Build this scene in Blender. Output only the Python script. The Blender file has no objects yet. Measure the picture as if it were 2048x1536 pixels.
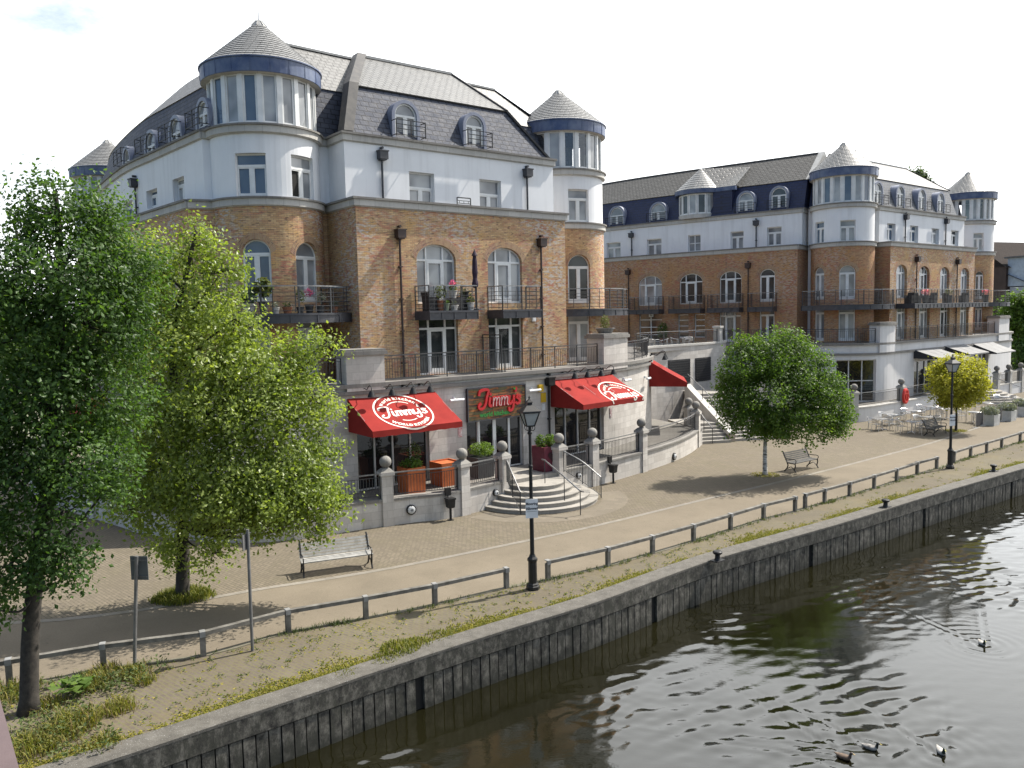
import bpy, math, random
import numpy as np
from mathutils import Vector, Matrix
R = math.radians
S = bpy.context.scene
COL = S.collection
rnd = random.Random(11)

# ------------------------------------------------------------------ camera
CAM_H = 8.0; FPX = 1600.0
PITCH = math.atan(136 / 1600); ROLL = math.atan(.022)
_F = np.array([0, math.cos(PITCH), -math.sin(PITCH)])
_U0 = np.array([0, math.sin(PITCH), math.cos(PITCH)]); _R0 = np.array([1., 0, 0])
_U = math.cos(ROLL) * _U0 + math.sin(ROLL) * _R0
_R = math.cos(ROLL) * _R0 - math.sin(ROLL) * _U0
CAMP = np.array([0, 0, CAM_H])
cam = bpy.data.cameras.new("camera"); camo = bpy.data.objects.new("camera", cam); COL.objects.link(camo)
cam.sensor_width = 36; cam.lens = FPX / 2048 * 36; cam.clip_start = .05; cam.clip_end = 3000
mw = Matrix.Identity(4)
for i in range(3):
    mw[i][0] = _R[i]; mw[i][1] = _U[i]; mw[i][2] = -_F[i]; mw[i][3] = CAMP[i]
camo.matrix_world = mw
S.camera = camo

def ray(px, py):
    return _F + _R * (px - 1024) / FPX + _U * (768 - py) / FPX
def gz(px, py, z=0.):
    "survey: where a sight line meets the level z"
    r = ray(px, py); t = (z - CAM_H) / r[2]
    return CAMP + r * t
def g2(px, py, z=0.):
    p = gz(px, py, z); return (p[0], p[1])
def at(px, py, Y):
    r = ray(px, py); return CAMP + r * (Y / r[1])

# ------------------------------------------------------------------ wall lines in plan
class Surf:
    "a wall line in plan; u runs left to right seen from outside, d is metres proud of the wall"
    def __init__(s, pts):
        s.p = np.array([(p[0], p[1]) for p in pts], float)
        dl = np.diff(s.p, axis=0); L = np.hypot(dl[:, 0], dl[:, 1])
        s.u = np.concatenate([[0], np.cumsum(L)]); s.L = s.u[-1]
        sn = np.stack([dl[:, 1], -dl[:, 0]], 1) / L[:, None]
        n = np.zeros_like(s.p); n[0] = sn[0]; n[-1] = sn[-1]
        for i in range(1, len(n) - 1):
            m = sn[i - 1] + sn[i]; m /= np.hypot(*m); n[i] = m / max(.3, m @ sn[i])
        s.n = n
    def _i(s, u):
        i = int(np.searchsorted(s.u, u, side='right')) - 1
        return min(max(i, 0), len(s.u) - 2)
    def pt(s, u, z, d=0.):
        i = s._i(u); t = (u - s.u[i]) / (s.u[i + 1] - s.u[i])
        p = s.p[i] * (1 - t) + s.p[i + 1] * t
        n = s.n[i] * (1 - t) + s.n[i + 1] * t if 0 <= t <= 1 else (s.n[i] if t < 0 else s.n[i + 1])
        q = p + n * d
        return (q[0], q[1], z)
    def nrm(s, u):
        i = s._i(u); t = min(1, max(0, (u - s.u[i]) / (s.u[i + 1] - s.u[i])))
        n = s.n[i] * (1 - t) + s.n[i + 1] * t
        return n / np.hypot(*n)
    def brk(s, a, b):
        return [a] + [x for x in s.u if a + 1e-4 < x < b - 1e-4] + [b]
    def hit(s, px, py, d=0.):
        r = ray(px, py); P = s.p + s.n * d
        best = None; n = len(P) - 1
        for i in range(n):
            a, b = P[i], P[i + 1]; e = b - a
            M = np.array([[r[0], -e[0]], [r[1], -e[1]]])
            if abs(np.linalg.det(M)) < 1e-9: continue
            t, k = np.linalg.solve(M, a - CAMP[:2])
            cl = np.hypot(*(s.p[0] - s.p[-1])) < 1e-3; lo = -9 if i == 0 and not cl else 0; hi = 10 if i == n - 1 and not cl else 1
            if t > 0 and lo - 1e-6 <= k <= hi + 1e-6:
                pen = max(0, -k, k - 1) * 1e3
                if best is None or t + pen < best[0]:
                    best = (t + pen, s.u[i] + k * (s.u[i + 1] - s.u[i]), CAM_H + r[2] * t)
        if best is None: raise ValueError(('no hit', px, py, d, s.L, tuple(s.p[0])))
        return best[1], best[2]
    def hu(s, px, py=600, d=0.): return s.hit(px, py, d)[0]
    def hz(s, px, py, d=0.): return s.hit(px, py, d)[1]
    def box(s, x0, x1, y0, y1, d=0.):
        "u0,u1,z0,z1 of a feature whose left/right/top/bottom edges were sighted"
        xm, ym = (x0 + x1) / 2, (y0 + y1) / 2
        return s.hu(x0, ym, d), s.hu(x1, ym, d), s.hz(xm, y1, d), s.hz(xm, y0, d)

def smooth(pts, n=8):
    P = [np.array(p[:2], float) for p in pts]; out = []
    P = [2 * P[0] - P[1]] + P + [2 * P[-1] - P[-2]]
    for i in range(1, len(P) - 2):
        for k in range(n):
            t = k / n; a, b, c, d = P[i - 1:i + 3]
            out.append(.5 * ((2 * b) + (c - a) * t + (2 * a - 5 * b + 4 * c - d) * t * t + (3 * b - a - 3 * c + d) * t ** 3))
    out.append(P[-2]); return out
def smooth3(pts, n=6):
    P = [np.array(p, float) for p in pts]; out = []
    P = [2 * P[0] - P[1]] + P + [2 * P[-1] - P[-2]]
    for i in range(1, len(P) - 2):
        for k in range(n):
            t = k / n; a, b, c, d = P[i - 1:i + 3]
            out.append(.5 * ((2 * b) + (c - a) * t + (2 * a - 5 * b + 4 * c - d) * t * t + (3 * b - a - 3 * c + d) * t ** 3))
    out.append(P[-2]); return out
def arcsurf(c, r, a0, a1, n=48):
    "round wall, from azimuth a0 to a1 (degrees, counter-clockwise from +X) left to right seen from outside"
    return Surf([(c[0] + r * math.cos(R(a0 + (a1 - a0) * i / n)), c[1] + r * math.sin(R(a0 + (a1 - a0) * i / n))) for i in range(n + 1)])

# ------------------------------------------------------------------ mesh collector
OFF = {}
class MB:
    def __init__(s): s.v = []; s.f = []; s.uv = []; s.m = []
    def face(s, pts, uv=None, m=0):
        b = len(s.v); s.v.extend([tuple(p) for p in pts]); s.f.append(tuple(range(b, b + len(pts))))
        s.uv.append(uv if uv else [(p[0] + p[1], p[2]) for p in pts]); s.m.append(m)
    def hexa(s, p, m=0, uvs=None):
        "p: 8 corners, 0-3 one face, 4-7 the opposite"
        for q in ((0, 3, 2, 1), (4, 5, 6, 7), (0, 1, 5, 4), (1, 2, 6, 5), (2, 3, 7, 6), (3, 0, 4, 7)):
            s.face([p[i] for i in q], None, m)
    def box(s, c, sz, rz=0, m=0, rx=0, ry=0):
        M = Matrix.Rotation(rz, 3, 'Z') @ Matrix.Rotation(ry, 3, 'Y') @ Matrix.Rotation(rx, 3, 'X')
        x, y, z = sz[0] / 2, sz[1] / 2, sz[2] / 2
        P = [Vector(c) + M @ Vector(q) for q in ((-x, -y, -z), (x, -y, -z), (x, y, -z), (-x, y, -z), (-x, -y, z), (x, -y, z), (x, y, z), (-x, y, z))]
        s.hexa(P, m)
    def bar(s, a, b, w, h=None, m=0, up=(0, 0, 1)):
        "straight square bar from a to b"
        h = h or w; a = Vector(a); b = Vector(b); t = (b - a).normalized(); up = Vector(up)
        if abs(t.dot(up)) > .95: up = Vector((1, 0, 0))
        x = t.cross(up).normalized() * (w / 2); y = x.cross(t).normalized() * (h / 2)
        s.hexa([a - x - y, a + x - y, a + x + y, a - x + y, b - x - y, b + x - y, b + x + y, b - x + y], m)
    def tube(s, pts, r, n=8, m=0, cap=True):
        P = [Vector(p) for p in pts]; rr = r if hasattr(r, '__len__') else [r] * len(P)
        rings = []; x = None
        for i, p in enumerate(P):
            t = (P[min(i + 1, len(P) - 1)] - P[max(i - 1, 0)]).normalized()
            if x is None:
                x = t.cross(Vector((0, 0, 1)) if abs(t.z) < .9 else Vector((1, 0, 0))).normalized()
            x = (x - t * x.dot(t)).normalized(); y = t.cross(x)
            rings.append([p + (x * math.cos(2 * math.pi * k / n) + y * math.sin(2 * math.pi * k / n)) * rr[i] for k in range(n)])
        for i in range(len(P) - 1):
            for k in range(n):
                s.face([rings[i][k], rings[i][(k + 1) % n], rings[i + 1][(k + 1) % n], rings[i + 1][k]], [(k / n, i), ((k + 1) / n, i), ((k + 1) / n, i + 1), (k / n, i + 1)], m)
        if cap: s.face(rings[0][::-1], None, m); s.face(rings[-1], None, m)
    def lathe(s, c, prof, n=24, m=0, a0=0, a1=360, sx=1, sy=1, rz=0):
        "prof [(r,z)] turned about a vertical axis at c"
        full = abs(a1 - a0 - 360) < 1e-6
        cl = [0]
        for i in range(1, len(prof)): cl.append(cl[-1] + math.hypot(prof[i][0] - prof[i - 1][0], prof[i][1] - prof[i - 1][1]))
        rm = max(p[0] for p in prof)
        def P(i, k):
            a = R(a0 + (a1 - a0) * k / n); x, y = prof[i][0] * math.cos(a) * sx, prof[i][0] * math.sin(a) * sy
            return (c[0] + x * math.cos(rz) - y * math.sin(rz), c[1] + x * math.sin(rz) + y * math.cos(rz), c[2] + prof[i][1])
        for i in range(len(prof) - 1):
            for k in range(n):
                ua, ub = R(a1 - a0) * k / n * rm, R(a1 - a0) * (k + 1) / n * rm
                if prof[i][0] < 1e-6: s.face([P(i, k), P(i + 1, k + 1), P(i + 1, k)], [(ua, cl[i]), (ub, cl[i + 1]), (ua, cl[i + 1])], m)
                elif prof[i + 1][0] < 1e-6: s.face([P(i, k), P(i, k + 1), P(i + 1, k)], [(ua, cl[i]), (ub, cl[i]), (ua, cl[i + 1])], m)
                else: s.face([P(i, k), P(i, k + 1), P(i + 1, k + 1), P(i + 1, k)], [(ua, cl[i]), (ub, cl[i]), (ub, cl[i + 1]), (ua, cl[i + 1])], m)
    def ball(s, c, r, n=16, m=0, sq=1):
        k = n // 2
        s.lathe(c, [(r * math.sin(math.pi * i / k), -r * sq * math.cos(math.pi * i / k)) for i in range(k + 1)], n, m)
    # --- things that follow a wall line
    def sbox(s, sf, u0, u1, z0, z1, d0, d1, m=0, zt=None):
        us = sf.brk(u0, u1)
        for i in range(len(us) - 1):
            a, b = us[i], us[i + 1]
            s.face([sf.pt(a, z0, d1), sf.pt(b, z0, d1), sf.pt(b, z1, d1), sf.pt(a, z1, d1)], [(a, z0), (b, z0), (b, z1), (a, z1)], m)
            s.face([sf.pt(b, z0, d0), sf.pt(a, z0, d0), sf.pt(a, z1, d0), sf.pt(b, z1, d0)], [(b, z0), (a, z0), (a, z1), (b, z1)], m)
            s.face([sf.pt(a, z1, d1), sf.pt(b, z1, d1), sf.pt(b, z1, d0), sf.pt(a, z1, d0)], [(a, d1), (b, d1), (b, d0), (a, d0)], m)
            s.face([sf.pt(a, z0, d0), sf.pt(b, z0, d0), sf.pt(b, z0, d1), sf.pt(a, z0, d1)], [(a, d0), (b, d0), (b, d1), (a, d1)], m)
        s.face([sf.pt(u0, z0, d0), sf.pt(u0, z0, d1), sf.pt(u0, z1, d1), sf.pt(u0, z1, d0)], [(d0, z0), (d1, z0), (d1, z1), (d0, z1)], m)
        s.face([sf.pt(u1, z0, d1), sf.pt(u1, z0, d0), sf.pt(u1, z1, d0), sf.pt(u1, z1, d1)], [(d1, z0), (d0, z0), (d0, z1), (d1, z1)], m)
    def sloft(s, sf, prof, u0, u1, m=0, caps=False):
        "sweep an open profile [(d,z)] along the wall line"
        us = sf.brk(u0, u1); cl = [0]
        for i in range(1, len(prof)): cl.append(cl[-1] + math.hypot(prof[i][0] - prof[i - 1][0], prof[i][1] - prof[i - 1][1]))
        for i in range(len(us) - 1):
            a, b = us[i], us[i + 1]
            for j in range(len(prof) - 1):
                (d0, z0), (d1, z1) = prof[j], prof[j + 1]
                s.face([sf.pt(a, z0, d0), sf.pt(b, z0, d0), sf.pt(b, z1, d1), sf.pt(a, z1, d1)], [(a, cl[j]), (b, cl[j]), (b, cl[j + 1]), (a, cl[j + 1])], m)
        if caps:
            s.face([sf.pt(u0, z, d) for d, z in prof][::-1], [(d, z) for d, z in prof][::-1], m)
            s.face([sf.pt(u1, z, d) for d, z in prof], [(d, z) for d, z in prof], m)
    def sring(s, sf, inn, out, d0, d1, m=0, closed=False):
        "solid band between two outlines given in (u,z)"
        n = len(inn)
        for i in range(n if closed else n - 1):
            j = (i + 1) % n
            A, B, C, D = inn[i], inn[j], out[j], out[i]
            s.face([sf.pt(*q, d1) for q in (A, B, C, D)], [A, B, C, D], m)
            s.face([sf.pt(*q, d0) for q in (D, C, B, A)], [D, C, B, A], m)
            for P, Q in ((D, C), (B, A)):
                s.face([sf.pt(*P, d1), sf.pt(*Q, d1), sf.pt(*Q, d0), sf.pt(*P, d0)], [(0, 0), (.1, 0), (.1, d1 - d0), (0, d1 - d0)], m)
        if not closed:
            for q in (0, -1):
                s.face([sf.pt(*inn[q], d1), sf.pt(*out[q], d1), sf.pt(*out[q], d0), sf.pt(*inn[q], d0)], None, m)
    def spoly(s, sf, poly, d, m=0):
        s.face([sf.pt(*q, d) for q in poly], list(poly), m)
    def wall(s, sf, u0, u1, z0, z1, ops=(), rev=.18, d=0., m=0, mr=None):
        "wall sheet with real openings (u0,u1,z0,z1,rise) and their reveals"
        mr = m if mr is None else mr
        us = set(sf.brk(u0, u1)); zs = {z0, z1}
        for a, b, c, e, r in ops: us |= {x for x in (a, b) if u0 < x < u1}; zs |= {x for x in (c, e) if z0 < x < z1}
        us = sorted(us); zs = sorted(zs)
        for i in range(len(us) - 1):
            for j in range(len(zs) - 1):
                um, zm = (us[i] + us[i + 1]) / 2, (zs[j] + zs[j + 1]) / 2
                if us[i + 1] - us[i] < 1e-5 or any(a < um < b and c < zm < e for a, b, c, e, r in ops): continue
                a, b, c, e = us[i], us[i + 1], zs[j], zs[j + 1]
                s.face([sf.pt(a, c, d), sf.pt(b, c, d), sf.pt(b, e, d), sf.pt(a, e, d)], [(a, c), (b, c), (b, e), (a, e)], m)
        for a, b, c, e, r in ops:
            ol = outline(a, b, c, e, r)
            for i in range(len(ol)):
                p, q = ol[i], ol[(i + 1) % len(ol)]
                s.face([sf.pt(*p, d), sf.pt(*q, d), sf.pt(*q, d - rev), sf.pt(*p, d - rev)], [(p[0], p[1]), (q[0], q[1]), (q[0] + rev, q[1]), (p[0] + rev, p[1])], mr)
            if r > 0:
                arc = [p for p in ol if p[1] >= e - r - 1e-6]
                for i in range(len(arc) - 1):
                    p, q = arc[i], arc[i + 1]
                    if abs(p[0] - q[0]) < 1e-6: continue
                    s.face([sf.pt(*p, d), sf.pt(*q, d), sf.pt(q[0], e, d), sf.pt(p[0], e, d)], [p, q, (q[0], e), (p[0], e)], m)
    def build(s, name, mats, parent=None, smooth=False, label=None, autosm=None):
        me = bpy.data.meshes.new(name)
        off = OFF.get(parent, (0, 0, 0)) if parent else (0, 0, 0)
        V = np.array(s.v, dtype=np.float32).reshape(-1, 3) - np.array(off, dtype=np.float32)
        me.from_pydata(V.tolist(), [], s.f)
        uvl = me.uv_layers.new(name='UVMap')
        flat = np.array([c for u in s.uv for p in u for c in (p[0], p[1])], dtype=np.float32)
        uvl.data.foreach_set('uv', flat)
        for mm in (mats if isinstance(mats, (list, tuple)) else [mats]): me.materials.append(mm)
        me.polygons.foreach_set('material_index', np.array(s.m, dtype=np.int32))
        if smooth:
            import bmesh
            bm = bmesh.new(); bm.from_mesh(me); bmesh.ops.remove_doubles(bm, verts=bm.verts, dist=1e-4); 
            for f in bm.faces: f.smooth = True
            bm.to_mesh(me); bm.free()
            if autosm: 
                try: me.set_sharp_from_angle(angle=R(autosm))
                except Exception: pass
        me.update()
        o = bpy.data.objects.new(name, me); COL.objects.link(o)
        if parent: o.parent = parent; OFF[o] = off
        if label: o['label'] = label
        return o
def outline(a, b, c, e, r, n=14, ins=0.):
    a += ins; b -= ins; c += ins; e -= ins
    if r <= 0: return [(a, c), (b, c), (b, e), (a, e)]
    m, h, zs = (a + b) / 2, (b - a) / 2, e - r + ins * .0
    rr = e - zs
    return [(a, c), (b, c)] + [(m + h * math.cos(math.pi * i / n), zs + rr * math.sin(math.pi * i / n)) for i in range(n + 1)]

def thing(name, label, cat, loc=(0, 0, 0), group=None):
    o = bpy.data.objects.new(name, None); COL.objects.link(o); o.empty_display_size = .3
    o.location = loc; o['label'] = label; o['category'] = cat
    if group: o['group'] = group
    OFF[o] = tuple(loc); return o
def tag(o, label, cat, group=None):
    o['label'] = label; o['category'] = cat
    if group: o['group'] = group
    return o
def struct(o, label=None):
    o['kind'] = 'structure'
    return o
def kids(o): return [c for c in bpy.data.objects if c.parent == o]
_KID = {}
def copy_tree(o, parent=None):
    c = o.copy(); COL.objects.link(c)
    if parent: c.parent = parent
    if o not in _KID: _KID[o] = kids(o)
    for ch in _KID[o]: copy_tree(ch, c)
    return c
def dup(o, loc, rz=0, label=None):
    c = copy_tree(o); c.location = loc; c.rotation_euler = (0, 0, rz)
    if label: c['label'] = label
    return c
def origin_to(o, loc):
    "put a single-mesh thing's origin at its base"
    o.data.transform(Matrix.Translation(-Vector(loc))); o.location = loc
    return o

# ------------------------------------------------------------------ materials
def newmat(name):
    m = bpy.data.materials.new(name); m.use_nodes = True
    nt = m.node_tree; bs = nt.nodes['Principled BSDF']
    return m, nt, bs
def N(nt, t, **k):
    n = nt.nodes.new(t)
    for a, b in k.items():
        if a == 'ins':
            for x, y in b.items(): n.inputs[x].default_value = y
        else: setattr(n, a, b)
    return n
def rgb(c): return (c[0], c[1], c[2], 1)
def ramp(nt, fac, stops):
    r = nt.nodes.new('ShaderNodeValToRGB')
    while len(r.color_ramp.elements) < len(stops): r.color_ramp.elements.new(.5)
    for e, (p, c) in zip(r.color_ramp.elements, stops):
        e.position = p; e.color = rgb(c) if hasattr(c, '__len__') else (c, c, c, 1)
    nt.links.new(fac, r.inputs[0]); return r.outputs[0]
def mix(nt, f, a, b, mode='MIX'):
    n = nt.nodes.new('ShaderNodeMix'); n.data_type = 'RGBA'; n.blend_type = mode
    for sock, v in ((n.inputs[0], f), (n.inputs[6], a), (n.inputs[7], b)):
        if isinstance(v, bpy.types.NodeSocket): nt.links.new(v, sock)
        elif hasattr(v, '__len__'): sock.default_value = rgb(v)
        else: sock.default_value = v
    return n.outputs[2]
def noise(nt, vec, scale, detail=4, rough=.6, dist=0):
    n = N(nt, 'ShaderNodeTexNoise', ins={'Scale': scale, 'Detail': detail, 'Roughness': rough, 'Distortion': dist})
    if vec is not None: nt.links.new(vec, n.inputs['Vector'])
    return n.outputs['Fac']
def vecmul(nt, vec, s):
    n = N(nt, 'ShaderNodeVectorMath', operation='MULTIPLY'); n.inputs[1].default_value = s
    nt.links.new(vec, n.inputs[0]); return n.outputs[0]
def geo(nt): return N(nt, 'ShaderNodeNewGeometry').outputs['Position']
def uvn(nt): return N(nt, 'ShaderNodeUVMap').outputs[0]
def objc(nt): return N(nt, 'ShaderNodeTexCoord').outputs['Object']
def bump(nt, bs, h, strength=.3, dist=.02):
    b = N(nt, 'ShaderNodeBump', ins={'Strength': strength, 'Distance': dist}); nt.links.new(h, b.inputs['Height']); nt.links.new(b.outputs[0], bs.inputs['Normal'])
def simple(name, c, rough=.6, c2=None, scale=3, metal=0, spec=.5, bmp=0, obj=False, lo=.35, hi=.65, det=5):
    m, nt, bs = newmat(name)
    bs.inputs['Roughness'].default_value = rough; bs.inputs['Metallic'].default_value = metal; bs.inputs['Specular IOR Level'].default_value = spec
    if c2 is None: c2 = tuple(x * .8 for x in c)
    v = objc(nt) if obj else geo(nt)
    f = noise(nt, v, scale, det)
    nt.links.new(ramp(nt, f, [(lo, c), (hi, c2)]), bs.inputs['Base Color'])
    if bmp: bump(nt, bs, noise(nt, v, scale * 6, 3), bmp, .01)
    return m

def brickmat(name, c1, c2, cred, mortar, w=.225, h=.075, white=.25):
    m, nt, bs = newmat(name); uv = uvn(nt)
    b = N(nt, 'ShaderNodeTexBrick', ins={'Scale': 1, 'Mortar Size': .006, 'Mortar Smooth': .3, 'Bias': 0, 'Brick Width': w, 'Row Height': h, 'Color1': rgb(c1), 'Color2': rgb(c2), 'Mortar': rgb(mortar)})
    nt.links.new(uv, b.inputs['Vector'])
    # each brick gets its own tint: snap the coordinates to the bricks
    b2 = N(nt, 'ShaderNodeTexBrick', ins={'Scale': 1, 'Mortar Size': 0, 'Bias': 0, 'Brick Width': w, 'Row Height': h, 'Color1': (0, 0, 0, 1), 'Color2': (1, 1, 1, 1), 'Mortar': (.5, .5, .5, 1)}, offset_frequency=2)
    nt.links.new(uv, b2.inputs['Vector'])
    big = noise(nt, uv, .55, 3, .6)
    sm = noise(nt, vecmul(nt, uv, (2.2, 6.5, 1)), 1., 2, .5)
    redm = N(nt, 'ShaderNodeMath', operation='MULTIPLY'); nt.links.new(ramp(nt, sm, [(.46, 0.), (.56, 1.)]), redm.inputs[0]); nt.links.new(ramp(nt, big, [(.40, .2), (.60, 1.)]), redm.inputs[1])
    col = mix(nt, redm.outputs[0], b.outputs['Color'], cred)
    och = noise(nt, vecmul(nt, uv, (.7, .9, 1)), 1.3, 4, .6)
    col = mix(nt, ramp(nt, och, [(.52, 0.), (.64, .7)]), col, (c1[0] * .92, c1[1] * .80, c1[2] * .55))
    drk = noise(nt, vecmul(nt, uv, (4.4, 13.3, 1)), 1., 0, .5)
    col = mix(nt, ramp(nt, drk, [(.62, 0.), (.70, .6)]), col, (.09, .055, .045))
    eff = noise(nt, vecmul(nt, uv, (3.5, 9, 1)), 1.0, 2, .6)
    effm = N(nt, 'ShaderNodeMath', operation='MULTIPLY'); nt.links.new(ramp(nt, eff, [(.48, 0.), (.6, 1.)]), effm.inputs[0]); nt.links.new(ramp(nt, noise(nt, uv, .33, 3), [(.42, 0.), (.62, white * 2)]), effm.inputs[1])
    col = mix(nt, effm.outputs[0], col, (.50, .45, .40))
    col = mix(nt, b.outputs['Fac'], col, mortar)
    nt.links.new(col, bs.inputs['Base Color']); bs.inputs['Roughness'].default_value = .85
    inv = N(nt, 'ShaderNodeMath', operation='SUBTRACT'); inv.inputs[0].default_value = 1; nt.links.new(b.outputs['Fac'], inv.inputs[1])
    bump(nt, bs, inv.outputs[0], .5, .01)
    return m
M_brick = brickmat('yellow_stock_brick', (.59, .41, .215), (.40, .25, .125), (.43, .175, .11), (.22, .16, .115), white=.6)
M_brick2 = brickmat('brown_stock_brick', (.50, .30, .15), (.34, .19, .095), (.41, .165, .095), (.20, .145, .10), white=.3)
M_archbrick = brickmat('arch_brick', (.40, .27, .15), (.31, .18, .10), (.32, .16, .10), (.36, .31, .25), w=.075, h=.3, white=.1)
def rendermat(name, c, stain):
    m, nt, bs = newmat(name); p = geo(nt)
    a = noise(nt, p, .45, 5, .65); st = noise(nt, vecmul(nt, p, (2.5, 2.5, .18)), 1.0, 4, .6)
    col = mix(nt, ramp(nt, a, [(.4, 0.), (.75, .35)]), c, stain)
    col = mix(nt, ramp(nt, st, [(.50, 0.), (.78, .6)]), col, stain)
    nt.links.new(col, bs.inputs['Base Color']); bs.inputs['Roughness'].default_value = .9
    bump(nt, bs, noise(nt, p, 30, 3), .12, .01); return m
M_render = rendermat('white_render', (.76, .77, .78), (.56, .565, .57))
def stonemat(name, c, c2, bw, bh, mort, streak=.6, dark=(.10, .095, .085)):
    m, nt, bs = newmat(name); uv = uvn(nt); p = geo(nt)
    b = N(nt, 'ShaderNodeTexBrick', ins={'Scale': 1, 'Mortar Size': .007, 'Mortar Smooth': .4, 'Bias': 0, 'Brick Width': bw, 'Row Height': bh, 'Color1': rgb(c), 'Color2': rgb(c2), 'Mortar': rgb(mort)})
    nt.links.new(uv, b.inputs['Vector'])
    st = noise(nt, vecmul(nt, p, (3.2, 3.2, .35)), 1.0, 5, .65)
    big = noise(nt, p, .8, 5, .65)
    f = N(nt, 'ShaderNodeMath', operation='MULTIPLY'); nt.links.new(ramp(nt, st, [(.48, 0.), (.72, 1.)]), f.inputs[0]); nt.links.new(ramp(nt, big, [(.42, 0.), (.68, streak)]), f.inputs[1])
    col = mix(nt, f.outputs[0], b.outputs['Color'], dark)
    col = mix(nt, ramp(nt, noise(nt, p, 9, 4), [(.35, .0), (.75, .3)]), col, tuple(x * .7 for x in c2))
    nt.links.new(col, bs.inputs['Base Color']); bs.inputs['Roughness'].default_value = .88
    bump(nt, bs, noise(nt, p, 25, 4), .2, .01); return m
M_ashlar = stonemat('pale_ashlar', (.56, .53, .49), (.44, .41, .375), .62, .31, (.33, .31, .28), .55)
M_stone = stonemat('cornice_stone', (.50, .485, .45), (.42, .405, .375), .7, 5., (.24, .23, .21), .5)
M_cope = stonemat('weathered_coping', (.23, .22, .20), (.17, .16, .15), .8, 5., (.09, .09, .08), .9, (.06, .058, .05))
M_step = stonemat('step_stone', (.30, .28, .25), (.24, .225, .20), .9, 5., (.15, .14, .12), .6)
def slatemat(name, c1, c2, mort, rough, w=.42, h=.24, spec=.5, ms=.024):
    m, nt, bs = newmat(name); uv = uvn(nt)
    b = N(nt, 'ShaderNodeTexBrick', ins={'Scale': 1, 'Mortar Size': ms, 'Mortar Smooth': .3, 'Bias': 0, 'Brick Width': w, 'Row Height': h, 'Color1': rgb(c1), 'Color2': rgb(c2), 'Mortar': rgb(mort)})
    nt.links.new(uv, b.inputs['Vector'])
    v = noise(nt, vecmul(nt, uv, (2.4, 4.2, 1)), 1., 2)
    col = mix(nt, ramp(nt, v, [(.35, 0.), (.7, .5)]), b.outputs['Color'], tuple(x * 1.45 for x in c1))
    nt.links.new(col, bs.inputs['Base Color'])
    nt.links.new(ramp(nt, v, [(.3, rough - .08), (.7, rough + .12)]), bs.inputs['Roughness'])
    bs.inputs['Specular IOR Level'].default_value = spec
    inv = N(nt, 'ShaderNodeMath', operation='SUBTRACT'); inv.inputs[0].default_value = 1; nt.links.new(b.outputs['Fac'], inv.inputs[1])
    ad = N(nt, 'ShaderNodeMath', operation='ADD'); nt.links.new(inv.outputs[0], ad.inputs[0]); nt.links.new(noise(nt, uv, 8, 3), ad.inputs[1])
    bump(nt, bs, ad.outputs[0], .5, .02); return m
M_slate = slatemat('blue_grey_slate', (.066, .073, .094), (.043, .049, .068), (.008, .008, .010), .62, spec=.3)
M_slate_navy = slatemat('navy_slate', (.018, .025, .066), (.012, .018, .048), (.01, .01, .02), .5)
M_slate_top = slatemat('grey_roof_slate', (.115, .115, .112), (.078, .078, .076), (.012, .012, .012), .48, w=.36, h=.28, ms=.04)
M_slate_shade = slatemat('shaded_grey_slate', (.095, .093, .088), (.06, .059, .056), (.012, .012, .012), .7, w=.36, h=.3, spec=.25, ms=.045)  # roof slate darkened in colour for the slopes turned from the sun
M_lead = simple('blue_lead', (.042, .068, .155), .42, (.15, .18, .25), 1.6, lo=.35, hi=.75)
M_leadgrey = simple('grey_lead', (.17, .19, .26), .45, (.25, .27, .33), 2.2)
M_frame = simple('white_window_frame', (.74, .745, .73), .4, (.62, .625, .61), 2.0)
def glassmat(name, c, c2, rough=.04):
    m, nt, bs = newmat(name); p = geo(nt)
    f = noise(nt, p, .7, 2, .5)
    nt.links.new(ramp(nt, f, [(.38, c), (.62, c2)]), bs.inputs['Base Color'])
    bs.inputs['Roughness'].default_value = rough; bs.inputs['IOR'].default_value = 1.6
    b = N(nt, 'ShaderNodeBump', ins={'Strength': .05, 'Distance': .05}); nt.links.new(noise(nt, p, 1.1, 2), b.inputs['Height']); nt.links.new(b.outputs[0], bs.inputs['Normal'])
    return m
M_glass = [glassmat('dark_glass', (.012, .014, .018), (.05, .055, .06)), glassmat('curtain_sky_glass', (.17, .18, .19), (.38, .39, .39)), glassmat('sky_blue_glass', (.035, .07, .13), (.09, .13, .18))]  # the blue glass has reflected sky put into its base colour
M_shop = glassmat('shop_glass', (.008, .008, .009), (.02, .02, .022), .03)
M_iron = simple('dark_grey_steel', (.035, .037, .045), .45, (.06, .06, .068), 4)
M_rail = simple('worn_black_railing', (.028, .029, .032), .5, (.06, .06, .06), 6)
M_railtop = simple('worn_handrail_steel', (.30, .30, .30), .35, (.16, .16, .16), 5, metal=.5)
M_black = simple('black_gloss_paint', (.010, .010, .011), .45, (.018, .018, .018), 5, spec=.35)
M_pipe = simple('brown_downpipe', (.055, .028, .02), .5, (.03, .02, .018), 3)
M_pipe2 = simple('dark_grey_downpipe', (.04, .042, .05), .45)
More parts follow.
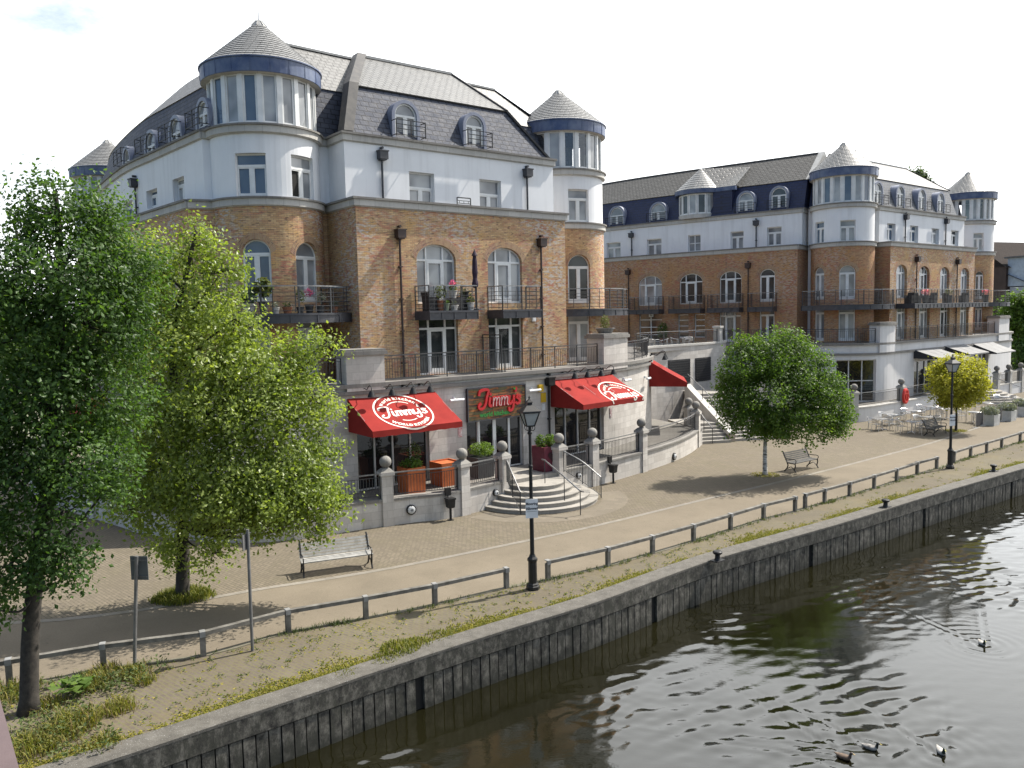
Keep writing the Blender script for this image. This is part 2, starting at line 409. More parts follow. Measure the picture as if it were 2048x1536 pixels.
# ------------------------------------------------------------------ light
SUN_AZ, SUN_EL = R(61.5), R(53)
sunv = Vector((math.sin(SUN_AZ) * math.cos(SUN_EL), math.cos(SUN_AZ) * math.cos(SUN_EL), math.sin(SUN_EL)))
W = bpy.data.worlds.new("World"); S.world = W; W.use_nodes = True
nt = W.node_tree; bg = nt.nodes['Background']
sky = N(nt, 'ShaderNodeTexSky', sky_type='NISHITA', sun_disc=False, sun_elevation=SUN_EL, sun_rotation=SUN_AZ, altitude=0, air_density=1.0, dust_density=1.5, ozone_density=1.5)
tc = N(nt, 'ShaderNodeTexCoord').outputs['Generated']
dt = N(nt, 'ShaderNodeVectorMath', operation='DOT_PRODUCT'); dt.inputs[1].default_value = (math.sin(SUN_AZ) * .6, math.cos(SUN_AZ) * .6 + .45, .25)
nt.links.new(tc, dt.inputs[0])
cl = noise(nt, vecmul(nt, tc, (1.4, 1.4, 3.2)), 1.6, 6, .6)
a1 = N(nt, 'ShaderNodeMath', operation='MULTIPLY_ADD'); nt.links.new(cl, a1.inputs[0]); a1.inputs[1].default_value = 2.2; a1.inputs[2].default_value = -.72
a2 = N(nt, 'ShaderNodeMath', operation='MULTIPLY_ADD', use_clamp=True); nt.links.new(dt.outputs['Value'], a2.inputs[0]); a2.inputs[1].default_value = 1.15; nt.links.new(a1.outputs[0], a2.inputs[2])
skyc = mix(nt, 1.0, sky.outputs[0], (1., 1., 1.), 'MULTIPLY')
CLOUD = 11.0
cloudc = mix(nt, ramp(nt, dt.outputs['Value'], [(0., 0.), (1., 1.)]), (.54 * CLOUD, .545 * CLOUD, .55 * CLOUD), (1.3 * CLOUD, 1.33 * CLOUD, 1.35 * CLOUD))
hd = ray(150, 45); hd = hd / np.linalg.norm(hd)
gp = N(nt, 'ShaderNodeVectorMath', operation='DISTANCE'); gp.inputs[1].default_value = (hd[0], hd[1], hd[2] * 2.6)
nt.links.new(vecmul(nt, tc, (1, 1, 2.6)), gp.inputs[0])
g2_ = N(nt, 'ShaderNodeMath', operation='MULTIPLY_ADD'); nt.links.new(noise(nt, vecmul(nt, tc, (7, 7, 16)), 1.5, 6, .65), g2_.inputs[0]); g2_.inputs[1].default_value = .34; nt.links.new(gp.outputs['Value'], g2_.inputs[2])
gap = ramp(nt, g2_.outputs[0], [(.14, .30), (.30, 1.)])
am = N(nt, 'ShaderNodeMath', operation='MULTIPLY'); nt.links.new(a2.outputs[0], am.inputs[0]); nt.links.new(gap, am.inputs[1])
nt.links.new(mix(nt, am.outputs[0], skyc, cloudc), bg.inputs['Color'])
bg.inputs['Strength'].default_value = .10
sun = bpy.data.lights.new("sun", 'SUN'); sun.energy = 4.6; sun.angle = R(.6); sun.color = (1, .94, .85)
suno = bpy.data.objects.new("sun", sun); COL.objects.link(suno); suno.rotation_euler = (-sunv).to_track_quat('-Z', 'Y').to_euler()
S.view_settings.view_transform = 'Standard'; S.view_settings.look = 'None'; S.view_settings.exposure = .95; S.view_settings.gamma = 1
S.cycles.max_bounces = 6; S.cycles.diffuse_bounces = 3; S.cycles.glossy_bounces = 3; S.cycles.transmission_bounces = 4; S.cycles.transparent_max_bounces = 6

# ------------------------------------------------------------------ quay line, ground, water
WZ = -1.27
qpx = [(182, 1536), (330, 1488), (480, 1437), (640, 1384), (779, 1337), (1000, 1266), (1200, 1204), (1410, 1127), (1560, 1083), (1700, 1043), (1850, 996), (1990, 955), (2048, 938)]
qp = [g2(*p) for p in qpx]
d0 = np.array(qp[1]) - np.array(qp[0]); d0 /= np.hypot(*d0); d1 = np.array(qp[-1]) - np.array(qp[-3]); d1 /= np.hypot(*d1)
qp = [tuple(np.array(qp[0]) - d0 * 9), tuple(np.array(qp[0]) - d0 * 3)] + qp + [tuple(np.array(qp[-1]) + d1 * k) for k in (8, 20, 40)]
QUAY = Surf(smooth(qp, 6))
def offpath(sf, d): return [sf.pt(u, 0, d)[:2] for u in sf.u]

M_ground = simple('far_ground', (.16, .15, .11), .95, (.10, .12, .06), .2)
def pavemat(name, c, c2, bw, bh, rot, mort, patch, patchamt, rough=.92, msize=.006, joint=1., fine=.15):
    m, nt, bs = newmat(name); p = geo(nt)
    mp = N(nt, 'ShaderNodeMapping'); mp.inputs['Rotation'].default_value = (0, 0, R(rot)); nt.links.new(p, mp.inputs['Vector'])
    base = noise(nt, p, .35, 5, .6)
    if bw:
        b = N(nt, 'ShaderNodeTexBrick', ins={'Scale': 1, 'Mortar Size': msize, 'Mortar Smooth': .4, 'Bias': 0, 'Brick Width': bw, 'Row Height': bh, 'Color1': rgb(c), 'Color2': rgb(c2), 'Mortar': rgb(mort)})
        nt.links.new(mp.outputs[0], b.inputs['Vector']); col = b.outputs['Color']
    else:
        col = ramp(nt, noise(nt, p, 28, 3, .7), [(.3, c2), (.7, c)])
    pa = noise(nt, p, .8, 6, .7)
    col = mix(nt, ramp(nt, pa, [(.45, 0.), (.68, patchamt)]), col, patch)
    col = mix(nt, ramp(nt, base, [(.38, 0.), (.66, .55)]), col, tuple(x * .62 for x in c))
    col = mix(nt, ramp(nt, noise(nt, p, 14, 6, .75), [(.4, 0.), (.72, fine)]), col, tuple(x * 1.5 for x in c))
    spots = noise(nt, p, 6.5, 3, .6)
    col = mix(nt, ramp(nt, spots, [(.66, 0.), (.72, .5)]), col, tuple(x * .5 for x in c2))
    nt.links.new(col, bs.inputs['Base Color']); bs.inputs['Roughness'].default_value = rough; bs.inputs['Specular IOR Level'].default_value = .25
    bump(nt, bs, noise(nt, p, 60, 3), .25, .01); return m
M_path = pavemat('tan_macadam', (.182, .153, .113), (.135, .114, .084), 0, 0, 0, (0, 0, 0), (.10, .085, .06), .4)
M_block = pavemat('tan_block_paving', (.172, .145, .107), (.12, .101, .075), .21, .105, 43, (.06, .052, .038), (.105, .093, .056), .55, msize=.013)
M_quaypave = pavemat('weedy_brick_paving', (.118, .098, .078), (.085, .07, .056), .21, .105, 40, (.12, .115, .05), (.125, .098, .045), .6, msize=.018, fine=.35)
M_line = pavemat('pale_setts', (.225, .205, .175), (.17, .155, .13), .4, .3, 40, (.13, .115, .09), (.17, .15, .11), .5)
def quaymat():
    m, nt, bs = newmat('stained_quay_concrete'); p = geo(nt)
    a = noise(nt, vecmul(nt, p, (1, 1, .75)), 4.2, 9, .78); b = noise(nt, vecmul(nt, p, (5, 5, 1.4)), 1., 6, .75)
    col = ramp(nt, a, [(.38, (.010, .0095, .008)), (.48, (.048, .045, .037)), (.60, (.13, .122, .102))])
    col = mix(nt, ramp(nt, b, [(.48, 0.), (.6, .9)]), col, (.03, .03, .022))
    sx = N(nt, 'ShaderNodeSeparateXYZ'); nt.links.new(p, sx.inputs[0])
    mr = N(nt, 'ShaderNodeMapRange'); nt.links.new(sx.outputs['Z'], mr.inputs['Value']); mr.inputs['From Min'].default_value = -1.32; mr.inputs['From Max'].default_value = -.75
    wet = N(nt, 'ShaderNodeMath', operation='ADD'); nt.links.new(mr.outputs[0], wet.inputs[0]); nt.links.new(ramp(nt, a, [(.3, -.25), (.7, .25)]), wet.inputs[1])
    col = mix(nt, ramp(nt, wet.outputs[0], [(.15, .93), (.8, 0.)]), col, (.012, .013, .008))
    nt.links.new(col, bs.inputs['Base Color']); bs.inputs['Roughness'].default_value = .85
    bump(nt, bs, a, .5, .03); return m
M_quay = quaymat()
def copemat():
    m, nt, bs = newmat('grey_quay_coping'); p = geo(nt)
    col = ramp(nt, noise(nt, p, 3, 8, .75), [(.3, (.05, .046, .038)), (.5, (.085, .078, .066)), (.7, (.12, .112, .097))])
    col = mix(nt, ramp(nt, noise(nt, p, 40, 2, .6), [(.62, 0.), (.7, .8)]), col, (.26, .26, .25))
    nt.links.new(col, bs.inputs['Base Color']); bs.inputs['Roughness'].default_value = .9
    bump(nt, bs, noise(nt, p, 45, 4), .5, .02); return m
M_qcope = copemat()
M_slot = simple('dark_joint', (.008, .008, .007), .9)

# ground sheet: everything on the land side of the quay, out to the horizon
gb = MB()
ql = offpath(QUAY, -.45)
us = np.linspace(0, QUAY.L, 90)
far = 1600
gl = [QUAY.pt(u, 0, -.45)[:2] for u in us]
n = len(gl)
def strip(mb, A, B, z, m=0):
    for i in range(len(A) - 1):
        mb.face([(*A[i], z), (*A[i + 1], z), (*B[i + 1], z), (*B[i], z)], None, m)
poly = [(*p, -.012) for p in gl] + [(far, far * .9, -.012), (far, far, -.012), (-far, far, -.012), (-far, -6, -.012)]
gb.face(poly)
struct(gb.build('ground', M_ground))

# survey lines on the ground
Kpx = [(-60, 1395), (100, 1362), (208, 1338), (407, 1312), (577, 1265), (732, 1237), (870, 1210), (1013, 1176), (1096, 1160), (1216, 1132), (1305, 1107), (1387, 1083), (1461, 1060), (1527, 1039), (1590, 1023), (1649, 1006), (1699, 992), (1748, 977), (1793, 963), (1834, 949), (1873, 938), (1941, 915), (2003, 897), (2040, 885), (2120, 862)]
Lpx = [(-60, 1250), (120, 1240), (300, 1218), (500, 1182), (568, 1171), (700, 1151), (832, 1127), (1000, 1093), (1200, 1050), (1410, 999), (1605, 953), (1750, 916), (1870, 884), (1965, 853), (2060, 828), (2150, 806)]
def ext(pts, a, b):
    p = [np.array(q) for q in pts]; d0 = p[0] - p[1]; d0 /= np.hypot(*d0); d1 = p[-1] - p[-2]; d1 /= np.hypot(*d1)
    return [tuple(p[0] + d0 * a)] + [tuple(q) for q in p] + [tuple(p[-1] + d1 * b)]
KP = Surf(smooth(ext([g2(*p) for p in Kpx], 8, 30), 3)); LP = Surf(smooth(ext([g2(*p) for p in Lpx], 8, 30), 3))
def even(sf, n=90): return [sf.pt(sf.L * i / n, 0)[:2] for i in range(n + 1)]
NQ = 120
ka, la = even(KP, NQ), even(LP, NQ)
qi = [QUAY.pt(QUAY.L * i / NQ, 0, -.62)[:2] for i in range(NQ + 1)]
b = MB(); strip(b, qi, ka, 0.0); struct(b.build('quayside_paving', M_quaypave))
b = MB(); strip(b, ka, [LP.pt(LP.L * i / NQ, 0, .0)[:2] for i in range(NQ + 1)], .004); struct(b.build('path', M_path))
b = MB(); strip(b, [LP.pt(LP.L * i / NQ, 0, .11)[:2] for i in range(NQ + 1)], [LP.pt(LP.L * i / NQ, 0, -.11)[:2] for i in range(NQ + 1)], .012); struct(b.build('sett_line', M_line))
b = MB(); fl = Surf([(-60, 34), (-24, 52), (10, 90), (60, 130), (120, 190)]); strip(b, la, even(fl, NQ), .004); struct(b.build('pavement', M_block))
# low kerb under the knee rail
b = MB(); b.sbox(KP, 0, KP.L, -.1, .018, -.10, .06); struct(b.build('kerb', simple('kerb_concrete', (.15, .135, .105), .9, (.09, .085, .05), 2.5)))

qw = thing('quay_wall', 'stained concrete quay wall with ribbed panels dropping into the river', 'quay wall', (*QUAY.pt(QUAY.L * .4, 0, 0)[:2], WZ))
b = MB(); b.sloft(QUAY, [(-.62, -.3), (-.62, .035), (-.03, .05), (0, .03), (0, -.03)], 0, QUAY.L); b.build('coping', M_qcope, qw)
b = MB(); b.sbox(QUAY, 0, QUAY.L, -.45, -.03, -.6, -.004); b.build('concrete_beam', M_quay, qw)
b = MB(); b.sbox(QUAY, 0, QUAY.L, WZ - .6, -.45, -.6, -.10, 1)
u = .0; k = 0
while u < QUAY.L - .4:
    w = .275
    if k % 29 == 28: u += .22
    b.sbox(QUAY, u, u + w - .03, WZ - .6, -.475, -.10, -.02 + .008 * math.sin(k * 1.7)); u += w; k += 1
b.build('rib_panel', [M_quay, M_slot], qw)

# ducks first (their wakes shape the water)
DUCKS = [((1688, 1516), -42, 'brown', 'brown duck nearest the bottom of the picture on the river'), ((1741, 1497), -35, 'dark', 'dark duck swimming right beside the brown duck'),
         ((1882, 1505), -95, 'pale', 'pale duck swimming towards the camera at the lower right'), ((1964, 1288), -95, 'pale', 'pale duck alone on the water farthest out near the right edge')]
for i, d in enumerate(DUCKS): DUCKS[i] = (gz(*d[0], WZ),) + d[1:]
def watermat():
    m, nt, bs = newmat('river_water'); p = geo(nt)
    c = ramp(nt, noise(nt, p, .12, 3), [(.35, (.005, .0048, .0018)), (.65, (.009, .0085, .0035))])
    nt.links.new(c, bs.inputs['Base Color']); bs.inputs['Roughness'].default_value = .025; bs.inputs["IOR"].default_value = 1.62
    bump(nt, bs, noise(nt, vecmul(nt, p, (1, 2.4, 1)), 7.5, 3, .5), .045, .03)
    return m
M_water = watermat()
def water():
    x0, x1, y0, y1, st = -9., 30., 11., 46., .07
    nx, ny = int((x1 - x0) / st), int((y1 - y0) / st)
    X, Y = np.meshgrid(np.linspace(x0, x1, nx), np.linspace(y0, y1, ny))
    rs = np.random.RandomState(3); Hh = np.zeros_like(X)
    wind = R(-68)
    patch = np.zeros_like(X)
    for k in range(7):
        a = rs.uniform(0, 6.28); l = rs.uniform(5, 13); patch += np.sin((X * math.cos(a) + Y * math.sin(a)) * 6.28 / l + rs.uniform(0, 6.28) + .6 * np.sin(X * .5 + k))
    patch = np.clip(.55 + .25 * patch, .12, 1.3)
    for k in range(54):
        l = math.exp(rs.uniform(math.log(.30), math.log(1.25))); a = wind + rs.normal(0, .42)
        kk = 6.283 / l; amp = .026 / kk * rs.uniform(.5, 1.2) * (.6 if l > .8 else 1)
        ph = rs.uniform(0, 6.28); w1, w2 = rs.uniform(.25, .9), rs.uniform(-.6, .6)
        env = .5 + .5 * np.sin(X * rs.uniform(.15, .6) + Y * rs.uniform(-.5, .5) + ph)
        Hh += amp * env * np.sin(kk * (X * math.cos(a) + Y * math.sin(a)) + ph + 1.1 * np.sin(X * w1 + Y * w2 + ph))
    calm = np.clip((np.array([0])), 0, 1)
    Hh *= patch
    for p, hd, *_ in DUCKS:
        dx, dy = X - p[0], Y - p[1]; c, s_ = math.cos(R(hd)), math.sin(R(hd))
        al = -(dx * c + dy * s_); pe = np.abs(-dx * s_ + dy * c)
        env = np.exp(-((pe - .42 * al - .1) / .16) ** 2) * (al > -.1) * np.exp(-np.clip(al, 0, 99) / 1.3)
        Hh += .022 * env * np.cos((pe - .42 * al) * 26)
        rr = np.hypot(dx, dy); Hh += .010 * np.exp(-rr / .6) * np.cos(rr * 20)
    V = np.stack([X.ravel(), Y.ravel(), (WZ + Hh).ravel()], 1)
    idx = np.arange(nx * ny).reshape(ny, nx)
    Fc = np.stack([idx[:-1, :-1].ravel(), idx[:-1, 1:].ravel(), idx[1:, 1:].ravel(), idx[1:, :-1].ravel()], 1)
    B = 900; nb = nx * ny
    ex = np.array([(-B, -B, WZ), (B, -B, WZ), (B, B, WZ), (-B, B, WZ), (x0, y0, WZ), (x1, y0, WZ), (x1, y1, WZ), (x0, y1, WZ)])
    V = np.concatenate([V, ex]); q = nb
    Fx = np.array([(q, q + 1, q + 5, q + 4), (q + 1, q + 2, q + 6, q + 5), (q + 2, q + 3, q + 7, q + 6), (q + 3, q, q + 4, q + 7)])
    return npmesh('river', V, np.concatenate([Fc, Fx]), M_water, smooth=True)
def npmesh(name, V, Fc, mat, smooth=False, tone=None, parent=None):
    me = bpy.data.meshes.new(name); k = Fc.shape[1]
    off = OFF.get(parent, (0, 0, 0)) if parent else (0, 0, 0)
    V = np.asarray(V, np.float32) - np.array(off, np.float32)
    me.vertices.add(len(V)); me.vertices.foreach_set('co', V.ravel())
    me.loops.add(Fc.size); me.loops.foreach_set('vertex_index', Fc.ravel().astype(np.int32))
    me.polygons.add(len(Fc)); me.polygons.foreach_set('loop_start', np.arange(0, Fc.size, k, dtype=np.int32))
    me.update(calc_edges=True)
    me.polygons.foreach_set('use_smooth', np.full(len(Fc), smooth))
    if tone is not None:
        a = me.attributes.new('tone', 'FLOAT', 'FACE'); a.data.foreach_set('value', np.asarray(tone, np.float32))
    for mm in (mat if isinstance(mat, (list, tuple)) else [mat]): me.materials.append(mm)
    o = bpy.data.objects.new(name, me); COL.objects.link(o)
    if parent: o.parent = parent; OFF[o] = off
    return o
struct(water())
b = MB(); b.face([(-900, -900, WZ - 2.5), (900, -900, WZ - 2.5), (900, 900, WZ - 2.5), (-900, 900, WZ - 2.5)]); struct(b.build('riverbed', simple('mud', (.05, .045, .03), .9)))
# ------------------------------------------------------------------ building kit
ZB, ZW = 13.12, 16.05          # top of brick cornice, top of white cornice
ZF, ZD = 5.42, 8.30            # raised terrace floor, balcony deck
glass_rnd = random.Random(5)
M_clear = None
def clearglass():
    m, nt, bs = newmat('see_through_glass')
    tr = N(nt, 'ShaderNodeBsdfTransparent'); gl = N(nt, 'ShaderNodeBsdfGlossy', ins={'Roughness': .03, 'Color': (.9, .95, 1, 1)})
    mx = N(nt, 'ShaderNodeMixShader'); fr = N(nt, 'ShaderNodeFresnel', ins={'IOR': 1.9})
    nt.links.new(fr.outputs[0], mx.inputs[0]); nt.links.new(tr.outputs[0], mx.inputs[1]); nt.links.new(gl.outputs[0], mx.inputs[2])
    nt.links.new(mx.outputs[0], nt.nodes['Material Output'].inputs['Surface']); return m
M_clear = clearglass()
M_inside = simple('dark_room', (.03, .03, .03), .9)

def chord(sf, a, b, d=0.):
    p, q = sf.pt(a, 0, d), sf.pt(b, 0, d)
    L = Surf([p[:2], q[:2]]); return L, L.L
def window(root, sf, bx, rise=0, kind='win2', dep=.16, glass=None, name='window', fw=.065, mat=None, opened=None):
    a, b, z0, z1 = bx
    L, w = chord(sf, a, b)
    mat = mat or M_frame
    f = MB(); t0, t1 = -dep - .03, -dep + .05
    zs = z1 - rise
    # outer frame
    f.sbox(L, 0, fw, z0, zs, t0, t1); f.sbox(L, w - fw, w, z0, zs, t0, t1)
    f.sbox(L, fw, w - fw, z0, z0 + fw * 1.2, t0, t1)
    if rise <= 0: f.sbox(L, fw, w - fw, z1 - fw, z1, t0, t1)
    else:
        n = 14; out = []; inn = []
        for i in range(n + 1):
            c, s_ = math.cos(math.pi * i / n), math.sin(math.pi * i / n)
            out.append((w / 2 + w / 2 * c, zs + rise * s_)); inn.append((w / 2 + (w / 2 - fw) * c, zs + (rise - fw) * s_))
        f.sring(L, inn, out, t0, t1)
    H = z1 - z0
    t2, t3 = t0 + .01, t1 + .012
    if kind in ('win2', 'door2', 'arch2'):
        zt = zs if rise > 0 else z0 + H * (.72 if kind == 'win2' else .82)
        f.sbox(L, fw, w - fw, zt - .05, zt + .05, t2, t1 + .02)
        f.sbox(L, w / 2 - .06, w / 2 + .06, z0 + fw * 1.2, zt - .05, t2, t3)
        g = .05
        for x0, x1 in ((fw, w / 2 - .06), (w / 2 + .06, w - fw)):
            f.sbox(L, x0, x0 + g, z0 + fw * 1.2, zt - .05, t2, t3 - .005); f.sbox(L, x1 - g, x1, z0 + fw * 1.2, zt - .05, t2, t3 - .005)
            f.sbox(L, x0 + g, x1 - g, z0 + fw * 1.2, z0 + fw * 1.2 + (.09 if kind == 'win2' else .16), t2, t3 - .005)
            f.sbox(L, x0 + g, x1 - g, zt - .05 - g, zt - .05, t2, t3 - .005)
    elif kind in ('arch3', 'door3'):
        zt = zs if rise > 0 else z0 + H * .80
        xs = (w * .27, w * .70)
        f.sbox(L, fw, w - fw, zt - .045, zt + .045, t2, t1 + .02)
        for x in xs:
            top = z1 - fw if rise <= 0 else zs + rise * math.sqrt(max(0, 1 - ((x - w / 2) / (w / 2)) ** 2)) - fw * .6
            f.sbox(L, x - .045, x + .045, z0 + fw, zt - .045, t2, t3); f.sbox(L, x - .04, x + .04, zt + .045, top, t2, t3)
        g = .09
        f.sbox(L, xs[0] + .045, xs[0] + .045 + g, z0 + fw, zt - .045, t2, t3 + .01); f.sbox(L, xs[1] - .045 - g, xs[1] - .045, z0 + fw, zt - .045, t2, t3 + .01)
        f.sbox(L, xs[0] + .045 + g, xs[1] - .045 - g, z0 + fw, z0 + .26, t2, t3 + .01); f.sbox(L, xs[0] + .045 + g, xs[1] - .045 - g, zt - .045 - g, zt - .045, t2, t3 + .01)
    elif kind[:4] == 'grid':      # glazing bars: columns x rows
        nc, nr = int(kind[4]), int(kind[5])
        for i in range(1, nc): f.sbox(L, w * i / nc - .04, w * i / nc + .04, z0 + fw, z1 - fw, t2, t3)
        for j in range(1, nr): f.sbox(L, fw, w - fw, z0 + H * j / nr - .035, z0 + H * j / nr + .035, t2, t3 - .004)
    elif kind[:4] == 'shop':
        nc = int(kind[4])
        for i in range(1, nc): f.sbox(L, w * i / nc - .035, w * i / nc + .035, z0 + fw, z1 - fw, t2, t3)
    o = f.build(name, mat, root)
    p = MB(); p.spoly(L, outline(fw * .5, w - fw * .5, z0 + fw * .5, z1 - fw * .5, rise), -dep - .005)
    if glass is None: glass = glass_rnd.choice([0, 0, 1, 1, 1, 2])
    gm = glass if not isinstance(glass, int) else M_glass[glass]
    p.build('pane', gm, o)
    if opened:
        q = MB(); q.spoly(L, [(fw + .05, z0 + .16), (w / 2 - .09, z0 + .16), (w / 2 - .09, z0 + H * .68), (fw + .05, z0 + H * .68)], -dep + .004)
        q.build('open_casement', M_slot, o)
    return o
def archband(mb, sf, bx, rise, wd=.24, d=.006, m=0):
    a, b, z0, z1 = bx; n = 16; zs = z1 - rise; md, h = (a + b) / 2, (b - a) / 2
    inn = [(md + (h) * math.cos(math.pi * i / n), zs + rise * math.sin(math.pi * i / n)) for i in range(n + 1)]
    out = [(md + (h + wd) * math.cos(math.pi * (.06 + .88 * i / n)), zs + (rise + wd) * math.sin(math.pi * (.06 + .88 * i / n))) for i in range(n + 1)]
    s = 0
    for i in range(n):
        ds = math.hypot(out[i + 1][0] - out[i][0], out[i + 1][1] - out[i][1])
        mb.face([sf.pt(*q, d) for q in (inn[i], out[i], out[i + 1], inn[i + 1])], [(s, 0), (s, .29), (s + ds, .29), (s + ds, 0)], m)
        s += ds
def railing(mb, sf, u0, u1, z, h=1.1, d=0., style='v', sp=.13, post=1.3, m=0, mt=None, ends=True):
    "guard rail standing at height z on a wall line"
    mt = m if mt is None else mt
    mb.sbox(sf, u0, u1, z + h - .045, z + h, d - .03, d + .03, mt)
    n = max(1, int(round((u1 - u0) / post)))
    for i in range(n + 1):
        u = u0 + (u1 - u0) * i / n
        mb.sbox(sf, u - .02, u + .02, z, z + h - .045, d - .02, d + .02, m)
    if style == 'v':
        mb.sbox(sf, u0, u1, z + .09, z + .12, d - .012, d + .012, m); mb.sbox(sf, u0, u1, z + h - .17, z + h - .145, d - .012, d + .012, m)
        k = max(2, int((u1 - u0) / sp))
        for i in range(k):
            u = u0 + (u1 - u0) * (i + .5) / k
            mb.sbox(sf, u - .008, u + .008, z + .12, z + h - .17, d - .008, d + .008, m)
    else:
        nh = 5 if style == 'h' else 9
        for j in range(nh):
            zz = z + .10 + (h - .2) * j / nh
            mb.sbox(sf, u0, u1, zz, zz + .022, d - .011, d + .011, m)
        k = max(2, int((u1 - u0) / .5))
        for i in range(k):
            u = u0 + (u1 - u0) * (i + .5) / k
            mb.sbox(sf, u - .011, u + .011, z + .05, z + h - .045, d - .006, d + .006, m)
def balcony(root, sf, u0, u1, z=ZD, pr=1.25, h=1.12, style='h', sides=True, label=None):
    b = MB()
    b.sbox(sf, u0, u1, z - .06, z, 0.01, pr)                                   # deck
    b.sbox(sf, u0, u1, z - .40, z - .061, pr - .05, pr); b.sbox(sf, u0, u1, z - .40, z - .38, pr - .05, pr + .04); b.sbox(sf, u0, u1, z - .085, z - .062, pr, pr + .04)
    n = max(2, int((u1 - u0) / .62))
    for i in range(n + 1):
        u = u0 + (u1 - u0) * i / n
        b.sbox(sf, max(u0, u - .02), min(u1, u + .02), z - .38, z - .085, pr, pr + .032)
    for u in (u0, u1 - .05): b.sbox(sf, u, u + .05, z - .40, z - .061, .01, pr - .05)
    o = b.build('balcony', M_iron, root)
    if label: o['label'] = label
    r = MB(); railing(r, sf, u0 + .03, u1 - .03, z, h, pr - .06, style, mt=1, post=.95)
    if sides:
        for u in (u0 + .03, u1 - .03):
            p, q = sf.pt(u, 0, .05), sf.pt(u, 0, pr - .06)
            L = Surf([p[:2], q[:2]]); railing(r, L, 0, L.L, z, h, 0, style, mt=1, post=1.4)
    r.build('railing', [M_rail, M_railtop], o)
    return o
def downpipe(root, sf, u, z0, z1, d=.09, mat=None):
    mat = mat or M_pipe2
    b = MB(); b.tube([sf.pt(u, z0, d), sf.pt(u, z1, d)], .05, 8)
    for k in range(int((z1 - z0) / 1.4)): b.sbox(sf, u - .08, u + .08, z0 + .6 + 1.4 * k, z0 + .65 + 1.4 * k, 0.005, d + .06)
    b.sbox(sf, u - .14, u + .14, z1, z1 + .05, .01, .30); b.sbox(sf, u - .20, u + .20, z1 + .05, z1 + .38, .01, .34); b.sbox(sf, u - .23, u + .23, z1 + .38, z1 + .43, .005, .37)
    b.tube([sf.pt(u, z1 + .55, -.2), sf.pt(u, z1 + .55, .2)], .06, 8)
    return b.build('downpipe', mat, root)
MANS = [(-.12, ZW), (-.92, 18.32)]
def dmans(z): return -.12 - .8 * (z - ZW) / (18.32 - ZW)
def dormer(root, sf, um, w, z0, z1, rail=True, mat=None, glass=None, off=0.):
    "round-headed dormer standing out of the mansard"
    t = .15; rise = w / 2; zs = z1 - rise; d1 = -.10 + off; d0 = -1.35 + off; n = 14
    a, b = um - w / 2, um + w / 2
    inn = [(b, z0)] + [(um + w / 2 * math.cos(math.pi * i / n), zs + rise * math.sin(math.pi * i / n)) for i in range(n + 1)] + [(a, z0)]
    out = [(b + t, z0)] + [(um + (w / 2 + t) * math.cos(math.pi * i / n), zs + (rise + t) * math.sin(math.pi * i / n)) for i in range(n + 1)] + [(a - t, z0)]
    q = MB(); q.sring(sf, inn, out, d0, d1)
    o = q.build('dormer', mat or M_leadgrey, root)
    L = sf
    f = MB(); fw = .07; dd = d1 - .12
    in2 = [(b - fw, z0)] + [(um + (w / 2 - fw) * math.cos(math.pi * i / n), zs + (rise - fw) * math.sin(math.pi * i / n)) for i in range(n + 1)] + [(a + fw, z0)]
    f.sring(sf, in2, inn, dd - .06, dd + .04)
    f.sbox(sf, a + fw, b - fw, zs - .05, zs + .05, dd - .05, dd + .045); f.sbox(sf, um - .06, um + .06, z0, zs - .05, dd - .05, dd + .04)
    for x0, x1 in ((a + fw, um - .06), (um + .06, b - fw)):
        f.sbox(sf, x0, x0 + .05, z0, zs - .05, dd - .05, dd + .035); f.sbox(sf, x1 - .05, x1, z0, zs - .05, dd - .05, dd + .035); f.sbox(sf, x0 + .05, x1 - .05, z0, z0 + .16, dd - .05, dd + .035)
    f.build('window_frame', M_frame, o)
    p = MB(); p.spoly(sf, [(a + .03, z0), (b - .03, z0)] + [(um + (w / 2 - .03) * math.cos(math.pi * i / n), zs + (rise - .03) * math.sin(math.pi * i / n)) for i in range(n + 1)], dd - .02)
    gi = glass_rnd.choice([1, 1, 0]) if glass is None else glass
    p.build('pane', M_glass[gi], o)
    if rail:
        r = MB(); zz = z0 + .0
        for u in (um - w / 2 - .18, um, um + w / 2 + .18): r.sbox(sf, u - .018, u + .018, zz, zz + .72, .30 + off, .336 + off)
        for hh in (.05, .30, .50, .70): r.sbox(sf, um - w / 2 - .2, um + w / 2 + .2, zz + hh, zz + hh + .03, .30 + off, .33 + off)
        for u in (um - w / 2 - .2, um + w / 2 + .17):
            for hh in (.05, .70): r.sbox(sf, u, u + .03, zz + hh, zz + hh + .03, d1, .30 + off)
        r.build('guard_rail', M_black, o)
    return o
def cornice(mb, sf, u0, u1, z, d=0., m=0, mc=1):
    "stone band whose weathered top is at z"
    mb.sbox(sf, u0, u1, z - .36, z - .095, d - .3, d + .10, m); mb.sbox(sf, u0, u1, z - .40, z - .361, d - .3, d + .04, m)
    mb.sbox(sf, u0, u1, z - .094, z, d - .32, d + .17, mc)

